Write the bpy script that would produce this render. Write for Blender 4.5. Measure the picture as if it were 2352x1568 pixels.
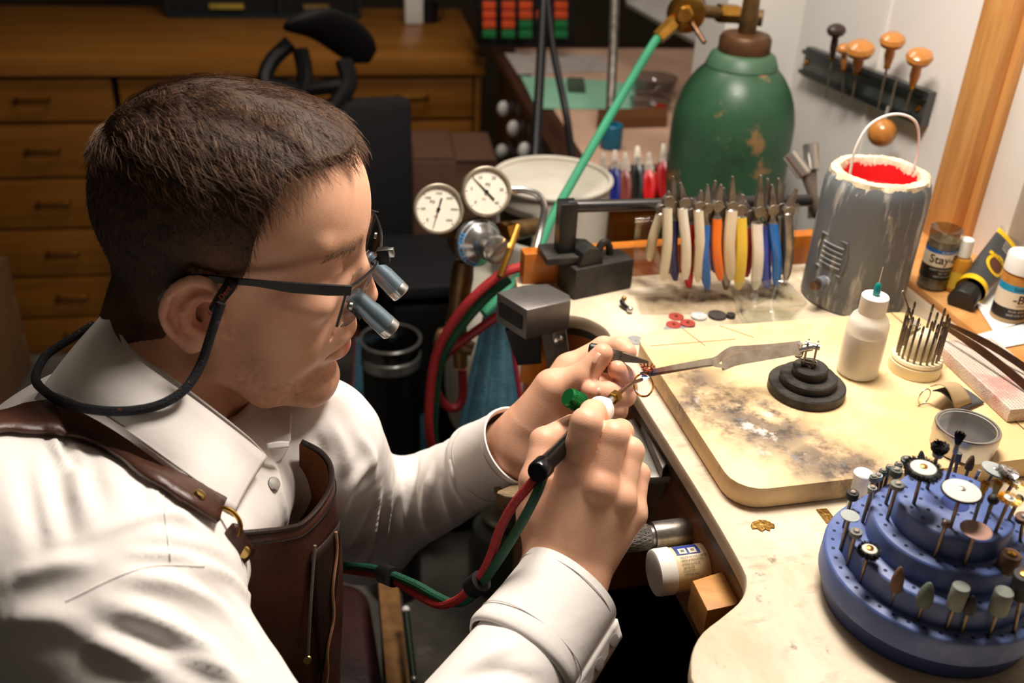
import bpy, bmesh, math, random
import numpy as np
from mathutils import Matrix, Vector, Quaternion
from mathutils.bvhtree import BVHTree
random.seed(7); rng = np.random.default_rng(7)
for _o in list(bpy.data.objects): bpy.data.objects.remove(_o)
SC = bpy.context.scene; COL = SC.collection
PI = math.pi
# ------------------------------------------------------------------ camera
FPX = 2287.0; PITCH = math.radians(30); ROLL = math.radians(2.7); CAM = np.array([0, 0, 1.43])
fw = np.array([0, math.cos(PITCH), -math.sin(PITCH)])
_r0 = np.array([1.0, 0, 0]); _u0 = np.array([0, math.sin(PITCH), math.cos(PITCH)])
rt = math.cos(ROLL)*_r0 + math.sin(ROLL)*_u0; upv = math.cos(ROLL)*_u0 - math.sin(ROLL)*_r0
cd = bpy.data.cameras.new('camera'); cam = bpy.data.objects.new('camera', cd); COL.objects.link(cam)
cd.sensor_width = 36.0; cd.lens = FPX/2352*36.0; cd.clip_start = 0.05; cd.clip_end = 50
_m = Matrix.Identity(4)
for i in range(3):
    _m[i][0] = rt[i]; _m[i][1] = upv[i]; _m[i][2] = -fw[i]; _m[i][3] = CAM[i]
cam.matrix_world = _m
cd.dof.use_dof = True; cd.dof.focus_distance = 0.78; cd.dof.aperture_fstop = 5.6
SC.camera = cam
# ------------------------------------------------------------------ world, lamps, exposure
wd = bpy.data.worlds.new('world'); SC.world = wd; wd.use_nodes = True
wd.node_tree.nodes['Background'].inputs[0].default_value = (1.0, 0.9, 0.8, 1)
wd.node_tree.nodes['Background'].inputs[1].default_value = 0.035
def area(name, loc, target, sx, sy, watt, col, spread=PI):
    l = bpy.data.lights.new(name, 'AREA'); l.shape = 'RECTANGLE'; l.size = sx; l.size_y = sy
    l.energy = watt; l.color = col; l.spread = spread
    o = bpy.data.objects.new(name, l); COL.objects.link(o); o.location = loc
    o.rotation_euler = (Vector(target)-Vector(loc)).to_track_quat('-Z', 'Y').to_euler()
    return o
area('bench_lamp', (0.20, 0.90, 1.80), (0.05, 0.72, 0.95), 0.34, 0.16, 15.5, (1.0, 0.90, 0.80))
area('ceiling_lamp', (-0.05, 1.75, 2.45), (0.1, 1.5, 0.9), 0.9, 0.3, 8.0, (1.0, 0.90, 0.80))
area('room_fill', (-0.35, 1.70, 2.45), (-0.35, 1.9, 0.3), 0.9, 0.5, 4.5, (1.0, 0.86, 0.72))  # added fill without a visible source, brightens the cabinet and floor
vs = SC.view_settings; vs.view_transform = 'Standard'; vs.look = 'None'; vs.gamma = 1.0; vs.use_curve_mapping = False
vs.exposure = 0.06
# ------------------------------------------------------------------ helpers: pixels of the photograph -> points at real depth
def ray(x, y): return fw + rt*(x-1176)/FPX - upv*(y-784)/FPX
def W(x, y, d): return CAM + ray(x, y)*d                       # at camera depth d
def B(x, y, z):                                                # on the horizontal plane z
    r = ray(x, y); return CAM + r*(z-CAM[2])/r[2]
PSI = math.radians(15); CP, SP = math.cos(PSI), math.sin(PSI)   # the bench and the wall behind it are turned 15 degrees
def toL(p): return np.array([p[0]*CP+p[1]*SP, -p[0]*SP+p[1]*CP, p[2]])
def toW(v, u, z): return np.array([v*CP-u*SP, v*SP+u*CP, z])
def BL(x, y, z): return toL(B(x, y, z))
VAX = np.array([CP, SP, 0])
def onV(x, y, v):                                              # on the vertical plane at bench coordinate v (the right wall)
    r = ray(x, y); return CAM + r*(v - CAM@VAX)/(r@VAX)
def onY(x, y, yy):
    r = ray(x, y); return CAM + r*(yy/r[1])
def proj(p):
    q = np.asarray(p)-CAM; d = q@fw; return (1176+FPX*(q@rt)/d, 784-FPX*(q@upv)/d, d)
# ------------------------------------------------------------------ helpers: materials
MATS = {}
def lin(c):                                                    # 0-255 sRGB -> linear
    c = np.array(c[:3])/255.0
    return tuple(np.where(c <= 0.04045, c/12.92, ((c+0.055)/1.055)**2.4)) + (1.0,)
def mat(name, col, rough=0.5, metal=0.0, var=0.15, scale=20, bump=0.0, bscale=None, col2=None, detail=5, coat=0, trans=0, ior=1.45,
        emit=None, est=0, sss=0, sub=None, aniso=None, spec=None, alpha=1.0, stretch=None, sharp=None):
    if name in MATS: return MATS[name]
    m = bpy.data.materials.new(name); m.use_nodes = True; nt = m.node_tree; N = nt.nodes; L = nt.links
    b = N['Principled BSDF']; MATS[name] = m
    c1 = lin(col); c2 = lin(col2) if col2 else tuple(max(0, x*(1-var*1.6)) for x in c1[:3])+(1,)
    tc = N.new('ShaderNodeTexCoord'); mp = N.new('ShaderNodeMapping'); L.new(tc.outputs['Object'], mp.inputs[0])
    if stretch: mp.inputs['Scale'].default_value = stretch
    nz = N.new('ShaderNodeTexNoise'); nz.inputs['Scale'].default_value = scale; nz.inputs['Detail'].default_value = detail
    nz.inputs['Roughness'].default_value = 0.62
    L.new(mp.outputs[0], nz.inputs['Vector'])
    rp = N.new('ShaderNodeValToRGB'); lo, hi = sharp if sharp else (0.33, 0.68)
    rp.color_ramp.elements[0].position = lo; rp.color_ramp.elements[1].position = hi
    rp.color_ramp.elements[0].color = c1; rp.color_ramp.elements[1].color = c2
    L.new(nz.outputs[0], rp.inputs[0]); L.new(rp.outputs[0], b.inputs['Base Color'])
    b.inputs['Roughness'].default_value = rough; b.inputs['Metallic'].default_value = metal
    b.inputs['IOR'].default_value = ior
    if coat: b.inputs['Coat Weight'].default_value = coat; b.inputs['Coat Roughness'].default_value = 0.12
    if trans: b.inputs['Transmission Weight'].default_value = trans
    if spec is not None: b.inputs['Specular IOR Level'].default_value = spec
    if sss:
        b.inputs['Subsurface Weight'].default_value = sss; b.inputs['Subsurface Radius'].default_value = (1.0, 0.35, 0.2)
        b.inputs['Subsurface Scale'].default_value = 0.006
    if emit: b.inputs['Emission Color'].default_value = lin(emit); b.inputs['Emission Strength'].default_value = est
    if alpha < 1: b.inputs['Alpha'].default_value = alpha
    if bump:
        n2 = N.new('ShaderNodeTexNoise'); n2.inputs['Scale'].default_value = bscale or scale*4; n2.inputs['Detail'].default_value = 4
        L.new(mp.outputs[0], n2.inputs['Vector'])
        bp = N.new('ShaderNodeBump'); bp.inputs['Strength'].default_value = min(1, bump); bp.inputs['Distance'].default_value = 0.002
        L.new(n2.outputs[0], bp.inputs['Height']); L.new(bp.outputs[0], b.inputs['Normal'])
    return m
def layer(m, col, scale, lo, hi, detail=6, stretch=None, coord='Object', rough=None, seed=0.0, mask=None):
    """add a further patchy colour (stains, worn paint, rust) over the base colour of m"""
    nt = m.node_tree; N = nt.nodes; L = nt.links; b = N['Principled BSDF']
    src = b.inputs['Base Color'].links[0].from_socket
    tc = N.new('ShaderNodeTexCoord'); mp = N.new('ShaderNodeMapping'); L.new(tc.outputs[coord], mp.inputs[0])
    mp.inputs['Location'].default_value = (seed, seed*1.7, seed*0.6)
    if stretch: mp.inputs['Scale'].default_value = stretch
    nz = N.new('ShaderNodeTexNoise'); nz.inputs['Scale'].default_value = scale; nz.inputs['Detail'].default_value = detail
    nz.inputs['Roughness'].default_value = 0.65; L.new(mp.outputs[0], nz.inputs['Vector'])
    rp = N.new('ShaderNodeMapRange'); rp.inputs[1].default_value = lo; rp.inputs[2].default_value = hi
    L.new(nz.outputs[0], rp.inputs[0]); fac = rp.outputs[0]
    if mask:                                                   # (centre, radius, softness) in object space: a stain with a place of its own
        acc = None
        for (c, r, s) in mask:
            vm = N.new('ShaderNodeVectorMath'); vm.operation = 'DISTANCE'; L.new(tc.outputs[coord], vm.inputs[0]); vm.inputs[1].default_value = c
            mr = N.new('ShaderNodeMapRange'); mr.inputs[1].default_value = r+s; mr.inputs[2].default_value = max(0, r-s)
            mr.interpolation_type = 'SMOOTHSTEP'; L.new(vm.outputs['Value'], mr.inputs[0])
            if acc is None: acc = mr.outputs[0]
            else:
                mx = N.new('ShaderNodeMath'); mx.operation = 'MAXIMUM'; L.new(acc, mx.inputs[0]); L.new(mr.outputs[0], mx.inputs[1]); acc = mx.outputs[0]
        mu = N.new('ShaderNodeMath'); mu.operation = 'MULTIPLY'; L.new(fac, mu.inputs[0]); L.new(acc, mu.inputs[1]); fac = mu.outputs[0]
    mix = N.new('ShaderNodeMix'); mix.data_type = 'RGBA'
    L.new(fac, mix.inputs[0]); L.new(src, mix.inputs[6]); mix.inputs[7].default_value = lin(col)
    L.new(mix.outputs[2], b.inputs['Base Color'])
    return m
def glassmat(name, tint=(250, 250, 250), rough=0.03, ior=1.45, base=0.04):
    """thin clear sheet: see-through, with the mirror of a glossy surface growing towards grazing angles"""
    if name in MATS: return MATS[name]
    m = bpy.data.materials.new(name); m.use_nodes = True; nt = m.node_tree; N = nt.nodes; L = nt.links; MATS[name] = m
    N.remove(N['Principled BSDF']); out = N['Material Output']
    tr = N.new('ShaderNodeBsdfTransparent'); gl_ = N.new('ShaderNodeBsdfGlossy'); gl_.inputs['Roughness'].default_value = rough
    nz = N.new('ShaderNodeTexNoise'); nz.inputs['Scale'].default_value = 30; rp = N.new('ShaderNodeValToRGB')
    rp.color_ramp.elements[0].color = lin(tint); rp.color_ramp.elements[1].color = tuple(x*0.93 for x in lin(tint)[:3])+(1,)
    L.new(nz.outputs[0], rp.inputs[0]); L.new(rp.outputs[0], tr.inputs[0])
    fr = N.new('ShaderNodeLayerWeight'); fr.inputs[0].default_value = 0.5; pw = N.new('ShaderNodeMath'); pw.operation = 'POWER'; pw.inputs[1].default_value = 4.0; L.new(fr.outputs['Facing'], pw.inputs[0])
    sc_ = N.new('ShaderNodeMath'); sc_.operation = 'MULTIPLY'; sc_.inputs[1].default_value = 0.55; L.new(pw.outputs[0], sc_.inputs[0]); ad = N.new('ShaderNodeMath'); ad.operation = 'ADD'; ad.inputs[1].default_value = base
    L.new(sc_.outputs[0], ad.inputs[0]); mx = N.new('ShaderNodeMixShader'); L.new(ad.outputs[0], mx.inputs[0]); L.new(tr.outputs[0], mx.inputs[1]); L.new(gl_.outputs[0], mx.inputs[2])
    L.new(mx.outputs[0], out.inputs['Surface']); return m
# ------------------------------------------------------------------ helpers: objects
FR = {}
def thing(name, label, cat, loc=(0, 0, 0), rz=0.0, group=None):
    o = bpy.data.objects.new(name, None); COL.objects.link(o); o.empty_display_size = 0.02
    o.location = loc; o.rotation_euler = (0, 0, rz); tag(o, label, cat, group)
    FR[o.name] = Matrix.Translation(Vector(loc)) @ Matrix.Rotation(rz, 4, 'Z')
    return o
def tag(o, label=None, cat=None, group=None, kind=None):
    if label: o['label'] = label
    if cat: o['category'] = cat
    if group: o['group'] = group
    if kind: o['kind'] = kind
    return o
def mesh(name, V, F, m=None, parent=None, smooth=True, world=False, sharp=None):
    """one mesh object; world=True: V is in world space and is brought into the parent's frame"""
    V = np.asarray(V, dtype=float)
    if world and parent is not None:
        top = parent
        while top.parent is not None: top = top.parent
        inv = np.array(FR[top.name].inverted()) if top.name in FR else np.eye(4)
        V = V @ inv[:3, :3].T + inv[:3, 3]
    me = bpy.data.meshes.new(name)
    if isinstance(F, np.ndarray):
        nf, k = F.shape
        me.vertices.add(len(V)); me.vertices.foreach_set('co', V.ravel())
        me.loops.add(nf*k); me.loops.foreach_set('vertex_index', F.ravel().astype(np.int32))
        me.polygons.add(nf); me.polygons.foreach_set('loop_start', np.arange(0, nf*k, k, dtype=np.int32))
        me.update(calc_edges=True)
    else:
        me.from_pydata([tuple(v) for v in V], [], F); me.update()
    if smooth:
        me.polygons.foreach_set('use_smooth', [True]*len(me.polygons))
        if sharp: me.set_sharp_from_angle(angle=math.radians(sharp))
    if m: me.materials.append(m)
    o = bpy.data.objects.new(name, me); COL.objects.link(o)
    if parent is not None: o.parent = parent
    return o
class MB:
    """collects simple solids into one mesh"""
    def __init__(s): s.V = []; s.F = []
    def add(s, V, F):
        n = len(s.V); s.V += [tuple(map(float, v)) for v in V]; s.F += [tuple(i+n for i in f) for f in F]; return s
    def box(s, c, d, rz=0, bev=0.0, M=None):
        bm = bmesh.new(); bmesh.ops.create_cube(bm, size=1)
        for v in bm.verts: v.co = Vector((v.co.x*d[0], v.co.y*d[1], v.co.z*d[2]))
        if bev: bmesh.ops.bevel(bm, geom=list(bm.edges), offset=bev, segments=2, profile=0.6, affect='EDGES')
        R = M or (Matrix.Translation(Vector(c)) @ Matrix.Rotation(rz, 4, 'Z'))
        bmesh.ops.transform(bm, matrix=R, verts=bm.verts)
        bm.verts.index_update()
        s.add([v.co[:] for v in bm.verts], [[v.index for v in f.verts] for f in bm.faces]); bm.free(); return s
    def prism(s, pts, z0, z1, bev=0.0, seg=2):
        bm = bmesh.new(); vs_ = [bm.verts.new((p[0], p[1], z0)) for p in pts]; f = bm.faces.new(vs_)
        r = bmesh.ops.extrude_face_region(bm, geom=[f]); tv = [e for e in r['geom'] if isinstance(e, bmesh.types.BMVert)]
        bmesh.ops.translate(bm, vec=(0, 0, z1-z0), verts=tv)
        bmesh.ops.recalc_face_normals(bm, faces=bm.faces)
        if bev:
            ed = [e for e in bm.edges if abs(e.verts[0].co.z-e.verts[1].co.z) < 1e-9]
            bmesh.ops.bevel(bm, geom=ed, offset=bev, segments=seg, profile=0.5, affect='EDGES')
        bm.verts.index_update()
        s.add([v.co[:] for v in bm.verts], [[v.index for v in f.verts] for f in bm.faces]); bm.free(); return s
    def lathe(s, prof, seg=24, M=None, cap=True, squash=(1, 1)):
        """prof: [(r,z)...] bottom to top about z"""
        n = len(prof); V = []; F = []
        for r, z in prof:
            for k in range(seg):
                a = 2*PI*k/seg; V.append((r*math.cos(a)*squash[0], r*math.sin(a)*squash[1], z))
        for i in range(n-1):
            for k in range(seg):
                k2 = (k+1) % seg; F.append((i*seg+k, i*seg+k2, (i+1)*seg+k2, (i+1)*seg+k))
        if cap:
            F.append(tuple(range(seg-1, -1, -1))); F.append(tuple((n-1)*seg+k for k in range(seg)))
        if M is not None: V = [tuple(M @ Vector(v)) for v in V]
        return s.add(V, F)
    def cyl(s, p0, p1, r0, r1=None, seg=16, cap=True):
        r1 = r0 if r1 is None else r1
        return s.lathe([(r0, 0), (r1, float(np.linalg.norm(np.array(p1)-np.array(p0))))], seg, AX(p0, p1), cap)
    def tube(s, pts, r, seg=8, cap=True):
        pts = [np.array(p, float) for p in pts]; n = len(pts); R = r if hasattr(r, '__len__') else [r]*n
        t = [pts[min(i+1, n-1)]-pts[max(i-1, 0)] for i in range(n)]; t = [x/(np.linalg.norm(x)+1e-12) for x in t]
        a = np.cross(t[0], (0.3, 0.2, 0.93)); a /= np.linalg.norm(a); V = []
        for i in range(n):
            a = a - t[i]*(a@t[i]); a /= np.linalg.norm(a); b = np.cross(t[i], a)
            for k in range(seg):
                w = 2*PI*k/seg; V.append(pts[i]+R[i]*(a*math.cos(w)+b*math.sin(w)))
        F = [(i*seg+k, i*seg+(k+1) % seg, (i+1)*seg+(k+1) % seg, (i+1)*seg+k) for i in range(n-1) for k in range(seg)]
        if cap: F.append(tuple(range(seg-1, -1, -1))); F.append(tuple((n-1)*seg+k for k in range(seg)))
        return s.add(V, F)
    def ball(s, c, r, seg=16, rings=10, M=None):
        r = np.array(r if hasattr(r, '__len__') else (r, r, r))*1.0
        V = [(0, 0, -1)]; F = []
        for i in range(1, rings):
            ph = -PI/2+PI*i/rings
            for k in range(seg): V.append((math.cos(ph)*math.cos(2*PI*k/seg), math.cos(ph)*math.sin(2*PI*k/seg), math.sin(ph)))
        V.append((0, 0, 1)); t = len(V)-1
        for k in range(seg):
            k2 = (k+1) % seg; F.append((0, 1+k2, 1+k)); F.append((t, 1+(rings-2)*seg+k, 1+(rings-2)*seg+k2))
            for i in range(rings-2): F.append((1+i*seg+k, 1+i*seg+k2, 1+(i+1)*seg+k2, 1+(i+1)*seg+k))
        V = np.array(V)*r
        if M is not None: V = np.array([tuple(M @ Vector(v)) for v in V])
        return s.add(V+np.array(c), F)
    def grid(s, P, closed=False):
        """P[i][j] points -> quads"""
        P = np.array(P); a, b = P.shape[:2]; F = []
        for i in range(a-1):
            for j in range(b if closed else b-1): F.append((i*b+j, i*b+(j+1) % b, (i+1)*b+(j+1) % b, (i+1)*b+j))
        return s.add(P.reshape(-1, 3), F)
    def out(s, name, m=None, parent=None, smooth=True, world=False, sharp=35, solid=0.0):
        o = mesh(name, s.V, s.F, m, parent, smooth, world, sharp)
        if solid:
            md = o.modifiers.new('thickness', 'SOLIDIFY'); md.thickness = solid; md.offset = 0
        return o
def AX(p0, p1):
    """frame at p0 with +z towards p1"""
    d = Vector(p1)-Vector(p0); return Matrix.Translation(Vector(p0)) @ d.to_track_quat('Z', 'Y').to_matrix().to_4x4()
def spl(pts, n=40):
    """Catmull-Rom through pts"""
    P = np.array(pts, float); P = np.vstack([2*P[0]-P[1], P, 2*P[-1]-P[-2]]); m = len(P)-3; out = []
    for t in np.linspace(0, m-1e-6, n):
        i = int(t); f = t-i; a, b, c, d = P[i:i+4]
        out.append(0.5*((2*b)+(c-a)*f+(2*a-5*b+4*c-d)*f*f+(3*b-a-3*c+d)*f**3))
    return np.array(out)
def rrect(x0, y0, x1, y1, r, n=5):
    out = []
    for cx, cy, a0 in ((x1-r, y1-r, 0), (x0+r, y1-r, 90), (x0+r, y0+r, 180), (x1-r, y0+r, 270)):
        for k in range(n+1):
            a = math.radians(a0+90*k/n); out.append((cx+r*math.cos(a), cy+r*math.sin(a)))
    return out
def clone(o, parent=None):
    c = o.copy(); COL.objects.link(c); c.parent = parent
    if o.name in FR: FR[c.name] = FR[o.name]
    for ch in list(o.children): clone(ch, c)
    return c
def text(name, s, size, m, parent, M=None, bend=None, ext=0.0002, align='CENTER', sx=1.0, bold=0.0):
    """lettering as a thin mesh; bend=(radius): wrapped round a vertical cylinder, centred on the -y side"""
    cu = bpy.data.curves.new(name, 'FONT'); cu.body = s; cu.size = size; cu.align_x = align; cu.align_y = 'CENTER'; cu.extrude = 0; cu.offset = bold
    cu.resolution_u = 3
    to = bpy.data.objects.new(name, cu); COL.objects.link(to)
    me = bpy.data.meshes.new_from_object(to.evaluated_get(bpy.context.evaluated_depsgraph_get()))
    V = [Vector((v.co.x*sx, v.co.y, 0)) for v in me.vertices]; F = [tuple(p.vertices) for p in me.polygons]
    bpy.data.objects.remove(to); bpy.data.curves.remove(cu); bpy.data.meshes.remove(me)
    if bend: V = [Vector((bend*math.sin(v.x/bend), -bend*math.cos(v.x/bend), v.y)) for v in V]
    if M is not None: V = [M @ v for v in V]
    return mesh(name, [tuple(v) for v in V], F, m, parent, smooth=False)
# ================================================================== the setting
m_conc = mat('concrete', (112, 108, 100), 0.45, var=0.25, scale=5, bump=0.25, bscale=60, col2=(70, 66, 60))
layer(m_conc, (150, 146, 138), 14, 0.58, 0.75, seed=3.0)
m_wall = mat('white_painted_wall', (232, 229, 224), 0.5, var=0.02, scale=3, bump=0.06, bscale=90)
m_wall2 = mat('far_wall_paint', (70, 56, 42), 0.8, var=0.2, scale=2)
m_pine = mat('orange_pine', (222, 166, 100), 0.42, scale=6, col2=(192, 132, 70), stretch=(12, 12, 1), bump=0.08, bscale=60)
m_white = mat('white_gloss_paint', (236, 234, 228), 0.4, var=0.03)
def struct(name, mb, m, parent=None, sharp=30, world=False):
    o = mb.out(name, m, parent, sharp=sharp, world=world)
    if parent is None: o['kind'] = 'structure'
    return o
struct('floor', MB().box((-0.3, 1.9, -0.05), (6.4, 5.2, 0.1)), m_conc)
BZ = 0.93                                                       # bench top
BR = MB()
def blbox(mb, v0, v1, u0, u1, z0, z1, bev=0.0):
    """box in bench coordinates"""
    c = toW((v0+v1)/2, (u0+u1)/2, (z0+z1)/2); return mb.box(c, (v1-v0, u1-u0, z1-z0), PSI, bev)
w = MB(); blbox(w, 0.83, 0.95, 1.012, 1.46, 0, 2.5); blbox(w, 0.83, 0.95, -0.8, 1.012, 0, 0.905); blbox(w, 0.83, 0.95, -0.8, 1.012, 1.95, 2.5)
struct('wall_right', w, m_wall)
w = MB(); blbox(w, 0.70, 0.95, 1.44, 1.54, 0, 2.5)
struct('wall_back', w, m_wall)
struct('wall_far', MB().box((-0.6, 3.75, 1.25), (6.5, 0.1, 2.5)), m_wall2)
struct('wall_left', MB().box((-2.6, 1.6, 1.25), (0.1, 4.6, 2.5)), m_wall2)
struct('ceiling', MB().box((-0.3, 1.2, 2.62), (6.4, 5.6, 0.1)), m_wall)
struct('baseboard_right', blbox(MB(), 0.818, 0.83, 0.95, 1.44, 0, 0.09), m_white)
for uu in (1.22,): struct('trim_1', blbox(MB(), 0.827, 0.8305, uu-0.004, uu+0.004, 0.6, 2.4), m_white)
# window: pine casing, white frame, grey pane
wn = bpy.data.objects.new('window_1', None); COL.objects.link(wn); wn['kind'] = 'structure'
wn['label'] = 'window with an orange pine casing and grey pane above the bench'
m_pane = mat('grey_window_pane', (172, 168, 163), 0.22, var=0.06, scale=4)
layer(m_pane, (205, 202, 198), 9, 0.62, 0.75, seed=2)
blbox(MB(), 0.806, 0.86, 0.962, 1.012, 0.935, 2.0, 0.003).out('casing', m_pine, wn)
blbox(MB(), 0.822, 0.86, 0.950, 0.962, 0.935, 2.0, 0.002).out('casing_bead', m_pine, wn)
blbox(MB(), 0.83, 0.87, 0.895, 0.950, 0.935, 2.0, 0.003).out('window_frame', m_white, wn)
blbox(MB(), 0.855, 0.865, -0.7, 0.90, 0.935, 2.0).out('pane', m_pane, wn)
blbox(MB(), 0.80, 0.87, -0.7, 1.012, 1.90, 2.0, 0.003).out('casing', m_pine, wn)
m_sill = mat('pine_window_sill', (222, 168, 104), 0.45, scale=5, col2=(188, 126, 64), stretch=(3, 3, 14), bump=0.08, bscale=60)
blbox(MB(), 0.708, 0.87, -0.6, 1.012, 0.905, 0.936, 0.003).out('window_sill', m_sill, wn)
# ================================================================== workbench
bench = thing('jewelry_workbench', 'worn pale wooden jeweller\'s workbench with a curved cut-out for the seated man', 'workbench', (0, 0, 0), PSI)
m_bench = mat('worn_bench_top', (222, 208, 184), 0.5, scale=9, col2=(190, 170, 140), stretch=(2.2, 1, 1), bump=0.12, bscale=70)
layer(m_bench, (150, 126, 96), 16, 0.56, 0.74, seed=4.2, stretch=(1, 2.5, 1))
layer(m_bench, (246, 238, 222), 6, 0.55, 0.66, seed=9.1)
layer(m_bench, (96, 84, 66), 38, 0.64, 0.74, seed=1.3)
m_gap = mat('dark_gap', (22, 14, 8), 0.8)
m_apron_wood = mat('bench_front_wood', (128, 78, 40), 0.45, scale=5, col2=(84, 46, 20), stretch=(3, 3, 10), bump=0.1, bscale=70)
layer(m_apron_wood, (46, 28, 16), 9, 0.56, 0.70, seed=5)
m_edge = mat('dark_bench_edge', (74, 52, 34), 0.5, scale=20, col2=(34, 24, 16), bump=0.1)
m_orange = mat('orange_varnished_wood', (196, 116, 34), 0.35, scale=5, col2=(150, 78, 18), stretch=(10, 2, 2))
cut = [(0.236, 0.40), (0.244, 0.418), (0.258, 0.434), (0.279, 0.446), (0.298, 0.458), (0.309, 0.473), (0.313, 0.492), (0.3155, 0.56), (0.316, 0.64),
       (0.316, 0.72), (0.317, 0.78), (0.322, 0.815), (0.327, 0.838), (0.322, 0.858), (0.308, 0.876), (0.281, 0.886), (0.262, 0.889), (0.25, 0.895)]
cutc = [tuple(p) for p in spl([(a, b, 0) for a, b in cut], 50)[:, :2]]
outl = cutc + [(0.262, 0.978), (0.706, 0.978), (0.706, -0.05), (0.236, -0.05)]
MB().prism(outl, 0.914, BZ, 0.002).out('bench_top', m_bench, bench, sharp=40)
def offset_strip(pts, o, z0, z1, th):
    """vertical board following the polyline pts at offset o (to +v), thickness th"""
    P = np.array(pts); t = np.gradient(P, axis=0); n = np.stack([-t[:, 1], t[:, 0]], 1); n /= np.linalg.norm(n, axis=1)[:, None]; n = -n
    a = P+n*o; b = P+n*(o+th)
    rows = [[(q[0], q[1], z) for q, z in ((x, z0), (x, z1), (y, z1), (y, z0))] for x, y in zip(a, b)]
    m = MB(); m.grid(rows, closed=True); return m
offset_strip(cutc, 0.0008, 0.906, 0.9145, 0.010).out('edge_band', m_edge, bench, sharp=40)
offset_strip(cutc[:37], 0.004, 0.80, 0.9065, 0.016).out('front_panel', m_apron_wood, bench, sharp=40)
offset_strip(cutc[36:], 0.004, 0.84, 0.9065, 0.016).out('front_panel', m_orange, bench, sharp=40)
MB().box((0.49, 0.955, 0.25), (0.42, 0.016, 0.49), 0, 0.002).out('end_panel', m_gap, bench)  # added near-black board, stands in for the darkness under the bench
for (v0, v1, u0, u1, nm, mm) in ((0.245, 0.70, -0.04, 0.415, 'drawer_case', m_apron_wood), (0.275, 0.70, 0.905, 0.97, 'drawer_case', m_orange)):
    MB().box(((v0+v1)/2, (u0+u1)/2, 0.70), (v1-v0, u1-u0, 0.41), 0, 0.003).out(nm, mm, bench)
for (v, u) in ((0.29, 0.02), (0.66, 0.02), (0.31, 0.94), (0.66, 0.94)):
    MB().box((v, u, 0.26), (0.06, 0.06, 0.52), 0, 0.003).out('leg', m_apron_wood, bench)
MB().box((0.69, 0.46, 0.65), (0.016, 0.98, 0.50), 0, 0.002).out('back_panel', m_apron_wood, bench)
MB().box((0.484, 0.9665, 0.9485), (0.436, 0.018, 0.037), 0, 0.0015).out('end_rail', m_orange, bench)
# ================================================================== soldering board
m_board = mat('soldering_board', (236, 206, 156), 0.55, scale=7, col2=(222, 186, 132), bump=0.1, bscale=120)
layer(m_board, (240, 214, 166), 14, 0.5, 0.7, seed=6)
bc = [((-0.115, -0.010, 0.02), 0.034, 0.03), ((-0.125, 0.035, 0.02), 0.022, 0.025), ((-0.092, -0.055, 0.02), 0.035, 0.028), ((-0.07, -0.10, 0.02), 0.032, 0.022), ((-0.105, -0.03, 0.02), 0.04, 0.03), ((-0.13, -0.005, 0.02), 0.03, 0.03), ((-0.05, -0.115, 0.02), 0.028, 0.02)]
layer(m_board, (122, 104, 84), 28, 0.30, 0.52, seed=1, mask=bc)
layer(m_board, (72, 60, 50), 60, 0.46, 0.62, seed=8, mask=bc)
layer(m_board, (214, 206, 198), 40, 0.58, 0.68, seed=12, mask=bc[:1]+bc[2:3])
layer(m_board, (120, 126, 134), 50, 0.60, 0.70, seed=15, mask=bc[2:4])
layer(m_board, (186, 146, 96), 45, 0.62, 0.76, seed=21)
BA = math.radians(14)
board = thing('soldering_board', 'tan soldering board with scorch marks along its edge on the bench top', 'board', (0.302, 0.776, BZ), BA)
MB().prism(rrect(-0.157, -0.127, 0.157, 0.127, 0.026), 0.0005, 0.02, 0.0012).out('panel', m_board, board, sharp=40)
m_groove = mat('board_groove', (110, 82, 50), 0.8)
MB().box((0.128, 0.0, 0.02), (0.0012, 0.25, 0.0006)).out('score_line', m_groove, board)
for p, q in (((-0.157+0.008, 0.098), (-0.06, 0.098)), ((-0.105, 0.126), (-0.095, 0.09)), ((-0.065, 0.126), (-0.04, 0.098))):
    MB().tube([(p[0], p[1], 0.02), (q[0], q[1], 0.02)], 0.0005, 4).out('score_line', m_groove, board)
BT = BZ+0.02                                                     # top of the board
# ================================================================== wooden drawer cabinet at the back left
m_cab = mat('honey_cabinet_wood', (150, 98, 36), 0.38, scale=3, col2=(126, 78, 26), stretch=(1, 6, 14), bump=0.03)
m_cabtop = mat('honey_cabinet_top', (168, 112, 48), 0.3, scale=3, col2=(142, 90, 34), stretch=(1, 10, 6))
m_brass = mat('aged_brass', (186, 140, 62), 0.3, 1.0, scale=40, col2=(150, 106, 44))
CA = math.radians(10.6)
cab = thing('drawer_cabinet', 'long honey-coloured wooden desk cabinet with rows of drawers and brass pulls', 'cabinet', (-1.36, 2.27, 0), CA)
# local x along the front, y to the back, z up ; front face at y=0
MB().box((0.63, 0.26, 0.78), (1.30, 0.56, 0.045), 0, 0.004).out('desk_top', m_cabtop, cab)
def drawer(x0, x1, z0, z1):
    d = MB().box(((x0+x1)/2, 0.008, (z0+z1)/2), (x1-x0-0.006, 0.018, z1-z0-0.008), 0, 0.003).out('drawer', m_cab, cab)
    cx, cz = (x0+x1)/2, (z0+z1)/2+0.008; hw = 0.036
    MB().tube(spl([(cx-hw, 0.002, cz), (cx-hw, -0.018, cz), (cx-hw*0.6, -0.022, cz), (cx+hw*0.6, -0.022, cz), (cx+hw, -0.018, cz), (cx+hw, 0.002, cz)], 16), 0.0045, 6).out('handle', m_brass, d)
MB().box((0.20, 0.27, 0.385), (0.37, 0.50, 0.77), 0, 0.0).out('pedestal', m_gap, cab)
MB().box((1.10, 0.27, 0.385), (0.32, 0.50, 0.77), 0, 0.0).out('pedestal', m_gap, cab)
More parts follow.
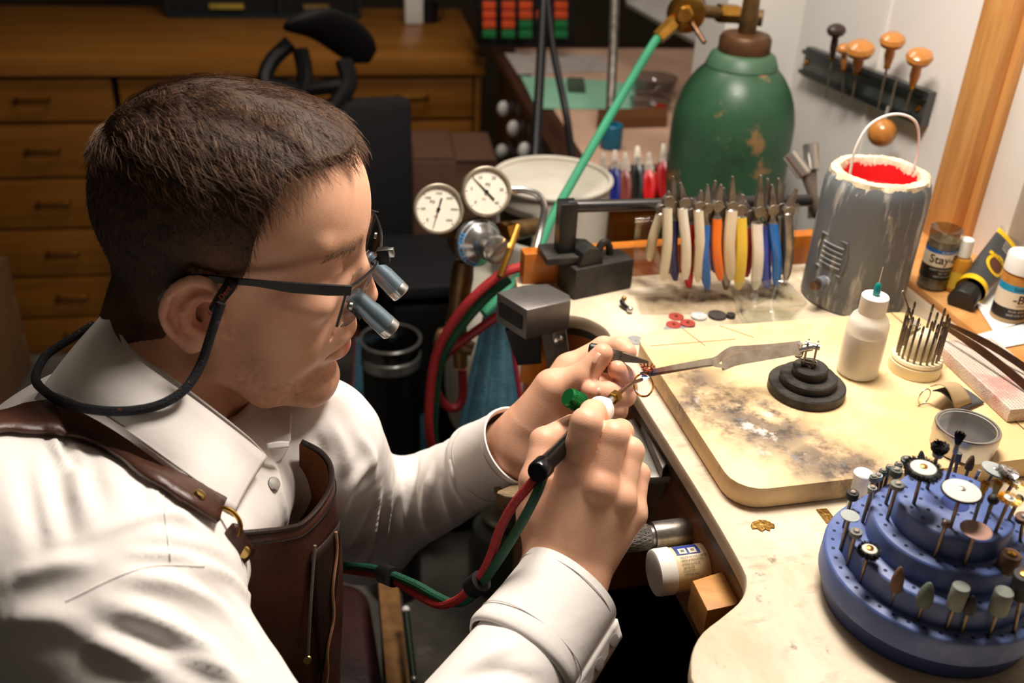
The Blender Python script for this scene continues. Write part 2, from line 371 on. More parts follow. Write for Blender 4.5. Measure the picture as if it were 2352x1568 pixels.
MB().box((0.665, 0.29, 0.385), (0.60, 0.02, 0.77), 0).out('modesty_panel', m_gap, cab)
for z0, z1 in ((0.64, 0.75), (0.50, 0.64), (0.365, 0.50), (0.23, 0.365), (0.11, 0.23), (0.0, 0.11)): drawer(0.02, 0.385, z0, z1)
drawer(0.395, 0.92, 0.64, 0.75)
for z0, z1 in ((0.64, 0.75), (0.50, 0.64), (0.30, 0.50), (0.06, 0.30)): drawer(0.945, 1.255, z0, z1)
MB().box((0.932, 0.01, 0.37), (0.02, 0.02, 0.74), 0, 0.002).out('stile', m_cab, cab)
MB().box((1.265, 0.26, 0.385), (0.016, 0.52, 0.77), 0, 0.002).out('end_panel', m_cab, cab)
# ================================================================== person: implicit surfaces, meshed with surface nets
def smin(a, b, k):
    if k <= 0: return np.minimum(a, b)
    h = np.clip(0.5+0.5*(b-a)/k, 0, 1); return b+(a-b)*h-k*h*(1-h)
def smax(a, b, k): return -smin(-a, -b, k)
def ell(P, c, r, R=None):
    q = P-np.array(c, np.float32)
    if R is not None: q = q @ R
    r = np.array(r, np.float32); k0 = np.linalg.norm(q/r, axis=1); k1 = np.linalg.norm(q/(r*r), axis=1)+1e-9
    return k0*(k0-1.0)/k1
def cap(P, a, b, ra, rb):
    a = np.array(a, np.float32); b = np.array(b, np.float32); ab = b-a; L = ab@ab+1e-12
    t = np.clip(((P-a)@ab)/L, 0, 1); return np.linalg.norm(P-a-t[:, None]*ab, axis=1)-(ra+(rb-ra)*t)
def chain(P, pts, rs, k):
    d = None
    for i in range(len(pts)-1):
        e = cap(P, pts[i], pts[i+1], rs[i], rs[i+1]); d = e if d is None else smin(d, e, k)
    return d
def rotm(axis, deg):
    return np.array(Matrix.Rotation(math.radians(deg), 3, axis), np.float32)
def surface(fn, lo, hi, h, nb=8):
    """surface nets of fn<0 on a box, evaluated only in blocks near the surface"""
    lo = np.array(lo, float); hi = np.array(hi, float); nblk = np.ceil((hi-lo)/(h*nb)).astype(int)
    n = nblk*nb+1
    bc = np.stack(np.meshgrid(*[np.arange(k) for k in nblk], indexing='ij'), -1).reshape(-1, 3)
    cen = (lo+(bc+0.5)*nb*h).astype(np.float32); dc = fn(cen)
    D = np.empty(n, np.float32); D[:] = 1e3
    neg = np.repeat(np.repeat(np.repeat((dc < 0).reshape(nblk), nb, 0), nb, 1), nb, 2)
    D[:-1, :-1, :-1] = np.where(neg, -1e3, 1e3)
    act = bc[np.abs(dc) < nb*h*1.25]
    loc = np.stack(np.meshgrid(*[np.arange(nb+1)]*3, indexing='ij'), -1).reshape(-1, 3)
    for s in range(0, len(act), 1500):
        a = act[s:s+1500]; idx = (a[:, None, :]*nb+loc[None]).reshape(-1, 3)
        d = fn((lo+idx*h).astype(np.float32)); D[idx[:, 0], idx[:, 1], idx[:, 2]] = d
    ins = D < 0
    c = [ins[i:n[0]-1+i, j:n[1]-1+j, k:n[2]-1+k] for i in (0, 1) for j in (0, 1) for k in (0, 1)]
    allv = c[0].copy(); anyv = c[0].copy()
    for q in c[1:]: allv &= q; anyv |= q
    cells = np.argwhere(anyv & ~allv)
    off = np.array([(i, j, k) for i in (0, 1) for j in (0, 1) for k in (0, 1)])
    cv = np.stack([D[cells[:, 0]+o[0], cells[:, 1]+o[1], cells[:, 2]+o[2]] for o in off], 1)
    cv = np.clip(cv, -3*h, 3*h)
    acc = np.zeros((len(cells), 3)); cnt = np.zeros(len(cells))
    for a in range(8):
        for b in range(a+1, 8):
            if np.abs(off[a]-off[b]).sum() != 1: continue
            m = (cv[:, a] < 0) != (cv[:, b] < 0); t = cv[m, a]/(cv[m, a]-cv[m, b])
            acc[m] += off[a]+(off[b]-off[a])*t[:, None]; cnt[m] += 1
    V = lo+(cells+acc/cnt[:, None])*h
    cid = np.full(n-1, -1, np.int32); cid[cells[:, 0], cells[:, 1], cells[:, 2]] = np.arange(len(cells))
    Q = []
    for ax in range(3):
        s0 = [slice(None)]*3; s1 = [slice(None)]*3; s0[ax] = slice(0, -1); s1[ax] = slice(1, None)
        A = ins[tuple(s0)]; Bq = ins[tuple(s1)]; e = np.argwhere(A != Bq)
        o1, o2 = [(ax+1) % 3, (ax+2) % 3]
        e = e[(e[:, o1] > 0) & (e[:, o2] > 0) & (e[:, o1] < n[o1]-1) & (e[:, o2] < n[o2]-1)]
        fl = A[e[:, 0], e[:, 1], e[:, 2]]
        def C_(d1, d2):
            q = e.copy(); q[:, o1] -= d1; q[:, o2] -= d2; return cid[q[:, 0], q[:, 1], q[:, 2]]
        q = np.stack([C_(1, 1), C_(0, 1), C_(0, 0), C_(1, 0)], 1)
        q[~fl] = q[~fl][:, ::-1]; Q.append(q[(q >= 0).all(1)])
    return V, np.vstack(Q)
def relax(V, Q, it=1, w=0.5):
    for _ in range(it):
        S = np.zeros_like(V); n = np.zeros(len(V))
        for a, b in ((0, 1), (1, 2), (2, 3), (3, 0)):
            np.add.at(S, Q[:, a], V[Q[:, b]]); np.add.at(n, Q[:, a], 1); np.add.at(S, Q[:, b], V[Q[:, a]]); np.add.at(n, Q[:, b], 1)
        V = V*(1-w)+w*S/np.maximum(n, 1)[:, None]
    return V
PB = np.array([-0.30, 0.60, 0.0])
person = thing('person', 'man in a white shirt and brown leather apron bent over the bench with magnifying glasses', 'person', tuple(PB))
# ---------------------------------------------------------------- head, in millimetres: x forward, y to his left, z up, origin between the ears
HO = np.array([-0.217, 0.690, 1.096]); HP = math.radians(10)
HX = np.array([math.cos(HP), 0, -math.sin(HP)]); HZ = np.array([math.sin(HP), 0, math.cos(HP)]); HY = np.array([0, 1.0, 0])
def H(p):
    p = np.atleast_2d(np.asarray(p, float))/1000.0
    return HO+p[:, :1]*HX+p[:, 1:2]*HY+p[:, 2:]*HZ
def H1(*p): return H([p])[0]
def skull(P):
    d = ell(P, (-6, 0, 38), (98.5, 76, 86))
    d = smin(d, ell(P, (40, 0, 58), (54.5, 58, 60)), 22)
    return d
EARC = spl([(4, 75, -2), (8, 76, 8), (2, 78.5, 17), (-12, 80, 19.5), (-24, 80.5, 11), (-28.5, 80.5, -4), (-25, 79.5, -18), (-17, 78, -29), (-9, 77, -36)], 22); EARR = np.interp(np.linspace(0, 1, 22), [0, .12, .3, .6, 1], [2.6, 3.4, 3.9, 3.7, 3.6])
def headf(P):
    Q = P.copy(); Q[:, 1] = np.abs(Q[:, 1])                         # symmetric features
    d = skull(P)
    d = smin(d, ell(P, (45, 0, -22), (50, 54, 78)), 22)               # face
    d = smin(d, ell(P, (68, 0, -42), (29, 32, 34)), 14)              # muzzle
    d = smin(d, ell(P, (76, 0, -95), (17.5, 19, 16)), 16)            # chin
    d = smin(d, chain(Q, [(2, 57, -20), (8, 55, -60), (42, 38, -88), (72, 14, -99)], (15, 15, 14, 14), 10), 18)   # jaw
    d = smin(d, ell(Q, (60, 48, 0), (26, 19, 17)), 16)               # cheekbone
    d = smin(d, ell(Q, (50, 42, -40), (30, 20, 34)), 16)             # cheek
    d = smin(d, cap(Q, (82, 10, 46), (70, 46, 47), 10, 8), 10)       # brow
    d = smax(d, -ell(Q, (96, 31, 23), (16, 17, 11.5)), 9)             # eye socket
    d = smin(d, ell(Q, (73.5, 31, 22.5), (13.5, 14.5, 12)), 4)        # lids over the eyeball
    d = smax(d, -cap(Q, (89, 22, 18), (84, 44, 20), 1.4, 1.2), 2)    # lid line
    n = chain(P, [(84, 0, 34), (94, 0, 12), (104.5, 0, -10)], (8, 8.5, 9.5), 6)
    n = smin(n, ell(Q, (93, 11.5, -15), (11, 7.5, 8)), 6)            # nostril wing
    n = smin(n, cap(P, (100, 0, -15), (90, 0, -26), 7, 6), 6)
    d = smin(d, n, 7)
    d = smax(d, -ell(Q, (98, 7, -24), (6.5, 3.6, 4.5)), 2.5)          # nostril
    d = smax(d, -cap(P, (104, 0, -27), (100, 0, -38), 2.2, 2.6), 3)  # philtrum
    d = smin(d, ell(P, (88, 0, -43), (13, 23, 7.5)), 5)              # upper lip
    d = smin(d, ell(P, (87.5, 0, -60.5), (11.5, 20, 7.5)), 5)          # lower lip
    d = smax(d, -chain(Q, [(101, 0, -51.8), (95, 14, -52), (82, 27, -56)], (1.6, 1.6, 2.0), 2), 3)   # mouth
    d = smax(d, -ell(P, (97, 0, -75), (7, 20, 5)), 8)                # chin crease
    # nasolabial fold
    d = smax(d, -chain(Q, [(92, 21, -16), (85, 31, -34), (80, 34, -48)], (1.0, 1.2, .8), 2), 4)
    # neck
    nk = cap(P, (-26, 0, -10), (-62, -4, -205), 55, 64)
    nk = smin(nk, cap(Q, (-28, 50, -25), (8, 18, -190), 15, 13), 20)  # sternomastoid
    nk = smin(nk, ell(P, (10, 0, -130), (16, 14, 24)), 12)
    d = smin(d, nk, 18)
    # ears
    Re = rotm('Z', -20); c0 = np.array((6, 70, -8), np.float32)
    E = (Q-c0) @ Re + c0
    e = ell(E, (-10, 75.5, -9), (19.5, 4.6, 28))
    e = smin(e, chain(E, EARC, EARR, 1.2), 2.5)
    e = smin(e, ell(E, (-8, 76, -32), (9, 4.6, 8.5)), 5)              # lobe
    e = smax(e, -ell(E, (-1, 82, -10), (10.5, 11.5, 14)), 2.5)            # concha
    e = smin(e, chain(E, [(0, 77, 9), (-10, 79, 6), (-16, 80, -4), (-14, 80, -17), (-6, 78.5, -23)], (2.6, 2.8, 3.0, 3.0, 2.6), 2), 3)
    e = smin(e, ell(E, (9, 75, -11), (4.5, 4.5, 6.5)), 3)             # tragus
    e = smax(e, -chain(E, [(-9, 81.5, 12.5), (-20, 82.5, 6), (-23, 82.5, -8), (-19, 82, -20)], (3.0, 3.2, 3.0, 2.2), 2), 2)
    d = smin(d, e, 4)
    return d
hv, hq = surface(headf, (-125, -105, -215), (125, 105, 135), 1.15)
hvw = H(hv)
# ---------------------------------------------------------------- hands: joints (photo column, row, depth), radii in metres
def J(*a): return [W(*p) for p in a]
def handf(fingers, palm, extra=()):
    def fn(P):
        f = None
        for pts, rs in fingers:
            e = chain(P, pts, rs, 0.004); f = e if f is None else smin(f, e, 0.0022)
        p = None
        for pts, rs in palm:
            e = chain(P, pts, rs, 0.008); p = e if p is None else smin(p, e, 0.012)
        d = smin(f, p, 0.006)
        for (c, r, k) in extra: d = smin(d, ell(P, c, (r, r, r)), k)
        return d
    return fn
RW0, RW1 = W(1268, 1318, 0.742), W(1322, 1352, 0.738)
RF = [  # index, middle, ring, little, thumb
    (J((1318, 1086, .737), (1346, 972, .724), (1362, 948, .752), (1374, 958, .776)), (.0125, .0112, .0098, .0085)),
    (J((1374, 1120, .732), (1408, 1000, .735), (1425, 992, .772), (1408, 1006, .792)), (.0125, .0112, .0097, .0085)),
    (J((1420, 1148, .741), (1446, 1036, .752), (1452, 1036, .788), (1428, 1052, .800)), (.0120, .0105, .0092, .008)),
    (J((1448, 1180, .757), (1464, 1088, .770), (1462, 1094, .798), (1442, 1108, .805)), (.0110, .0092, .008, .0072)),
    (J((1234, 1106, .757), (1249, 1014, .768), (1314, 976, .788)), (.0125, .0108, .0088)),
]
RP = [
    ([RW0+(RW1-RW0)*.15, RF[0][0][0]], (.0185, .0130)), ([RW0*.6+RW1*.4, RF[1][0][0]], (.0185, .0135)), ([RW0*.35+RW1*.65, RF[2][0][0]], (.018, .013)),
    ([RW1, RF[3][0][0]], (.0175, .0125)), ([W(1258, 1280, .752), W(1243, 1180, .758), RF[4][0][0]], (.018, .0175, .0135)),
    (J((1345, 1240, .765), (1400, 1150, .775)), (.018, .016)),
    ([RW0, W(1180, 1462, .722)], (.0205, .027)), ([RW1, W(1215, 1500, .716)], (.0205, .027)),
]
rh = handf(RF, RP, [(RF[0][0][0]+np.array([0, -.001, .002]), .0125, .004), (RF[1][0][0]+np.array([0, -.003, .003]), .0122, .004), (RF[2][0][0]+np.array([0, -.003, .003]), .0117, .004)])
_p = np.vstack([np.vstack(a[0]) for a in RF+RP]); rv, rq = surface(rh, _p.min(0)-.03, _p.max(0)+.03, .00125)
LW = W(1196, 1004, .895); LEL = W(838, 1215, 1.115); LAXH = (LEL-W(1186, 1022, .897)); LAXH = LAXH/np.linalg.norm(LAXH)
LF = [
    (J((1306, 846, .902), (1386, 800, .897), (1426, 798, .884), (1442, 808, .874)), (.0122, .0105, .0094, .0080)),
    (J((1345, 880, .905), (1436, 890, .894), (1434, 866, .872), (1418, 848, .862)), (.0122, .0105, .0095, .0085)),
    (J((1350, 915, .900), (1432, 908, .884), (1398, 902, .862), (1358, 897, .853)), (.0120, .0105, .0098, .0090)),
    (J((1340, 950, .895), (1416, 942, .880), (1386, 938, .862), (1352, 936, .855)), (.0110, .0095, .0085, .0078)),
    (J((1268, 890, .872), (1340, 864, .864), (1384, 812, .858)), (.0140, .0120, .0092)),
]
LP = [
    ([LW, LF[0][0][0]], (.0195, .0135)), ([LW, LF[1][0][0]], (.0195, .0135)), ([LW+np.array([0, -.006, -.008]), LF[2][0][0]], (.0195, .0135)),
    ([LW+np.array([0, -.010, -.014]), LF[3][0][0]], (.019, .0125)), ([W(1222, 968, .884), LF[4][0][0]], (.0215, .0165)),
    (J((1250, 985, .89), (1318, 950, .885)), (.017, .015)),
    ([LW, LW+LAXH*.07], (.0225, .026)), ([LW+np.array([0, -.008, -.012]), LW+LAXH*.07], (.0215, .026)),
]
lh = handf(LF, LP)
_p = np.vstack([np.vstack(a[0]) for a in LF+LP]); lv, lq = surface(lh, _p.min(0)-.03, _p.max(0)+.03, .00125)
# ---------------------------------------------------------------- joints of the trunk and arms
RSH, REL, RWR = W(215, 1385, .635), W(762, 2142, .575), (RW0+RW1)/2
LSH, LEL, LWR = W(712, 1030, .880), W(838, 1215, 1.115), LW
NECK = H1(-70, -4, -215)
RCF = W(1300, 1356, .736); RAX = (REL-RCF)/np.linalg.norm(REL-RCF); LCF = W(1186, 1022, .897); LAX = (LEL-LCF)/np.linalg.norm(LEL-LCF)
RC1 = RCF+RAX*.062; LC1 = LCF+LAX*.060
def shirtf(P):
    r = smin(cap(P, RSH, REL, .074, .062), cap(P, REL, RC1, .058, .037), .03)
    l = smin(cap(P, LSH, LEL, .066, .056), cap(P, LEL, LC1, .053, .037), .025)
    t = cap(P, (-.310, .60, .86), (-.40, .575, .48), .112, .125)
    t = smin(t, ell(P, (-.345, .60, .87), (.11, .19, .13)), .05)
    t = smin(t, cap(P, RSH*.8+LSH*.2, RSH*.45+LSH*.55, .066, .044), .045)
    t = smin(t, cap(P, RSH*.45+LSH*.55+np.array([-.03, 0, 0]), LSH+np.array([-.02, 0, 0]), .046, .050), .03)
    t = smin(t, cap(P, RSH+np.array([-.10, .05, .0]), RSH, .085, .072), .05)
    t = smin(t, ell(P, H1(-72, -4, -196), (.066, .070, .05)), .05)
    d = smin(t, r, .022); d = smin(d, l, .02)
    return d
def bodyf(P):
    d = smin(cap(P, REL, (RWR*.6+REL*.4), .034, .026), cap(P, RSH, REL, .045, .036), .02)
    d = smin(d, smin(cap(P, LEL, LWR*.5+LEL*.5, .034, .028), cap(P, LSH, LEL, .045, .036), .02), .01)
    t = cap(P, (-.305, .60, .84), (-.385, .575, .50), .090, .10)
    t = smin(t, cap(P, RSH*.75+LSH*.25, RSH*.25+LSH*.75, .05, .05), .06)
    t = smin(t, cap(P, RSH, LSH, .04, .04), .05)
    t = smin(t, cap(P, NECK, (-.28, .60, .90), .05, .055), .04)
    d = smax(smin(d, t, .04), shirtf(P)+.012, .004)
    for s, kx, ky in ((-1, .10, .50), (1, .12, .72)):               # seated legs
        hip = (-.34, .58+s*.085, .46); knee = (kx-.04, ky, .50); foot = (kx+.02, ky, .07)
        d = smin(d, cap(P, hip, knee, .075, .055), .03); d = smin(d, cap(P, knee, foot, .052, .035), .02)
        d = smin(d, cap(P, foot, (kx+.14, ky, .045), .035, .035), .02)
    return d
bv, bq = surface(bodyf, (-.60, .22, -.01), (.36, 1.05, 1.05), .009)
SKV = [hvw, rv, lv, bv]; SKQ = [hq, rq, lq, bq]
_o = np.cumsum([0]+[len(x) for x in SKV]); SV = np.vstack(SKV); SQ = np.vstack([q+o for q, o in zip(SKQ, _o)])
m_skin = mat('skin', (234, 184, 152), 0.40, var=0.08, scale=30, bump=0.16, bscale=1500, sss=0.16, col2=(222, 168, 138), spec=0.45)
def pm(p): return tuple(np.asarray(p)-PB)
layer(m_skin, (204, 112, 88), 60, 0.35, 0.75, seed=2, mask=[(pm(H1(-9, -82, -8)), .020, .010), (pm(H1(108, 0, -12)), .014, .008), (pm(H1(58, -55, -2)), .014, .016),
      (pm(RF[1][0][0]), .012, .010), (pm(RF[2][0][0]), .010, .010), (pm(RF[0][0][0]), .010, .010)] + [(pm(LF[k][0][-1]), .009, .006) for k in range(5)])
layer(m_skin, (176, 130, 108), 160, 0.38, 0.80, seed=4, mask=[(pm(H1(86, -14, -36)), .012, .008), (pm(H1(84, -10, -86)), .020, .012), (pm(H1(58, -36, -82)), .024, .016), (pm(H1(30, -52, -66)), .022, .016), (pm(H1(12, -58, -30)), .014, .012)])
layer(m_skin, (190, 96, 84), 60, 0.30, 0.60, seed=6, mask=[(pm(H1(96, -6, -60)), .0085, .004), (pm(H1(97, -6, -46.5)), .006, .003)])
body = mesh('body', SV, SQ, m_skin, person, world=True)
# ---------------------------------------------------------------- shirt
sv, sq = surface(shirtf, (-.62, .20, .40), (.12, 1.08, 1.08), .0032)
sv = relax(sv, sq, 2)
def vnormals(V, Q):
    n = np.cross(V[Q[:, 2]]-V[Q[:, 0]], V[Q[:, 3]]-V[Q[:, 1]]); N = np.zeros_like(V)
    for k in range(4): np.add.at(N, Q[:, k], n)
    return N/(np.linalg.norm(N, axis=1)[:, None]+1e-12)
def bvh(V, Q): return BVHTree.FromPolygons([tuple(v) for v in V], [tuple(map(int, q)) for q in Q])
SB = bvh(sv, sq); SN = vnormals(sv, sq)
def hit(tree, x, y):
    r = ray(x, y); h = tree.ray_cast(Vector(CAM), Vector(r/np.linalg.norm(r)))
    return (None, None) if h[0] is None else (np.array(h[0]), np.array(h[1]))
def onshirt(pts, lift=0.0, n=0):
    out = []
    for p in (spl([(a, b, 0) for a, b in pts], n)[:, :2] if n else pts):
        h, nn = hit(SB, p[0], p[1])
        if h is not None: out.append(h+nn*lift)
    return np.array(out)
folds = [  # photo polyline on the cloth, height (mm), half width (mm)
    ([(290, 1325), (400, 1345), (500, 1400), (570, 1480)], 4.5, 9), ([(250, 1390), (350, 1420), (470, 1490), (540, 1560)], 5, 10),
    ([(200, 1460), (300, 1510), (400, 1560)], 4.5, 10), ([(420, 1300), (520, 1330), (590, 1400), (612, 1450)], 4, 8),
    ([(340, 1230), (450, 1250), (540, 1290)], 2.5, 9), ([(128, 1040), (135, 1120), (165, 1240)], -6, 12), ([(60, 1050), (70, 1150), (100, 1270)], -4, 10),
    ([(200, 1030), (215, 1100), (240, 1190)], -3, 10), ([(640, 1462), (690, 1500), (735, 1560)], 5, 9), ([(120, 1008), (130, 1030), (150, 1060)], 4, 5), ([(150, 1008), (165, 1040), (180, 1070)], -4, 5),
    ([(380, 1180), (430, 1200), (500, 1260)], 2, 8), ([(330, 1400), (450, 1440), (560, 1530)], -1.5, 7), ([(230, 1440), (340, 1465), (440, 1530)], -1.5, 7), ([(300, 1270), (420, 1280), (540, 1330)], 2.5, 5), ([(230, 1225), (330, 1190), (430, 1180)], 2, 6), ([(30, 1330), (120, 1300), (230, 1290)], 3, 10), ([(20, 1430), (110, 1420), (200, 1440)], 3.5, 12), ([(310, 1080), (350, 1120), (365, 1180)], 2, 6), ([(440, 1340), (540, 1390), (600, 1500)], -2.5, 5), ([(380, 1500), (480, 1530), (560, 1567)], 3, 6),
    ([(896, 1100), (881, 1199), (881, 1285)], 5, 8), ([(990, 1075), (979, 1174), (1001, 1245)], 5, 8), ([(925, 1130), (930, 1200), (935, 1270)], 4, 6),
    ([(870, 1120), (845, 1254), (820, 1304)], 5, 8), ([(840, 1180), (800, 1240), (772, 1275)], 5, 8), ([(1035, 1050), (1042, 1090), (1048, 1130)], 3, 6),
    ([(1015, 1110), (1030, 1160), (1040, 1210)], 3.5, 6), ([(955, 1060), (950, 1130), (960, 1240)], -4, 6), ([(1051, 1124), (1070, 1160), (1088, 1195)], 3, 5),
    ([(910, 1150), (905, 1200), (908, 1270)], -3.5, 5), ([(860, 1050), (800, 1120), (775, 1200)], 4, 10), ([(760, 960), (790, 1030), (800, 1100)], 4, 10),
    ([(720, 990), (740, 1040), (735, 1090)], -4, 8), ([(820, 990), (850, 1040), (860, 1100)], 3, 9), ([(790, 1260), (860, 1290), (950, 1285)], 3, 7),
    ([(630, 1060), (640, 1120), (660, 1200)], 2.5, 6), ([(1060, 1540), (1130, 1500), (1180, 1480)], 2.5, 8), ([(1050, 1566), (1140, 1540), (1240, 1560)], -2.5, 7),
]
disp = np.zeros(len(sv))
for pts, amp, wd_ in folds:
    amp, wd_ = amp*1.35, wd_*.85
    L3 = onshirt(pts, 0, 26)
    if len(L3) < 4: continue
    wd_ = wd_/1000.0; lo_, hi_ = L3.min(0)-3*wd_, L3.max(0)+3*wd_
    ix = np.where(((sv > lo_) & (sv < hi_)).all(1))[0]
    if not len(ix): continue
    D = np.linalg.norm(sv[ix][:, None]-L3[None], axis=2); j = D.argmin(1); dd = D.min(1)/wd_
    tp = np.sin(PI*np.clip((j+0.7)/(len(L3)-0.0), 0.04, 0.97))**0.7
    disp[ix] += amp/1000.0*tp*(1-0.7*dd**2)*np.exp(-dd**2)
def vnoise(P, f, seed):
    r_ = np.random.default_rng(seed); out = np.zeros(len(P))
    for _ in range(7):
        k = r_.normal(size=3); k /= np.linalg.norm(k); out += np.sin(P@k*f*r_.uniform(.6, 1.5)+r_.uniform(0, 6.28))
    return out/7
disp += .0022*vnoise(sv+.02*np.stack([vnoise(sv, 30, 1), vnoise(sv, 30, 2), vnoise(sv, 30, 3)], 1), 60, 5)+.0008*vnoise(sv, 190, 9)
sv = sv+SN*disp[:, None]
SB = bvh(sv, sq)
m_shirt = mat('white_cotton', (236, 231, 226), 0.75, var=0.02, scale=8, bump=0.45, bscale=38)
m_stitch = mat('shirt_stitching', (198, 192, 186), 0.8)
m_snap = mat('chrome_snap', (206, 204, 200), 0.25, 0.6)
shirt = mesh('shirt', sv, sq, m_shirt, person, world=True)
def trouserf(P):
    d = cap(P, (-.385, .54, .49), (-.385, .62, .49), .125, .125)
    for s, kx, ky in ((-1, .10, .50), (1, .12, .72)):
        hip = (-.34, .58+s*.085, .46); knee = (kx-.04, ky, .50); foot = (kx+.02, ky, .10)
        d = smin(d, cap(P, hip, knee, .090, .068), .03); d = smin(d, cap(P, knee, foot, .066, .052), .02)
    return d+.003*vnoise(P, 55, 8)
def shoef(ky, kx):
    return lambda P: smin(cap(P, (kx+.0, ky, .046), (kx+.15, ky, .042), .044, .042), cap(P, (kx+.02, ky, .05), (kx+.02, ky, .11), .046, .046), .02)
_v, _q = surface(trouserf, (-.60, .30, .02), (.30, .95, .68), .006); mesh('trousers', _v, _q, mat('dark_denim', (38, 42, 54), .85, scale=80, bump=.3), person, world=True)
for ky, kx in ((.50, .10), (.72, .12)):
    _v, _q = surface(shoef(ky, kx), (kx-.08, ky-.07, -.002), (kx+.22, ky+.07, .17), .005); _v[:, 2] = np.maximum(_v[:, 2], .002); mesh('shoe', _v, _q, mat('black_shoe', (20, 18, 17), .4), person, world=True)
def cuff(C, ax, L, a, b, wide, flare, name='cuff'):
    """open elliptical band around axis ax starting at C; wide = direction of the half width a"""
    wdir = wide-ax*(wide@ax); wdir /= np.linalg.norm(wdir); up_ = np.cross(ax, wdir); rows = []
    for i, (s, g) in enumerate(((.004, .93), (0, .985), (0, 1.0), (.012, 1.0), (L*.5, 1.02), (L-.010, 1.05), (L-.004, 1.07), (L, 1.07), (L+.004, 1.02))):
        row = []
        for k in range(64):
            t = 2*PI*k/64; g2 = g*(1+flare*.02*math.sin(3*t+s*60)); row.append(C+ax*s+wdir*a*g2*math.cos(t)+up_*b*g2*math.sin(t))
        rows.append(row)
    m = MB(); m.grid(rows, closed=True); o = m.out(name, m_shirt, shirt, world=True, sharp=60, solid=.0016)
    st = MB()
    for s in (.006, L-.012):
        g = 1.003 if s < .02 else 1.058
        pts = [C+ax*s+wdir*a*g*1.02*math.cos(t)+up_*b*g*1.02*math.sin(t) for t in np.linspace(0, 2*PI, 80)]
        st.tube(pts, .00035, 4)
    st.out('stitching', m_stitch, o, world=True)
    return o, wdir, up_
rc, rwd, rup = cuff(RCF-RAX*.004, RAX, .066, .0395, .0345, W(1395, 1425, .735)-W(1205, 1285, .735), 1.0)
lc, lwd, lup = cuff(LCF-LAX*.002, LAX, .062, .0365, .0345, W(1215, 1066, .897)-W(1158, 974, .897), 1.0)
# the right cuff's overlapping flap with its snaps, on the outer side
sgn = -1 if (rup@fw) > 0 else 1
rows = []
for s in np.linspace(-.003, .068, 10):
    rows.append([RCF+RAX*s+rwd*(.0385+.001+q*.014)+rup*sgn*(.012-.016*q) for q in np.linspace(0, 1, 5)])
m = MB(); m.grid(rows); fl = m.out('cuff_flap', m_shirt, shirt, world=True, sharp=60, solid=.0025)
for s in (.008, .030, .052):
    p = RCF+RAX*s+rwd*.0475+rup*sgn*.004; ax = (rwd*.55+rup*sgn*.8)
    MB().lathe([(.0045, 0), (.0052, .0008), (.0048, .002), (.003, .0024)], 14, AX(p, p+ax)).out('snap_button', m_snap, fl, world=True)
# collar
def sheet(name, A, Bq, m, parent, n=28, k=9, bulge=0.0, solid=.0018, world=True, sharp=60):
    """surface between two curves given as (column, row, depth)"""
    a = spl([W(*p) for p in A], n); b = spl([W(*p) for p in Bq], n); rows = []
    for t in np.linspace(0, 1, k): rows.append(a*(1-t)+b*t-fw*bulge*math.sin(PI*t))
    q = MB(); q.grid(rows); return q.out(name, m, parent, world=world, sharp=sharp, solid=solid), np.array(rows)
top = [(247, 712, .772), (262, 762, .728), (300, 812, .700), (370, 866, .688), (450, 922, .690), (530, 983, .703), (585, 1026, .722), (613, 1049, .738)]
outr = [(80, 918, .768), (140, 930, .705), (205, 955, .676), (285, 1003, .660), (372, 1066, .658), (455, 1126, .668), (510, 1163, .682), (538, 1179, .692)]
def lifted(pts, up):
    out = []
    for (x, y, d) in pts:
        h_, _n = hit(SB, x, y); out.append((x, y, min(d, proj(h_)[2]-up) if h_ is not None else d))
    return out
outr = lifted(outr, .005); top = lifted(top, .003)
col_, crow = sheet('collar', top, outr, m_shirt, shirt, bulge=.006)
m = MB(); m.tube([p-fw*.0012 for p in crow[-2]], .0004, 4); m.tube([crow[i][-2]-fw*.0012 for i in range(len(crow))], .0004, 4); m.out('stitching', m_stitch, col_, world=True)
# inner stand of the near side and the far leaf
sheet('collar_stand', [(247, 712, .776), (300, 800, .728), (400, 872, .712), (500, 948, .716), (570, 1003, .735), (612, 1046, .748)],
      [(262, 770, .776), (318, 850, .735), (410, 920, .722), (500, 985, .73), (560, 1040, .745), (600, 1075, .758)], m_shirt, shirt, bulge=0)
sheet('collar', [(520, 975, .792), (560, 940, .815), (592, 908, .84), (640, 912, .845), (674, 934, .835)],
      [(560, 1075, .765), (595, 1070, .77), (625, 1065, .775), (650, 1050, .785), (668, 1010, .80)], m_shirt, shirt, bulge=.004)
sheet('collar_tab', [(612, 1018, .752), (640, 1013, .757), (662, 1014, .762)], [(612, 1032, .751), (640, 1030, .756), (662, 1027, .761)], m_shirt, shirt, n=10, k=4, solid=.003)
p, nn = hit(SB, 626, 1112)
if p is not None: MB().lathe([(.0048, 0), (.0055, .001), (.005, .0022), (.003, .0028)], 16, AX(p+nn*.001, p+nn*.01)).out('snap_button', m_snap, shirt, world=True)
# seams on the shoulder and sleeves
for pts in ([(151, 1381), (275, 1322), (362, 1299), (470, 1300)], [(373, 1125), (380, 1200), (392, 1285)], [(805, 1300), (940, 1235), (1040, 1190), (1130, 1150)]):
    L3 = onshirt(pts, .0002, 40)
    if len(L3) > 4: MB().tube(L3, .0005, 5).out('seam', m_shirt, shirt, world=True)
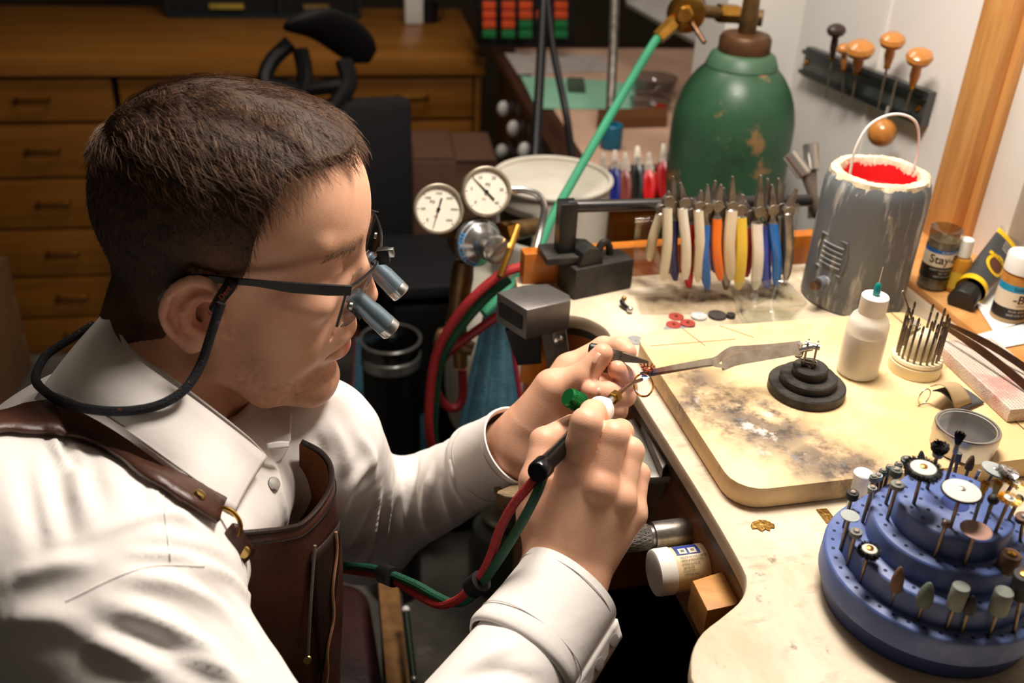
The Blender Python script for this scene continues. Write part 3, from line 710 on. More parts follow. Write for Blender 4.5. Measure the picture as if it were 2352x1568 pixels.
# ---------------------------------------------------------------- hair
hn = vnormals(hv, hq)
def xmax(z): return np.interp(z, [4, 10, 25, 45, 62, 78, 90, 97, 103, 112, 130], [14, 22, 26, 30, 35, 43, 55, 68, 80, 86, 86])
def zmin(x): return np.interp(x, [-110, -92, -60, -30, -20, -10, 12, 30], [-74, -74, -64, -46, -20, 24, 20, 8])
def hmask(P):
    """>0 inside the hair line (mm)"""
    ze = P[:, 2]-12*np.clip(np.abs(P[:, 1])/55, 0, 1)**2*np.clip((P[:, 2]-40)/30, 0, 1); a = xmax(ze)-P[:, 0]; b = P[:, 2]-zmin(P[:, 0]); side = (np.abs(P[:, 1]) < 74.5) | (P[:, 2] > 24)
    return np.where(side, np.minimum(a, b), -5.0)
def sgrad(P):
    e = 0.6; g = np.stack([skull(P+np.array(o, np.float32)*e)-skull(P-np.array(o, np.float32)*e) for o in ((1, 0, 0), (0, 1, 0), (0, 0, 1))], 1)
    return g/(np.linalg.norm(g, axis=1)[:, None]+1e-9)
hm = hmask(hv)
keep = hm[hq].min(1) > -4
used = np.unique(hq[keep]); remap = -np.ones(len(hv), int); remap[used] = np.arange(len(used))
cv_ = hv[used]; cn_ = hn[used]; cm = hm[used]
zt = np.clip((cv_[:, 2]-55)/45, 0, 1); zt = zt*zt*(3-2*zt)
thick = (0.9+1.6*np.clip((cv_[:, 2]+20)/60, 0, 1)+6.0*zt)*np.clip((cm+1)/9, 0, 1)-0.5*(cm < 2)
thick += zt*np.clip(cm/10, 0, 1)*(1.6*vnoise(cv_*np.array([.35, 1.6, 1]), .16, 3)+0.9*vnoise(cv_*np.array([.5, 2, 1]), .4, 4))
m_hair = mat('brown_hair', (74, 51, 36), 0.55, var=0.3, scale=90, bump=0.5, bscale=500, col2=(36, 24, 17), stretch=(1, 3, 1), spec=0.4)
layer(m_hair, (112, 78, 58), 40, 0.2, 0.5, seed=3, mask=[(pm(H1(10, -76, 30)), .022, .02), (pm(H1(22, -72, 14)), .02, .014), (pm(H1(-40, -66, -30)), .020, .02), (pm(H1(-70, -40, -58)), .024, .02), (pm(H1(10, 76, 30)), .022, .02), (pm(H1(-40, 66, -30)), .02, .02)])
hair = mesh('hair', H(cv_+cn_*thick[:, None]), remap[hq[keep]], m_hair, person, world=True)
def strands(name, root, nrm, comb, L, rad, steps, lift, m, parent, curl=0.0, seed=1):
    r_ = np.random.default_rng(seed); n = len(root); P = root.copy(); pts = [P.copy()]; nn = nrm.copy()
    ph = r_.uniform(0, 6.28, n)
    for s in range(1, steps+1):
        t = comb-nn*np.sum(comb*nn, 1)[:, None]; t /= np.linalg.norm(t, axis=1)[:, None]+1e-9
        sd = np.cross(nn, t); a = curl*np.sin(ph+s*0.9)
        P = P+(t+sd*a[:, None])*(L/steps)[:, None]+nn*(lift*(1.25-1.5*(s-1)/steps))*(L/steps)[:, None]
        nn = sgrad(P.astype(np.float32)); pts.append(P.copy())
    pts = np.array(pts); k = steps+1                                  # k,n,3
    T = np.gradient(pts, axis=0); T /= np.linalg.norm(T, axis=2)[..., None]+1e-9
    A = np.cross(T, np.array([.3, .5, .8])); A /= np.linalg.norm(A, axis=2)[..., None]+1e-9; Bq = np.cross(T, A)
    taper = np.linspace(1, .25, k)[:, None]*rad[None]
    V = np.stack([pts+taper[..., None]*(A*math.cos(w)+Bq*math.sin(w)) for w in (0, 2*PI/3, 4*PI/3)], 2)   # k,n,3side,3
    idx = np.arange(k*n*3).reshape(k, n, 3); F = []
    for s in range(3):
        s2 = (s+1) % 3; F.append(np.stack([idx[:-1, :, s], idx[:-1, :, s2], idx[1:, :, s2], idx[1:, :, s]], -1).reshape(-1, 4))
    o = mesh(name, H(V.reshape(-1, 3)), np.vstack(F), m, parent, world=True); o['kind'] = 'stuff'
    return o
m_str = mat('brown_hair_strands', (140, 106, 80), 0.38, var=0.4, scale=160, col2=(58, 39, 27), spec=0.6)
# long strands combed forward on the top
cand = np.where((hm > 1.5) & (hv[:, 2] > 62))[0]; ix = rng.choice(cand, 7000); rt_ = hv[ix]+rng.normal(0, .6, (7000, 3)); nr_ = hn[ix]
cl = vnoise(rt_*np.array([.4, 1, 1]), .22, 11)
comb = np.stack([np.full(7000, 1.0)+.2*cl, -.45+.9*cl+np.where(rt_[:, 1] < -35, -.5, 0), np.where(rt_[:, 2] < 85, -.9, -.15)], 1)
Lh = rng.uniform(16, 34, 7000)*np.clip((rt_[:, 2]-45)/50, .35, 1); front = rt_[:, 0] > 45; Lh[front] *= .62
base = rt_+nr_*rng.uniform(2.5, 7.0, 7000)[:, None]*np.clip(hm[ix]/9, .15, 1)[:, None]
strands('hair_strands', base, nr_, comb, Lh, rng.uniform(.16, .34, 7000), 6, .28, m_str, hair, .42, 21)
# short sides and back
cand = np.where((hm > -1) & (hv[:, 2] <= 78))[0]; ix = rng.choice(cand, 9000); rt_ = hv[ix]+rng.normal(0, .6, (9000, 3)); nr_ = hn[ix]
comb = np.stack([np.where(rt_[:, 0] > 0, .25, -.05), np.zeros(9000), np.full(9000, -1.0)], 1)+rng.normal(0, .22, (9000, 3))
Lh = (2.0+11*np.clip((rt_[:, 2]+10)/85, 0, 1)**1.3)*rng.uniform(.6, 1.2, 9000)
strands('hair_strands', rt_+nr_*.6, nr_, comb, Lh, rng.uniform(.12, .24, 9000), 4, .35, m_str, hair, .15, 22)
# eyebrows
for sy in (-1, 1):
    n = 260; t = rng.uniform(0, 1, n); rt_ = np.stack([89-17*t**1.4, sy*(12+36*t), 46-2*t+rng.normal(0, 2.0, n)], 1).astype(np.float32)
    for _ in range(8):
        d_ = headf(rt_); g = np.stack([headf(rt_+np.array(o, np.float32)*.6)-headf(rt_-np.array(o, np.float32)*.6) for o in ((1, 0, 0), (0, 1, 0), (0, 0, 1))], 1)
        g /= np.linalg.norm(g, axis=1)[:, None]+1e-9; rt_ = rt_-g*d_[:, None]
    comb = np.stack([-.3*np.ones(n), sy*np.ones(n), -.25+.3*rng.normal(size=n)], 1)
    strands('eyebrow', rt_, g, comb, rng.uniform(4, 8, n), rng.uniform(.10, .18, n), 3, .5, mat('brow_hair', (120, 88, 62), .6), person, .1, 30+sy)
# ---------------------------------------------------------------- fingernails
m_nail = mat('fingernail', (230, 178, 154), 0.3, var=0.03)
def nail(p, nrm, tip, w, l):
    nrm = nrm/np.linalg.norm(nrm); tip = tip-nrm*(tip@nrm); tip /= np.linalg.norm(tip); sd = np.cross(nrm, tip); rows = []
    for i in np.linspace(-1, 1, 8):
        rows.append([p+tip*l*i+sd*w*j*math.sqrt(max(.05, 1-.35*i**4))-nrm*(w*.55*j*j)-nrm*.0006*i*i for j in np.linspace(-1, 1, 9)])
    m = MB(); m.grid(rows); m.out('fingernail', m_nail, person, world=True, solid=.0006, sharp=60)
nail(W(1366, 822, .8475), -fw*.55-rt*.75+upv*.35, W(1384, 800, .858)-W(1350, 850, .858), .0030, .0054)
nail(W(1367, 894, .8455), -fw*.9+upv*.35, W(1340, 897, .853)-W(1380, 900, .853), .0040, .0050)
nail(W(1434, 850, .8640), -fw*.3+rt*.9, W(1418, 840, .862)-W(1434, 866, .872), .0040, .0052)
# ---------------------------------------------------------------- leather apron
m_leather = mat('brown_leather', (78, 46, 34), 0.38, scale=14, col2=(50, 28, 20), bump=0.18, bscale=500, spec=0.5)
layer(m_leather, (104, 66, 48), 7, 0.55, 0.75, seed=3)
m_suede = mat('orange_suede', (136, 80, 38), 0.9, scale=18, col2=(84, 46, 22), bump=0.3, bscale=300)
m_dleather = mat('dark_leather', (44, 28, 22), 0.42, scale=14, col2=(28, 17, 13), bump=0.18, bscale=400)
m_rivet = mat('brass_rivet', (190, 160, 96), 0.3, 1.0, scale=60)
m_thread = mat('dark_thread', (26, 18, 14), 0.8)
m_lace = mat('tan_lace', (176, 128, 92), 0.7, scale=60)
apron = bpy.data.objects.new('apron', None); COL.objects.link(apron); apron.parent = person
def strap(upper, lower, lift, name='strap', k=5, n=40):
    a = onshirt(upper, lift, n); b = onshirt(lower, lift, n); n = min(len(a), len(b)); a, b = a[-n:], b[-n:]
    rows = [a*(1-t)+b*t+np.array([0, 0, 1])*0.0015*math.sin(PI*t) for t in np.linspace(0, 1, k)]
    m = MB(); m.grid(rows); return m.out(name, m_leather, apron, world=True, solid=.0034, sharp=50), rows
st_, srow = strap([(-330, 1075), (-230, 1020), (-120, 985), (2, 962), (60, 944), (137, 937), (205, 955), (275, 985), (366, 1048), (440, 1105), (506, 1158)],
                  [(-330, 1140), (-230, 1078), (-120, 1034), (2, 1004), (60, 1006), (137, 1010), (205, 1028), (275, 1066), (350, 1118), (420, 1168), (486, 1207)], .005)
def rivet(x, y, lift, r=.0042, par=None):
    p, nn = hit(SB, x, y); MB().lathe([(r*.9, 0), (r, .0008), (r*.85, .002), (r*.4, .0026)], 16, AX(p+nn*lift, p+nn*(lift+.01))).out('rivet', m_rivet, apron, world=True)
rivet(444, 1153, .0065)
btop = [(538, 1226, .672), (600, 1220, .690), (650, 1214, .708), (695, 1203, .728), (738, 1165, .750), (763, 1118, .774), (757, 1072, .790), (731, 1038, .797), (690, 1014, .798)]
bbot = [(590, 1660, .780), (640, 1660, .800), (680, 1655, .815), (720, 1650, .83), (755, 1640, .85), (782, 1620, .875), (778, 1590, .895), (755, 1570, .91), (715, 1550, .92)]
a = spl([W(*p) for p in btop], 60); b = spl([W(*p) for p in bbot], 60); rows = []
cen = (a.mean(0)+np.array([-.04, 0, 0]))
for t in np.linspace(0, 1, 24):
    r_ = a*(1-t)+b*t; r_ = r_+(r_-r_.mean(0))*(.10*math.sin(PI*min(1, t*1.3))); r_ = r_+np.stack([.002*np.sin(np.linspace(0, 9, 60)+5*t)]*3, 1)*[1, 0, 0]; rows.append(r_)
m = MB(); m.grid(rows); bib = m.out('bib', m_leather, apron, world=True, solid=.003, sharp=50)
inn = [r_+(cen-r_)*np.array([.045, .045, 0]) for r_ in rows]
m = MB(); m.grid(inn); m.out('bib_lining', m_suede, apron, world=True, sharp=50)
MB().tube(rows[0], .0023, 8).out('bib_edging', m_dleather, apron, world=True)
th = MB(); th.tube(rows[1]*np.array([1, 1, 1])+np.cross(np.gradient(rows[1], axis=0), [0, 0, 1])/np.linalg.norm(np.gradient(rows[1], axis=0), axis=1)[:, None]*.0019, .0006, 4); th.out('stitching', m_thread, apron, world=True)
# tab that joins the bib to the strap, ring and rivets
sheet('bib_tab', [(516, 1222, .652), (535, 1203, .652), (552, 1204, .656)], [(548, 1300, .668), (570, 1280, .672), (584, 1262, .678)], m_leather, apron, n=12, k=6, solid=.0035, bulge=.004)
q = W(520, 1200, .655); e1 = (W(540, 1222, .655)-q); e1 /= np.linalg.norm(e1); e2 = np.cross(e1, fw); e2 /= np.linalg.norm(e2)
MB().tube([q+e1*.011*math.cos(t)+e2*.008*math.sin(t) for t in np.linspace(0, 2*PI, 26)], .0016, 8).out('ring', m_brass, apron, world=True)
p = W(561, 1267, .664); MB().lathe([(.004, 0), (.0044, .0008), (.0038, .0022), (.002, .0026)], 16, AX(p, p-fw*.01)).out('rivet', m_rivet, apron, world=True)
def bibpt(i, j, off=.003):                                        # i: 0..59 across, j: 0..23 down
    i0 = int(min(58, i)); f = i-i0; j0 = int(min(22, j)); g = j-j0
    P_ = (rows[j0][i0]*(1-f)+rows[j0][i0+1]*f)*(1-g)+(rows[j0+1][i0]*(1-f)+rows[j0+1][i0+1]*f)*g
    n_ = np.cross(rows[j0][i0+1]-rows[j0][i0], rows[j0+1][i0]-rows[j0][i0]); n_ /= np.linalg.norm(n_)
    return P_+n_*(off if (n_@fw) < 0 else -off)
pk = MB(); pk.grid([[bibpt(24+(8-j*.55)*s-s*0, 3.2+j, .0035) for s in np.linspace(0, 1.6, 7)] for j in np.linspace(0, 17, 18)]); pk.out('pocket', m_dleather, apron, world=True, solid=.0016)
MB().tube([bibpt(25-j*.42, 2.5+j, .005) for j in np.linspace(0, 12, 16)], .0013, 6).out('pocket_edge', mat('grey_green_piping', (120, 116, 96), .6), apron, world=True)
MB().tube([bibpt(33-j*.55+.6*math.sin(j), 3.2+j, .006) for j in np.linspace(0, 15, 22)], .0012, 6).out('lace', m_lace, apron, world=True)
p = bibpt(19.6, 14.5, .006); MB().lathe([(.0034, 0), (.0038, .0008), (.003, .002)], 14, AX(p, p-fw*.01)).out('rivet', m_rivet, apron, world=True)
# ================================================================== magnifying glasses
m_black = mat('black_plastic', (20, 20, 21), 0.42, var=0.1)
m_gun = mat('blue_grey_anodised', (122, 140, 152), 0.36, 0.7, scale=200, var=0.06)
m_silver = mat('satin_silver', (200, 200, 196), 0.3, 1.0, var=0.04)
m_lens = glassmat('spectacle_lens', (240, 240, 242), base=.05)
m_rim = mat('smoked_rim', (46, 46, 48), 0.2, 0.3)
gl = thing('magnifying_glasses', 'black-armed glasses with twin grey magnifier barrels on the man\'s face', 'glasses', tuple(H1(95, 0, 20)))
def hp(*pts): return [H1(*p) for p in pts]
for sy in (-1, 1):
    top_ = spl([(99, sy*67, 31), (78, sy*72, 30), (52, sy*75.5, 27.5), (20, sy*79, 25), (-8, sy*81, 22.5), (-22, sy*82, 14), (-30, sy*83, 0)], 40)
    ht = np.interp(np.linspace(0, 1, 40), [0, .12, .3, .42, .55, .8, 1], [7.5, 8.5, 7.5, 4.6, 4.6, 5.0, 3.5])
    rows_ = [[q+np.array([0, dy, -dz*h_]) for dy, dz in ((-1.1, 0), (1.1, 0), (1.1, 1), (-1.1, 1))] for q, h_ in zip(top_, ht)]
    m = MB(); m.grid([[H1(*q) for q in r_] for r_ in rows_], closed=True); m.out('temple_arm', m_black, gl, world=True, sharp=40)
    lens = []
    for t in np.linspace(0, 1, 18):
        y = sy*(7+60*t); xf = 109-13*t*t; zt_ = 27-4*(1-t)**2+1.5*t; zb_ = -13+12*(1-t)**3+9*t**4
        lens.append([H1(xf-(1-s)*3.5, y, zt_*s+zb_*(1-s)) for s in np.linspace(0, 1, 9)])
    m = MB(); m.grid(lens); m.out('lens', m_lens, gl, world=True, solid=.0014, sharp=60)
    MB().tube([r_[-1] for r_ in lens]+[r_ for r_ in lens[-1][::-1]], .0011, 6).out('rim', m_rim, gl, world=True)
    m = MB(); m.tube(hp((100, sy*16, 20), (96, sy*15, 14), (90, sy*13, 8), (87, sy*12, 3)), .0007, 6); m.ball(H1(87, sy*12, 2), .0026, 10, 6); m.out('nose_pad', m_silver, gl, world=True)
    a0 = np.array((100, sy*32.5, 3.0)); dr = np.array((.80, -sy*.05, -.60)); dr /= np.linalg.norm(dr)
    prof = [(6.2, -4), (7.2, -3), (7.4, 12), (8.4, 17), (8.6, 30), (8.8, 31), (8.8, 31.2)]
    q0, q1 = H1(*a0), H1(*(a0+dr*10)); bar = MB().lathe([(r/1000, z/1000) for r, z in prof], 28, AX(q0, q1)).out('magnifier_barrel', m_gun, gl, world=True)
    MB().lathe([(r/1000, z/1000) for r, z in ((8.6, 31.2), (8.7, 31.4), (8.7, 37.5), (8.1, 38.2), (7.0, 38.2), (7.0, 36))], 28, AX(q0, q1)).out('barrel_ring', m_silver, bar, world=True)
    MB().lathe([(.0001, .0368), (.0070, .0368)], 28, AX(q0, q1), cap=False).out('front_glass', mat('dark_optic', (16, 18, 24), .05, coat=1), bar, world=True)
    MB().box((0, 0, 0), (.006, .007, .014), M=AX(H1(*(a0+np.array((2, sy*1, -9)))), H1(*(a0+dr*10+np.array((2, sy*1, -9)))))).out('mount', m_black, bar, world=True)
    MB().lathe([(.0028, -.001), (.0028, .001)], 12, AX(H1(100, sy*62, 12), H1(90, sy*62, 12))).out('screw', m_silver, gl, world=True)
m = MB(); m.tube(hp((106, -9, 22), (110, 0, 24), (106, 9, 22)), .0016, 8); m.out('bridge', m_rim, gl, world=True)
MB().box((0, 0, 0), (.008, .012, .009), M=AX(H1(113, 0, 26), H1(125, 0, 30)), bev=.001).out('lamp_mount', m_black, gl, world=True)
MB().box((0, 0, 0), (.005, .007, .005), M=AX(H1(118, 0, 30), H1(130, 0, 34)), bev=.0008).out('mount_clip', m_silver, gl, world=True)
# retainer cord
m_cord = mat('dark_speckled_cord', (30, 32, 40), 0.8, scale=700, col2=(14, 14, 18), bump=0.6, bscale=900)
layer(m_cord, (150, 84, 40), 260, 0.64, 0.68, seed=2); layer(m_cord, (48, 66, 110), 240, 0.64, 0.69, seed=5)
sl = [H1(20, -83, 24), H1(14, -85, 12), H1(9, -86, 1)]
MB().tube(spl(sl, 8), [.0042, .0046, .0046, .0044, .0042, .0040, .0038, .0036], 10).out('cord_sleeve', m_black, gl, world=True)
m_ot = mat('orange_print', (232, 110, 30), .5); m_bt = mat('blue_print', (40, 90, 160), .5)
sd_ = -fw; tx = H1(22, -83, 26)-H1(9, -86, 1); tx /= np.linalg.norm(tx); ty = np.cross(sd_, tx); ty /= np.linalg.norm(ty)
def TM(o, x, y):
    z = np.cross(x, y); M_ = Matrix.Identity(4)
    for i in range(3): M_[i][0] = x[i]; M_[i][1] = y[i]; M_[i][2] = z[i]; M_[i][3] = o[i]
    return M_
def wtext(name, s, size, m_, parent, o, x, y, **k):
    top_p = parent
    while top_p.parent is not None: top_p = top_p.parent
    return text(name, s, size, m_, parent, M=FR[top_p.name].inverted() @ TM(o, x, y), **k)
wtext('lettering', 'Dent', .0058, m_ot, gl, H1(17, -89.5, 18), tx, ty)
wtext('lettering', 'Luxe', .0058, m_bt, gl, H1(10.5, -91.2, 5), tx, ty)
def dep(x, y, d, up=.004):
    h_, _n = hit(SB, x, y); return min(d, proj(h_)[2]-up) if h_ is not None else d
cp = [(508, 696, .672), (487, 760, .675), (462, 835, .678), (425, 893, .672), (370, 928, .665), (300, 943, .662), (225, 942, .668), (150, 926, .69), (100, 896, .72), (82, 866, .745), (105, 818, .77), (160, 780, .785), (215, 745, .80)]
MB().tube(spl([W(x, y, dep(x, y, d, .010) if y > 850 else d) for x, y, d in cp], 70), .0034, 10).out('retainer_cord', m_cord, gl, world=True)
for sy in (-1,):
    wtext('lettering', '15', .0055, mat('grey_print', (60, 60, 62), .5), gl, H1(78, -73.8, 26), HX, HZ)
# ================================================================== what the hands hold
def zat(P, py):
    """height above P at which the vertical through P crosses photo row py"""
    lo_, hi_ = -0.3, 2.4
    for _ in range(40):
        m_ = (lo_+hi_)/2
        if proj(np.array(P)+[0, 0, m_])[1] > py: lo_ = m_
        else: hi_ = m_
    return lo_
m_steel = mat('worn_steel', (160, 154, 146), 0.32, 0.75, scale=60, col2=(108, 100, 92), bump=0.05)
m_dsteel = mat('dark_steel', (138, 128, 116), 0.4, 0.5, scale=50, col2=(92, 84, 74), bump=0.08)
m_bsteel = mat('bright_steel', (210, 206, 200), 0.2, 0.85, var=0.05)
m_iron = mat('black_iron', (44, 42, 40), 0.55, 0.4, scale=60, col2=(70, 66, 62), bump=0.25, bscale=300)
m_gold = mat('yellow_gold', (226, 178, 96), 0.18, 1.0, var=0.05)
m_rose = mat('rose_gold', (226, 150, 116), 0.2, 1.0, var=0.05)
m_green = mat('green_anodised', (34, 130, 66), 0.3, 0.7, var=0.08)
m_tip = mat('torch_tip_copper', (118, 82, 62), 0.35, 1.0, scale=80, col2=(150, 122, 104))
m_wplast = mat('white_enamel', (232, 231, 226), 0.3, var=0.03)
t0, t1_ = W(1236, 1083, .700), W(1366, 954, .783); tdir = (t1_-t0)/np.linalg.norm(t1_-t0)
torch = thing('soldering_torch', 'slim black soldering torch with green valve knob in the man\'s right hand', 'torch', tuple(t1_))
MB().lathe([(.0076, -.001), (.0080, 0), (.0080, .010), (.0074, .011), (.0064, .013), (.0064, float(np.linalg.norm(t1_-t0))+.002)], 28, AX(t0, t1_)).out('handle', mat('black_tube', (16, 16, 18), .22, var=.05), torch, world=True)
MB().lathe([(.0072, -.0022), (.0076, -.0008)], 24, AX(t0, t1_)).out('end_cap', mat('matt_rubber', (14, 14, 15), .9, spec=.1), torch, world=True)
h0 = t1_; h1_ = W(1402, 926, .803)
MB().lathe([(.006, -.002), (.0100, 0), (.0112, .004), (.0112, .013), (.0098, .0165), (.0058, .0175), (.0058, .023), (.0046, .024), (.0046, .026)], 30, AX(h0, h0+tdir)).out('torch_head', m_wplast, torch, world=True)
k0 = h0+tdir*.006; k1 = W(1322, 920, .775); kd = (k1-k0)/np.linalg.norm(k1-k0)
kn = MB(); prof = [(.0032, .006), (.0032, .012), (.0052, .0125), (.0072, .018), (.0078, .023), (.0078, .030), (.0066, .0335)]
kn.lathe(prof, 24, AX(k0, k1)); kno = kn.out('valve_knob', m_green, torch, world=True)
kb = MB(); Mk = AX(k0, k1)
for a_ in np.linspace(0, 2*PI, 26, endpoint=False):
    kb.tube([tuple(Mk @ Vector((.0076*math.cos(a_+q*.5), .0076*math.sin(a_+q*.5), .019+.012*q))) for q in (0, .5, 1)], .0005, 4)
kb.out('knurling', m_green, kno, world=True)
n0 = h0+tdir*.026; n1 = W(1413, 916, .812); nd = (W(1432, 896, .828)-n0); nd /= np.linalg.norm(nd)
MB().lathe([(.0028, -.004), (.0028, .012)], 14, AX(n0, n0+nd)).out('spigot', m_bsteel, torch, world=True)
MB().lathe([(.0044, .009), (.0052, .010), (.0052, .017), (.0040, .019)], 6, AX(n0, n0+nd)).out('tip_nut', m_brass, torch, world=True, sharp=20)
tp = spl([n0+nd*.018, W(1433, 893, .829), W(1450, 880, .838), W(1464, 875, .845), W(1475, 871, .8505)], 20)
MB().tube(tp, list(np.linspace(.0021, .0014, 20)), 10).out('tip', m_tip, torch, world=True)
m_flame = mat('blue_flame', (130, 170, 255), .5, emit=(120, 165, 255), est=6.0, trans=.6)
MB().lathe([(.0009, 0), (.0016, .002), (.0013, .005), (.0005, .009), (.0001, .011)], 10, AX(tp[-1], tp[-1]+(tp[-1]-tp[-3]))).out('flame', m_flame, torch, world=True)
# torch hoses
m_red = mat('red_braided_hose', (176, 44, 44), 0.6, scale=500, col2=(140, 26, 30), bump=0.4, bscale=900)
m_grn = mat('green_braided_hose', (22, 84, 58), 0.6, scale=500, col2=(12, 58, 40), bump=0.4, bscale=900)
red_p = [(1238, 1086, .712), (1218, 1112, .707), (1180, 1158, .712), (1150, 1212, .722), (1126, 1280, .735), (1104, 1322, .745), (1080, 1352, .755), (1050, 1378, .77), (1012, 1388, .79), (970, 1372, .81), (922, 1342, .84), (880, 1322, .87), (820, 1312, .91), (760, 1308, .95), (690, 1330, 1.0)]
grn_p = [(1248, 1093, .712), (1232, 1135, .705), (1198, 1200, .712), (1160, 1262, .722), (1128, 1310, .737), (1104, 1344, .748), (1078, 1374, .762), (1040, 1384, .778), (1004, 1370, .795), (958, 1344, .815), (912, 1324, .842), (872, 1308, .872), (815, 1300, .91), (760, 1302, .95), (690, 1322, 1.0)]
hr = MB().tube(spl([W(*p) for p in red_p], 110), .0036, 10).out('gas_hose', m_red); tag(hr, 'red braided hose hanging from the torch in the man\'s right hand', 'hose')
hg = MB().tube(spl([W(*p) for p in grn_p], 110), .0036, 10).out('gas_hose', m_grn); tag(hg, 'dark green braided hose hanging from the torch in the man\'s right hand', 'hose')
for (p, q) in (((1106, 1333, .744), (1085, 1350, .752)), ((905, 1326, .846), (880, 1316, .868))):
    b_ = MB().cyl(W(*p), W(*q), .0085, seg=16).out('hose_band', m_black); tag(b_, 'black band clasping the red and green hoses %s' % ('at their lowest bend' if p[0] > 1000 else 'beside the apron'), 'band')
# fine pliers in the left hand
fp = thing('fine_pliers', 'tiny pointed steel pliers held between left thumb and forefinger', 'pliers', tuple(W(1420, 815, .867)))
pa, pb, pc, pd_ = W(1352, 799, .870), W(1392, 807, .868), W(1428, 818, .864), W(1489, 831, .853)
MB().tube([pa, pa*.9+pb*.1, pb], [.0035, .0052, .0052], 12).out('grip', m_black, fp, world=True)
def taperbox(mb, p, q, w0, h0_, w1, h1__, side):
    d = (q-p)/np.linalg.norm(q-p); s_ = side-d*(side@d); s_ /= np.linalg.norm(s_); u_ = np.cross(d, s_)
    V = [c+s_*w*a+u_*h*b for c, w, h in ((p, w0, h0_), (q, w1, h1__)) for a, b in ((-1, -1), (1, -1), (1, 1), (-1, 1))]
    return mb.add(V, [(0, 3, 2, 1), (4, 5, 6, 7), (0, 1, 5, 4), (1, 2, 6, 5), (2, 3, 7, 6), (3, 0, 4, 7)])
m = MB(); taperbox(m, pb, pc, .0045, .006, .0045, .0062, upv); m.out('joint', m_steel, fp, world=True, sharp=20)
m = MB(); taperbox(m, pc+upv*.0016, pd_+upv*.0004, .0022, .0052, .0005, .0012, upv); m.out('jaw', m_dsteel, fp, world=True, sharp=20)
m = MB(); taperbox(m, pc-upv*.0028, pd_-upv*.0008, .0022, .0052, .0005, .0012, upv); m.out('jaw', m_dsteel, fp, world=True, sharp=20)
# gold ring under the flame
rg = W(1478, 884, .853); ringo = thing('gold_ring', 'thin gold ring with a spiky rose-gold setting clamped in the tweezers', 'ring', tuple(rg))
ra_ = np.cross(upv, fw*.75+rt*.66); ra_ /= np.linalg.norm(ra_)
MB().tube([rg+ra_*.0098*math.sin(t)+upv*.0098*math.cos(t) for t in np.linspace(0, 2*PI, 40)], .0009, 8).out('band', m_gold, ringo, world=True)
st = rg+upv*.0125+rt*.003; m = MB()
for k in range(9):
    a_ = 2*PI*k/9; o_ = np.array([math.cos(a_), math.sin(a_), 0]); m.tube([st, st+o_*.0035+np.array([0, 0, .001]), st+o_*.0058+np.array([0, 0, .0045])], [.0009, .0008, .0006], 6); m.ball(st+o_*.0058+np.array([0, 0, .0048]), .0009, 8, 5)
    m.tube([st+o_*.0045+np.array([0, 0, .0015]), st+np.array([math.cos(a_+.7), math.sin(a_+.7), 0])*.0045+np.array([0, 0, .0015])], .0006, 5)
m.out('setting', m_rose, ringo, world=True)
# ================================================================== third hand with soldering tweezers
tb = B(1850, 897, BT); th3 = thing('soldering_third_hand', 'stepped black iron base holding cross-lock soldering tweezers over the board', 'third hand', tuple(tb))
for r, z0, z1 in ((.0345, 0, .0095), (.0255, .0095, .0175), (.0158, .0175, .0265)):
    MB().lathe([(r, z0), (r, z1-.0012), (r-.0012, z1), (.002, z1)], 48).out('base_step', m_iron, th3)
jp = W(1862, 812, .886)
for o in (-.0042, .0042):
    m = MB(); m.prism(rrect(-.0052, -.0135, .0052, .0135, .005), -.0009, .0009)
    o_ = m.out('link_plate', m_steel, th3); M_ = TM(jp+np.array([.9, -.35, 0])*o-tb, np.array([.36, .93, 0]), np.array([.0, .0, 1.0]))
    for v in o_.data.vertices: v.co = M_ @ v.co
for z in (-.008, .008):
    MB().cyl(jp+np.array([-.9, .35, 0])*.007+[0, 0, z], jp+np.array([.9, -.35, 0])*.007+[0, 0, z], .0026, seg=12).out('screw', m_bsteel, th3, world=True)
MB().cyl(tb+[0, 0, .0262], jp-[0, 0, .010], .0045, .0032, 12).out('post', m_steel, th3, world=True)
cl_ = W(1836, 802, .884); m = MB(); m.ball(cl_+[0, 0, -.004], .0045, 14, 9); m.cyl(cl_, jp+[0, 0, .007], .0034, seg=12); m.cyl(cl_+[0, 0, -.008], cl_+[0, 0, .006], .0024, seg=10); m.out('swivel_clamp', m_bsteel, th3, world=True)
def ribbon(pts, hw, th_, wdir, tdir_):
    P_ = spl([W(*p) for p in pts], 36); H_ = np.interp(np.linspace(0, 1, 36), np.linspace(0, 1, len(hw)), hw); rows = []
    for p, h_ in zip(P_, H_): rows.append([p+wdir*h_*a+tdir_*th_*b for a, b in ((-1, -1), (1, -1), (1, 1), (-1, 1))])
    m = MB(); m.grid(rows, closed=True); m.F.append((0, 1, 2, 3)); m.F.append((143, 142, 141, 140)); return m
m_blade = mat('heat_tinted_steel', (206, 194, 178), 0.34, 0.25, scale=60, col2=(166, 148, 128))
layer(m_blade, (150, 92, 66), 60, 0.3, 0.6, mask=[(tuple(W(1515, 852, .855)-tb), .012, .010)]); layer(m_blade, (70, 90, 130), 60, 0.3, 0.6, seed=4, mask=[(tuple(W(1490, 858, .853)-tb), .007, .006)])
ribbon([(1838, 800, .882), (1800, 806, .880), (1740, 816, .877), (1690, 826, .874), (1662, 838, .871), (1658, 836, .871)], [.0050, .0055, .0056, .0054, .0050, .0046], .0006, upv, fw).out('blade', m_blade, th3, world=True, sharp=30)
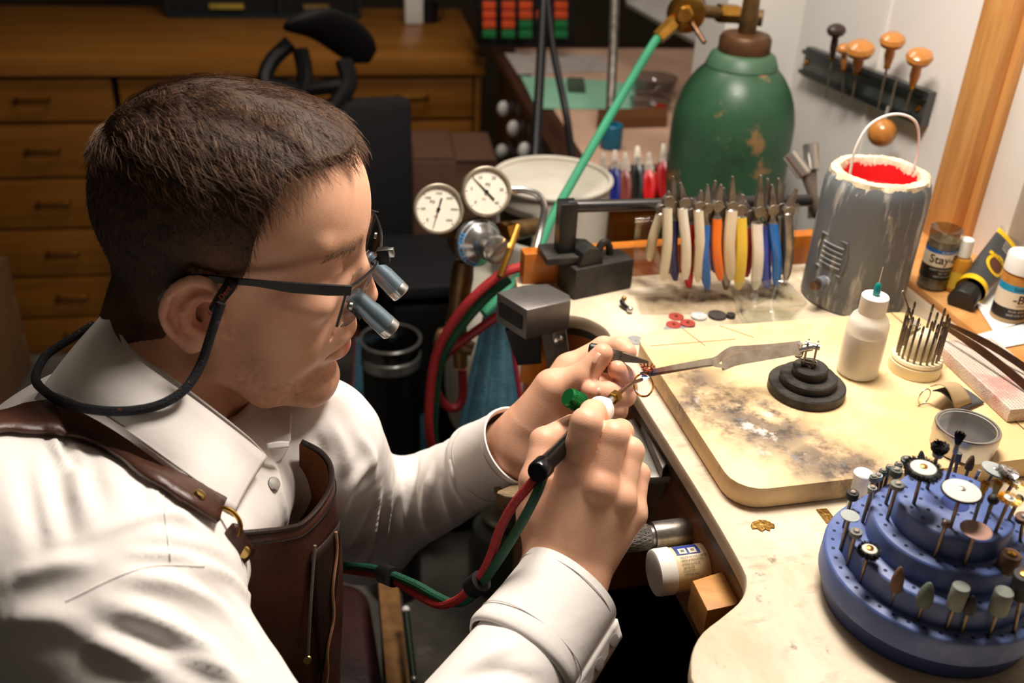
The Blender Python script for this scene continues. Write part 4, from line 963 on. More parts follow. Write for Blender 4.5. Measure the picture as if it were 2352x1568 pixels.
ribbon([(1838, 794, .887), (1780, 800, .888), (1720, 804, .886), (1680, 806, .883), (1658, 818, .877), (1638, 830, .870), (1580, 842, .862), (1520, 854, .856), (1474, 864, .853)], [.0046, .0046, .0044, .0042, .0042, .0038, .0028, .0022, .0014], .0007, upv, fw).out('blade', m_blade, th3, world=True, sharp=30)
ribbon([(1664, 842, .871), (1640, 836, .868), (1630, 830, .868), (1580, 838, .861), (1520, 848, .855), (1470, 858, .852)], [.0015, .0022, .0030, .0026, .0020, .0013], .0007, upv, fw).out('blade', m_blade, th3, world=True, sharp=30)
# ================================================================== small things on the soldering board
m_frost = mat('frosted_plastic', (246, 243, 236), 0.42, var=0.02, alpha=.62)
m_cream = mat('cream_plastic', (238, 222, 182), 0.4, var=0.04, coat=.2)
bb = B(1967, 856, BT); sq_ = thing('squeeze_bottle', 'frosted plastic squeeze bottle with white cap and teal needle tip on the board', 'bottle', tuple(bb))
zs = zat(bb, 740); zn = zat(bb, 716); zc = zat(bb, 678)
MB().lathe([(.002, .0005), (.0165, .0008), (.0188, .003), (.0190, zs*.6), (.0184, zs), (.0160, zs+.006), (.0105, zn+.001), (.0100, zn+.004)], 40).out('body', m_frost, sq_)
MB().lathe([(.001, .002), (.0172, .004), (.0174, zs*.80), (.001, zs*.801)], 32).out('liquid', mat('flux_liquid', (240, 222, 184), .3), sq_)
MB().lathe([(.0118, zn), (.0122, zn+.001), (.0122, zc-.001), (.0114, zc), (.006, zc+.0003), (.005, zc+.0002)], 32).out('cap', mat('white_cap', (240, 238, 234), .35, var=.02), sq_)
hz = zat(bb, 650); ti = MB().lathe([(.0030, zc), (.0034, zc+.003), (.0030, zc+.008), (.0024, hz-.001), (.0014, hz)], 14).out('needle_hub', mat('teal_plastic', (10, 150, 150), .3, trans=.2), sq_)
MB().lathe([(.0005, hz), (.0005, hz+.016)], 8).out('needle', m_bsteel, ti)
nb_ = B(2098, 848, BT); bh = thing('bur_holder', 'round cream plastic holder ringed with upright steel burs on the board', 'bur holder', tuple(nb_))
MB().lathe([(.0238, .0002), (.0242, .003), (.0240, .011), (.0226, .0125), (.0235, .0135), (.0226, .016), (.012, .016)], 48).out('base', m_cream, bh)
MB().lathe([(.0135, .016), (.0132, .030), (.0118, .036), (.009, .041), (.004, .0435), (.0005, .044)], 32).out('centre_post', m_cream, bh)
m_bur = mat('bur_steel', (128, 118, 108), 0.35, 1.0, scale=200, col2=(92, 84, 76))
for k in range(20):
    a_ = 2*PI*k/20+.12
    if k in (4, 5): continue
    h_ = .044+.004*math.sin(k*2.3); b_ = MB().lathe([(.00118, 0), (.00118, h_-.009), (.0009, h_-.0085), (.0013, h_-.007), (.0012, h_-.002), (.0003, h_)], 8).out('steel_bur', m_bur)
    b_.location = tuple(nb_+np.array([.0188*math.cos(a_), .0188*math.sin(a_), .0158])); tag(b_, 'thin steel bur standing in the ring of the round cream holder', 'bur', 'steel burs in the cream holder')
mp_ = nb_+np.array([-.009, .004, .045]); md_ = W(2066, 648, .93)-mp_; md_ /= np.linalg.norm(md_)
mdl = thing('screw_mandrel', 'thin mandrel with shiny round collar sticking up out of the cream holder', 'mandrel', tuple(mp_))
MB().cyl(mp_-md_*.028, mp_+md_*.032, .0011, seg=8).out('shank', m_bur, mdl, world=True); MB().lathe([(.0052, -.003), (.0055, -.0025), (.0055, .003), (.005, .0035)], 20, AX(mp_, mp_+[.1, -.1, 1])).out('collar', m_bsteel, mdl, world=True); MB().ball(mp_+md_*.033, .0015, 8, 6).out('ball_end', m_steel, mdl, world=True)
tn = B(2208, 1026, BT); tin = thing('round_tin', 'round silver tin with a clear window lid beside the blue stand', 'tin', tuple(tn))
m_tin = mat('brushed_tin', (196, 194, 190), 0.3, 1.0, scale=8, var=.06, stretch=(1, 1, 40))
MB().lathe([(.0250, .0002), (.0256, .001), (.0256, .0125), (.0252, .0128)], 56, cap=True).out('base', m_tin, tin)
MB().lathe([(.0262, .0105), (.0265, .0108), (.0265, .0205), (.0258, .0216), (.0242, .0216), (.0236, .0208), (.0224, .0206)], 56, cap=False).out('lid', m_tin, tin)
MB().lathe([(.0005, .0202), (.0232, .0202), (.0232, .0206), (.0005, .0206)], 48).out('window', glassmat('clear_plastic', (235, 237, 240), base=.12), tin)
# folded abrasive sheet with a split ring
ab = B(2190, 922, BT); abr = thing('folded_abrasive', 'folded dark grey abrasive sheet looped through a small split ring', 'abrasive sheet', tuple(ab))
rows = []
for t in np.linspace(0, 1, 14):
    a = B(2132+60*t, 930-38*t, BT); b = B(2196+64*t, 956-18*t-10*t, BT)
    hh = .012*(1-t)+.004
    rows.append([a*(1-s)+b*s+np.array([0, 0, hh*math.sin(PI*(.35+.6*s))+.001]) for s in np.linspace(0, 1, 8)])
m = MB(); m.grid(rows); m.out('sheet', mat('grey_abrasive', (86, 86, 88), .8, scale=200, bump=.3), abr, world=True, solid=.0009)
m = MB(); m.grid([[p+np.array([-.002, .002, .005*math.sin(PI*s)+.003]) for s, p in zip(np.linspace(0, 1, 8), r)] for r in rows[:9]]); m.out('backing', mat('tan_backing', (186, 160, 120), .7), abr, world=True, solid=.0008)
q = B(2118, 928, BT)+[0, 0, .008]; MB().tube([q+np.array([.006*math.cos(t), .003*math.cos(t), .008*math.sin(t)]) for t in np.linspace(0, 2*PI, 26)], .0006, 6).out('split_ring', m_bsteel, abr, world=True)
# perforated white soldering block and long tweezers lying across it
pa, pb = B(2150, 782, BT+.014), B(2322, 940, BT+.014); dr = (pb-pa)/np.linalg.norm(pb-pa); sdv = np.array([-dr[1], dr[0], 0]); sdv = sdv if sdv[0] > 0 else -sdv
hb = thing('soldering_block', 'white fine-meshed ceramic soldering block stained pink at the board edge', 'block', tuple(pa-[0, 0, .014]))
m_blk = mat('white_ceramic', (226, 216, 206), .8, scale=12, col2=(206, 188, 172), bump=.8, bscale=700)
layer(m_blk, (206, 150, 138), 22, .52, .66, seed=3); layer(m_blk, (206, 90, 50), 60, .68, .72, seed=7)
L_ = float(np.linalg.norm(pb-pa)); Mb = TM(pa-[0, 0, .014], dr, np.cross([0, 0, 1], dr))
wsg = 1 if np.cross([0, 0, 1], dr)@sdv > 0 else -1
m = MB(); m.box((0, 0, 0), (L_, .062, .0135), M=Mb @ Matrix.Translation((L_/2, wsg*.031, .00705)), bev=.0012); m.out('slab', m_blk, hb, world=True)
hl = MB()
for i in range(46):
    for j in range(18): hl.add([tuple(Mb @ Vector((.0025+i*L_/47+dx, wsg*(.003+j*.0032)+dy, .01395))) for dx, dy in ((-.0007, -.0007), (.0007, -.0007), (.0007, .0007), (-.0007, .0007))], [(0, 1, 2, 3)])
o_ = hl.out('mesh_holes', mat('mesh_shadow', (176, 158, 146), .9), hb, world=True); o_['kind'] = 'stuff'
m_bt2 = mat('browned_steel', (92, 66, 48), .35, .8, scale=30, col2=(60, 44, 36))
tz = thing('long_tweezers', 'long brown steel tweezers lying across the white soldering block', 'tweezers', tuple(B(2260, 820, BT+.016)))
for (c0, c1, wd__) in (((2166, 748), (2372, 900), .0042), ((2178, 744), (2380, 862), .0036)):
    a, b = B(*c0, BT+.028), B(*c1, BT+.019); d_ = (b-a)/np.linalg.norm(b-a); s_ = np.cross(d_, [0, 0, 1]); rows = []
    for t in np.linspace(0, 1, 14):
        c = a*(1-t)+b*t+np.array([0, 0, .003*math.sin(PI*t)]); w_ = wd__*(.45+.55*min(1, t*2.5)); rows.append([c+s_*.0007*x+np.array([0, 0, w_*y]) for x, y in ((-1, -1), (1, -1), (1, 1), (-1, 1))])
    m = MB(); m.grid(rows, closed=True); m.F.append((0, 1, 2, 3)); m.out('arm', m_bt2, tz, world=True, sharp=30)
MB().tube(spl([B(2166, 748, BT+.028), B(2164, 741, BT+.028), B(2178, 744, BT+.028)], 8), .0014, 8).out('spring_end', m_bt2, tz, world=True)
# ================================================================== loose things on the bench top
def flat(name, px, z, th_, m_, label, cat, group=None, bend=0.0):
    P_ = [B(x, y, z) for x, y in px]; c = np.mean(P_, 0); t_ = MB(); n = len(P_)
    V = [tuple(p-c+[0, 0, .0003+bend*((i % 3)-1)]) for i, p in enumerate(P_)]+[tuple(p-c+[0, 0, .0003+th_+bend*((i % 3)-1)]) for i, p in enumerate(P_)]
    t_.add(V, [tuple(range(n-1, -1, -1)), tuple(range(n, 2*n))]+[(i, (i+1) % n, n+(i+1) % n, n+i) for i in range(n)])
    o_ = t_.out(name, m_, sharp=20); o_.location = tuple(c); return tag(o_, label, cat, group)
m_brs = mat('scrap_brass', (190, 150, 84), .3, 1.0, scale=200, col2=(140, 106, 52), bump=.3, bscale=400)
flat('brass_scrap', [(1724, 1208), (1728, 1201), (1742, 1196), (1760, 1197), (1778, 1206), (1779, 1213), (1770, 1213), (1768, 1220), (1758, 1216), (1750, 1221), (1738, 1214), (1728, 1215)], BZ, .0009, m_brs, 'ragged-edged brass scrap on the bench in front of the board', 'scrap')
flat('brass_strip', [(1874, 1171), (1899, 1169), (1921, 1198), (1898, 1202)], BZ, .0006, m_brs, 'small rectangular brass strip lying left of the blue stand', 'strip')
vb = B(1962, 1166, BZ); vial = thing('plastic_vial', 'small clear plastic vial with flip lid behind the blue stand', 'vial', tuple(vb)); zv = zat(vb, 1096)
m_clear = mat('clear_vial', (244, 246, 248), .2, var=0, alpha=.5)
MB().lathe([(.0060, .0003), (.0064, .001), (.0067, zv), (.0060, zv+.0002)], 24).out('tube', m_clear, vial); MB().lathe([(.0075, zv), (.0076, zv+.004), (.0070, zv+.0048), (.0045, zv+.0046)], 24).out('lid', m_wplast, vial)
text('lettering', 'HO', .0075, mat('black_print', (16, 16, 16), .5), vial, M=Matrix.Translation((0, 0, zv*.45)) @ Matrix.Rotation(math.radians(20), 4, 'Z'), bend=.0067)
m_rdisc = mat('red_sanding_disc', (166, 64, 52), .7, scale=200, col2=(142, 48, 40)); m_gdisc = mat('grey_sanding_disc', (150, 150, 148), .7, scale=200); m_kdisc = mat('dark_rubber_disc', (62, 58, 54), .7, scale=200, bump=.3); m_wdisc = mat('pale_disc', (196, 200, 200), .6, scale=100)
for (x, y, r, h_, mm, nm, lb, z) in ((1553, 728, .0082, .0006, m_rdisc, 'sanding_disc', 'red sanding disc with brass hub lying nearest the clear rack base', 0), (1547, 748, .0080, .0006, m_rdisc, 'sanding_disc', 'red sanding disc at the left of the overlapping red pair', .0008), (1579, 746, .0080, .0006, m_rdisc, 'sanding_disc', 'red sanding disc at the right of the overlapping red pair', .0018),
        (1605, 729, .0085, .0022, m_wdisc, 'rubber_disc', 'pale grey flat wheel between the red discs and dark wheel', 0), (1647, 727, .0098, .0026, m_kdisc, 'rubber_disc', 'large dark grey rubber wheel lying left of the glass dish', 0), (1678, 729, .0048, .004, m_kdisc, 'rubber_disc', 'small black rubber wheel touching the large dark wheel', 0),
        (1542, 758, .0080, .0005, m_gdisc, 'sanding_disc', 'grey sanding disc in front of the left red disc', .0003), (1576, 756, .0080, .0005, m_gdisc, 'sanding_disc', 'grey sanding disc in front of the right red disc', .0003), (1460, 782, .0090, .0005, m_gdisc, 'sanding_disc', 'lone grey sanding disc at the corner of the soldering board', 0)):
    c = B(x, y, BZ)+[0, 0, z]; t_ = thing(nm, lb, 'disc', tuple(c)); MB().lathe([(r, .0003), (r, .0003+h_), (.0002, .0004+h_)], 32).out('disc', mm, t_)
    MB().lathe([(.0017, h_), (.0019, h_+.0008), (.0008, h_+.0010)], 12).out('hub', m_brass if mm is m_rdisc else mm, t_)
# glass dish
gz = .034; C4 = [B(1672, 650, BZ+gz), B(1803, 641, BZ+gz), B(1862, 702, BZ+gz), B(1710, 708, BZ+gz)]; gc = np.mean(C4, 0); gc[2] = BZ
m_glass = glassmat('clear_glass', (252, 254, 252), base=.12)
dish = thing('glass_dish', 'small square clear glass dish on the bench before the pliers', 'dish', tuple(gc))
def rq(sc, z, r=.2, n=6):
    P_ = [np.array([p[0]-gc[0], p[1]-gc[1]])*sc for p in C4]; out = []
    for i in range(4):
        a, b, c = P_[i-1], P_[i], P_[(i+1) % 4]; p0, p2 = b+(a-b)*r, b+(c-b)*r
        for t in np.linspace(0, 1, n): q = p0*(1-t)**2+2*b*t*(1-t)+p2*t*t; out.append((q[0], q[1], z))
    return out
m = MB(); m.grid([rq(.01, .0004), rq(.58, .0004), rq(.70, .003), rq(.86, gz*.6), rq(1.0, gz-.002), rq(1.02, gz), rq(.985, gz), rq(.95, gz-.002), rq(.80, gz*.6), rq(.64, .007), rq(.01, .006)], closed=True); m.out('bowl', m_glass, dish, sharp=60)
cs = thing('ear_clasp', 'tiny black and brass clasp lying beside the clear rack base', 'clasp', tuple(B(1440, 700, BZ)))
m = MB(); m.tube(spl([B(1428, 690, BZ+.006), B(1432, 700, BZ+.004), B(1442, 708, BZ+.003), B(1450, 712, BZ+.003)], 10), .0028, 8); m.out('arm', m_black, cs, world=True); MB().ball(B(1433, 686, BZ+.007), .003, 10, 7).out('stud', m_brass, cs, world=True); MB().ball(B(1447, 711, BZ+.004), .0036, 10, 7).out('pad', m_bsteel, cs, world=True)
# ================================================================== blue tiered bur stand
m_blue = mat('blue_silicone', (84, 104, 158), 0.42, var=0.10, scale=14, spec=.35, sss=.0)
layer(m_blue, (134, 144, 182), 18, .50, .78, seed=3)
m_hole_shade = mat('hole_shade', (18, 30, 74), 0.7)  # dark blue of flat discs, painted as shade inside uncut holes
SCN = np.array([.299, .526, BZ]); bs = thing('bur_stand', 'large round blue tiered stand full of rotary burs at the bench front', 'bur stand', tuple(SCN))
TZ = [.0365, .0545, .0715, .0885]; TR = [.0745, .0625, .0500, .0375]
MB().lathe([(.066, .0002), (.0700, .001), (.0728, .016), (.0735, .017), (.0735, .0175)], 96).out('foot', mat('dark_blue_silicone', (44, 58, 104), .45, var=.1), bs)
for i in range(4):
    z0 = .0175 if i == 0 else TZ[i-1]; r = TR[i]
    MB().lathe([(r+.0006, z0), (r+.0002, TZ[i]-.0022), (r-.0006, TZ[i]-.0006), (r-.0018, TZ[i]), (.002, TZ[i])], 96).out('tier', m_blue, bs, sharp=50)
hl = MB()
for i in range(4):
    for rr, n in (((TR[i]-.0058), int(44-9*i)),) if i < 3 else (((TR[i]-.0058), 18), (.022, 12), (.012, 7)):
        for k in range(n):
            a = 2*PI*k/n+.3*i; hl.lathe([(.0014, TZ[i]+.0001), (.0014, TZ[i]+.00015)], 8, Matrix.Translation((rr*math.cos(a), rr*math.sin(a), 0)))
o_ = hl.out('socket_discs', m_hole_shade, bs); o_['kind'] = 'stuff'
MB().lathe([(.009, TZ[3]+.0001), (.009, TZ[3]+.0002)], 24).out('hub', mat('deep_blue', (30, 56, 130), .4), bs)
m_shank = mat('mandrel_steel', (142, 124, 104), 0.34, .8, scale=120, col2=(96, 80, 64))
m_grey = mat('grey_rubber', (120, 124, 116), .65, scale=150, var=.12, bump=.1); m_lgrey = mat('pale_grey_rubber', (164, 170, 166), .6, scale=150, var=.1)
m_blk2 = mat('black_rubber', (34, 32, 30), .6, scale=150, bump=.2); m_tan = mat('brown_abrasive', (112, 82, 62), .75, scale=200, bump=.3); m_gg = mat('grey_green_abrasive', (92, 100, 92), .7, scale=200, bump=.3)
m_pink = mat('pink_silicone', (176, 136, 122), .5, scale=80, var=.1); m_bris = mat('black_bristle', (18, 17, 16), .7); m_wfelt = mat('white_bristle', (222, 216, 204), .7, scale=120)
m_bwire = mat('brass_wire', (206, 164, 82), .35, .8); m_swire = mat('steel_wire', (196, 194, 190), .3, .8)
def lay(mb, prof, seg=24): return mb.lathe([(r/1000, z/1000) for r, z in prof], seg)
def bristles(n, r0, r1, z, dz, seed, m_, par, rad=.00022):
    r_ = np.random.default_rng(seed); mb = MB()
    for _ in range(n):
        a = r_.uniform(0, 2*PI); b = a+r_.normal(0, .10); e = r1*r_.uniform(.9, 1.04); zz = z+r_.uniform(-dz, dz)
        mb.tube([(r0*math.cos(a), r0*math.sin(a), z+(zz-z)*.5), (e*math.cos(b), e*math.sin(b), zz)], [rad, rad*.6], 3, cap=False)
    o = mb.out('bristles', m_, par); return o
def bur(cx, cy, tier, hx, hy, kind, r, label, scale=(4.752, 1880, 960), m_=None, h=None):
    """one rotary tool: base and head centre given in a zoom of the photograph"""
    s, ox, oy = scale; zt_ = BZ+TZ[tier]; p = B(ox+cx/s, oy+cy/s, zt_); q_ = p-SCN; rr_ = math.hypot(q_[0], q_[1]); lim = TR[tier]-.0045
    if rr_ > lim: p = np.array([SCN[0]+q_[0]*lim/rr_, SCN[1]+q_[1]*lim/rr_, p[2]])
    L_ = max(.014, zat(p, oy+hy/s))*1000
    hd = B(ox+hx/s, oy+hy/s, zt_+L_/1000)
    names = dict(wheel='rubber_wheel_bur', flat='flat_disc_bur', bristle='bristle_wheel_bur', knife='polishing_wheel_bur', saucer='silicone_wheel_bur', bullet='bullet_bur', cyl='cylinder_bur', drum='sanding_drum_bur', cup='cup_brush_bur', pencil='end_brush_bur', wire='wire_wheel_bur', ball='ball_bur', pin='mandrel_bur')
    t = thing(names[kind], label, 'bur', tuple(p)); t.location = tuple(p)
    lean = Vector((hd[0]-p[0], hd[1]-p[1], 0)); lean = lean if lean.length < .006 else lean*(.006/lean.length)
    t.rotation_euler = Vector((lean.x, lean.y, L_/1000)).to_track_quat('Z', 'Y').to_euler()
    MB().lathe([(.00125, -.006), (.00125, L_/1000)], 10).out('shank', m_shank, t)
    R = r; zc = L_
    if kind == 'wheel':
        hh = h or R*.55
        lay(MB(), [(R*.3, zc-hh), (R*.96, zc-hh), (R, zc-hh+.3), (R, zc+hh-.3), (R*.96, zc+hh), (R*.3, zc+hh+.1)]).out('head', m_ or m_grey, t, sharp=40); lay(MB(), [(1.9, zc+hh), (2.1, zc+hh+.7), (1.4, zc+hh+1.2)], 14).out('screw', m_bsteel, t)
    elif kind == 'flat': lay(MB(), [(R, zc-.3), (R, zc+.3), (.3, zc+.5)], 36).out('head', m_ or m_lgrey, t, sharp=40)
    elif kind == 'bristle':
        lay(MB(), [(R*.4, zc-2.4), (R*.86, zc-2.2), (R*.9, zc), (R*.84, zc+1.4), (R*.6, zc+1.7)], 30).out('bristle_core', m_bris, t); lay(MB(), [(R*.70, zc+1.2), (R*.64, zc+1.9), (R*.4, zc+2.3), (.3, zc+2.4)], 30).out('head', m_wfelt, t)
        bristles(900, R*.7/1000, R/1000, zc/1000, .0028, int(cx), m_bris, t); lay(MB(), [(2.4, zc+2.1), (2.4, zc+3.0), (1.2, zc+3.6)], 16).out('screw', m_brass, t)
    elif kind == 'knife':
        lay(MB(), [(R*.3, zc-3), (R*.8, zc-1.8), (R*.99, zc-.5)], 48).out('underside', m_blk2, t); lay(MB(), [(R*.99, zc-.5), (R, zc+.3), (R*.93, zc+1.0)], 48, ).out('rim', m_blk2, t, sharp=60)
        lay(MB(), [(R*.93, zc+1.0), (R*.5, zc+2.0), (.3, zc+2.2)], 48).out('head', m_wfelt, t); lay(MB(), [(2.0, zc+2.1), (2.2, zc+2.7), (1.2, zc+3.2)], 16).out('screw', m_bsteel, t)
    elif kind == 'saucer': lay(MB(), [(R*.25, zc-3.2), (R*.6, zc-1.6), (R, zc+.6), (R*.97, zc+.8), (R*.6, zc+.2), (.3, zc-.3)], 48).out('head', m_ or m_pink, t, sharp=70)
    elif kind == 'bullet':
        hh = h or R*2.2
        lay(MB(), [(R*.5, zc-hh), (R*.9, zc-hh*.95), (R, zc-hh*.6), (R*.96, zc-hh*.1), (R*.72, zc+hh*.45), (R*.4, zc+hh*.85), (R*.15, zc+hh)], 20).out('head', m_ or m_tan, t)
    elif kind in ('cyl', 'drum'):
        hh = h or R*1.3
        lay(MB(), [(R*.5, zc-hh), (R*.94, zc-hh), (R, zc-hh+.5), (R, zc+hh-.6), (R*.93, zc+hh), (.3, zc+hh+.2)], 28).out('head', m_ or m_grey, t, sharp=40)
        if kind == 'drum': lay(MB(), [(R*.45, zc+hh), (R*.45, zc+hh+1), (R*.2, zc+hh+1.6)], 16).out('screw', m_brass, t)
    elif kind == 'cup':
        lay(MB(), [(2, zc-7), (3.4, zc-6), (3.8, zc-3), (3.5, zc-2.8)], 18).out('ferrule', m_steel, t); mb = MB(); r_ = np.random.default_rng(3)
        for _ in range(420):
            a = r_.uniform(0, 2*PI); q = R*math.sqrt(r_.uniform(0, 1))/1000; mb.tube([(q*.55*math.cos(a), q*.55*math.sin(a), (zc-4)/1000), (q*math.cos(a+.3), q*math.sin(a+.3), (zc+r_.uniform(-1, 3.2))/1000), (q*1.08*math.cos(a+1.0), q*1.08*math.sin(a+1.0), (zc+r_.uniform(0, 4))/1000)], .00032, 3, cap=False)
        mb.out('bristles', m_bris, t)
    elif kind == 'pencil':
        lay(MB(), [(1.2, zc-12), (1.9, zc-11), (1.9, zc-4), (1.7, zc-3.8)], 14).out('ferrule', m_steel, t); mb = MB(); r_ = np.random.default_rng(5+int(cx))
        for _ in range(160):
            a = r_.uniform(0, 2*PI); q = math.sqrt(r_.uniform(0, 1)); mb.tube([(1.5*q*math.cos(a)/1000, 1.5*q*math.sin(a)/1000, (zc-4.5)/1000), (R*q*math.cos(a)/1000, R*q*math.sin(a)/1000, (zc+4+r_.uniform(-.8, .8))/1000)], .00018, 3, cap=False)
        mb.out('bristles', m_ or m_bris, t)
    elif kind == 'wire':
        lay(MB(), [(R*.45, zc-.9), (R*.5, zc+.9), (.3, zc+1.3)], 24).out('head', m_wfelt if m_ is m_bwire else m_swire, t); bristles(420, R*.4/1000, R/1000, zc/1000, .0012, int(cx)+9, m_ or m_bwire, t, .0002); lay(MB(), [(1.8, zc+1.2), (1.8, zc+1.9), (1, zc+2.3)], 14).out('screw', m_bsteel, t)
    elif kind == 'ball': MB().ball((0, 0, zc/1000), R/1000, 18, 12).out('head', m_ or m_blk2, t)
    elif kind == 'pin': lay(MB(), [(1.7, zc-2), (1.7, zc+2), (1.2, zc+2.6)], 10).out('head', m_bsteel, t)
    return t
A4 = (4.752, 1880, 960); A3 = (2.578, 1830, 960)
bur(1040, 930, 3, 1140, 560, 'bristle', 12.3, 'black bristle wheel with white centre and brass screw on the top tier')
bur(1440, 1190, 3, 1560, 800, 'knife', 12.4, 'large white polishing wheel with black rim at the front of the top tier')
bur(990, 870, 2, 1060, 665, 'saucer', 9.6, 'dusty pink saucer-shaped polishing wheel below the top tier', A3)
bur(815, 820, 2, 885, 625, 'wheel', 2.9, 'tiny brown wheel bur next to the pink saucer wheel', A3, m_tan, 1.6)
bur(750, 1100, 2, 860, 735, 'wheel', 4.6, 'dark grey wheel bur at the left end of the third tier', A4, m_grey, 1.6)
bur(735, 930, 2, 845, 590, 'wheel', 4.2, 'grey-green wheel bur just behind the dark grey one', A4, m_gg, 2.4)
bur(480, 1130, 1, 585, 770, 'wheel', 3.1, 'pale grey button-topped bur nearest the clear vial on the second tier', A4, m_lgrey, 1.3)
bur(545, 1000, 1, 600, 655, 'wheel', 2.9, 'small dark wheel bur half hidden in the left back row', A4, m_grey, 1.8)
bur(600, 940, 1, 648, 640, 'wheel', 3.2, 'small grey wheel bur in front of the half-hidden dark one', A4, m_lgrey, 1.8)
bur(640, 900, 1, 705, 590, 'wheel', 2.8, 'small olive wheel bur in the middle of the left back row', A4, m_gg, 1.8)
bur(672, 895, 1, 778, 545, 'wheel', 2.8, 'small grey wheel bur right of the olive one', A4, m_grey, 1.6)
bur(800, 820, 1, 872, 515, 'wheel', 2.8, 'little dark wheel bur behind the grey-green wheel', A4, m_grey, 1.8)
bur(905, 700, 1, 912, 455, 'wheel', 4.0, 'pale green flat wheel bur touching the black bristle wheel', A4, m_gg, 1.8)
bur(1075, 640, 2, 1122, 420, 'bullet', 2.6, 'grey-green pointed bur sticking up behind the black bristle wheel', A4, m_gg)
bur(240, 1430, 0, 345, 1065, 'flat', 6.4, 'thin pale grey disc on a tall mandrel on the lowest tier', A4)
bur(275, 1190, 0, 370, 840, 'wheel', 4.3, 'thick black wheel with silver screw at the far left of the lowest tier', A4, m_blk2, 2.6)
bur(300, 870, 0, 350, 680, 'wheel', 4.3, 'dark grey wheel with silver screw between the pale disc and brush wheel', A3, m_grey, 1.6)
t_ = bur(375, 970, 0, 428, 785, 'bristle', 7.4, 'small white wheel with short dark bristles on the lowest tier', A3)
bur(560, 1110, 0, 600, 950, 'bullet', 4.1, 'brown pointed bullet bur on the lowest tier', A3, m_tan, 10)
bur(715, 1195, 0, 768, 1040, 'bullet', 5.2, 'grey-green blunt cone bur right of the brown bullet', A3, m_gg, 9.5)
bur(885, 1250, 0, 955, 1055, 'cyl', 5.4, 'grey cylinder bur with pale top beside the small black one', A3, m_grey, 8.5)
bur(975, 1270, 0, 1030, 1100, 'bullet', 4.0, 'small dark stepped bur between the two grey cylinders', A3, m_blk2, 7)
bur(1140, 1280, 0, 1210, 1085, 'cyl', 5.8, 'wide dark grey cylinder bur right of the stepped bur', A3, m_grey, 8.5)
bur(1285, 1265, 0, 1335, 985, 'drum', 7.0, 'big black drum bur at the right edge of the photograph', A3, m_blk2, 9)
bur(1190, 1000, 1, 1255, 850, 'drum', 6.4, 'brown sanding drum with brass screw on the second tier', A3, m_tan, 6.5)
bur(1185, 765, 3, 1320, 335, 'cup', 5.6, 'fluffy black cup brush behind the bristle wheel')
bur(1390, 700, 3, 1535, 225, 'pencil', 3.8, 'slim black end brush with splayed bristles in front of the tin')
bur(1470, 600, 2, 1525, 420, 'cyl', 2.3, 'short green-grey cylinder bur behind the end brush', A4, m_gg, 3.5)
bur(1610, 640, 2, 1660, 480, 'bullet', 2.9, 'dark brown flame-shaped bur standing by the tin', A4, m_tan, 6)
bur(1725, 690, 2, 1745, 600, 'pin', 1, 'short bare mandrel behind the white polishing wheel')
bur(1885, 745, 2, 1930, 560, 'wheel', 9.2, 'large pale grey flat wheel at the back of the stand', A4, m_lgrey, .9)
bur(2070, 800, 2, 2140, 575, 'wire', 7.2, 'shiny steel wire wheel at the back right of the stand', A4, m_swire)
bur(2175, 890, 2, 2195, 690, 'wire', 8.0, 'brass wire wheel with white hub behind the others at the right', A4, m_bwire)
bur(1930, 1240, 3, 2085, 880, 'wire', 7.2, 'brass-edged wire wheel at the front right of the top tier', A4, m_bwire)
bur(1810, 1160, 3, 1910, 885, 'ball', 3.7, 'black ball-headed bur on the top tier')
bur(1690, 1130, 3, 1805, 765, 'pencil', 2.8, 'brass end brush beside the white polishing wheel', A4, m_bwire)
bur(1860, 1010, 3, 1945, 755, 'pencil', 3.2, 'dark brass end brush behind the black ball bur', A4, m_bwire)
bur(2090, 1110, 3, 2190, 880, 'ball', 3.0, 'small dark ball bur at the right of the top tier')
bur(2200, 1330, 2, 2240, 1090, 'wheel', 5.2, 'rust-brown wheel bur cut by the right edge of the photograph', A4, m_tan, 1.8)
# ================================================================== things standing along the back of the bench
P0, P1 = B(1480, 655, .945), B(1790, 643, .945); pdir = (P1-P0); pdir[2] = 0; pdir /= np.linalg.norm(pdir); pn = np.array([-pdir[1], pdir[0], 0])   # plane in which the pliers hang
def PLp(x, y, off=0.0):
    r = ray(x, y); return CAM+r*((P0+pn*off-CAM)@pn)/(r@pn)
m_acr = glassmat('clear_acrylic', (253, 252, 250), base=.06)
rk = thing('plier_rack', 'clear acrylic rack that holds the row of pliers', 'rack', tuple(P0-[0, 0, .015]))
q = [toL(B(x, y, BZ)) for x, y in ((1470, 722), (1690, 722))]
def slab(P4, th_, n_): 
    P4 = [np.array(p) for p in P4]; n_ = np.array(n_)*th_; V = P4+[p+n_ for p in P4]; return MB().add(V, [(3, 2, 1, 0), (4, 5, 6, 7), (0, 1, 5, 4), (1, 2, 6, 5), (2, 3, 7, 6), (3, 0, 4, 7)])
slab([B(1472, 722, BZ+.0004), B(1694, 722, BZ+.0004), PLp(1810, 640)*[1, 1, 0]+[0, 0, BZ+.0004], PLp(1462, 640)*[1, 1, 0]+[0, 0, BZ+.0004]], .004, (0, 0, 1)).out('base_plate', m_acr, rk, world=True, sharp=20)
slab([PLp(1452, 660, .006), PLp(1812, 640, .006), PLp(1838, 470, .006), PLp(1462, 502, .006)], .004, pn).out('back_plate', m_acr, rk, world=True, sharp=20)
MB().cyl(PLp(1458, 506, .006), PLp(1836, 478, .006), .0035, seg=12).out('rail', m_acr, rk, world=True)
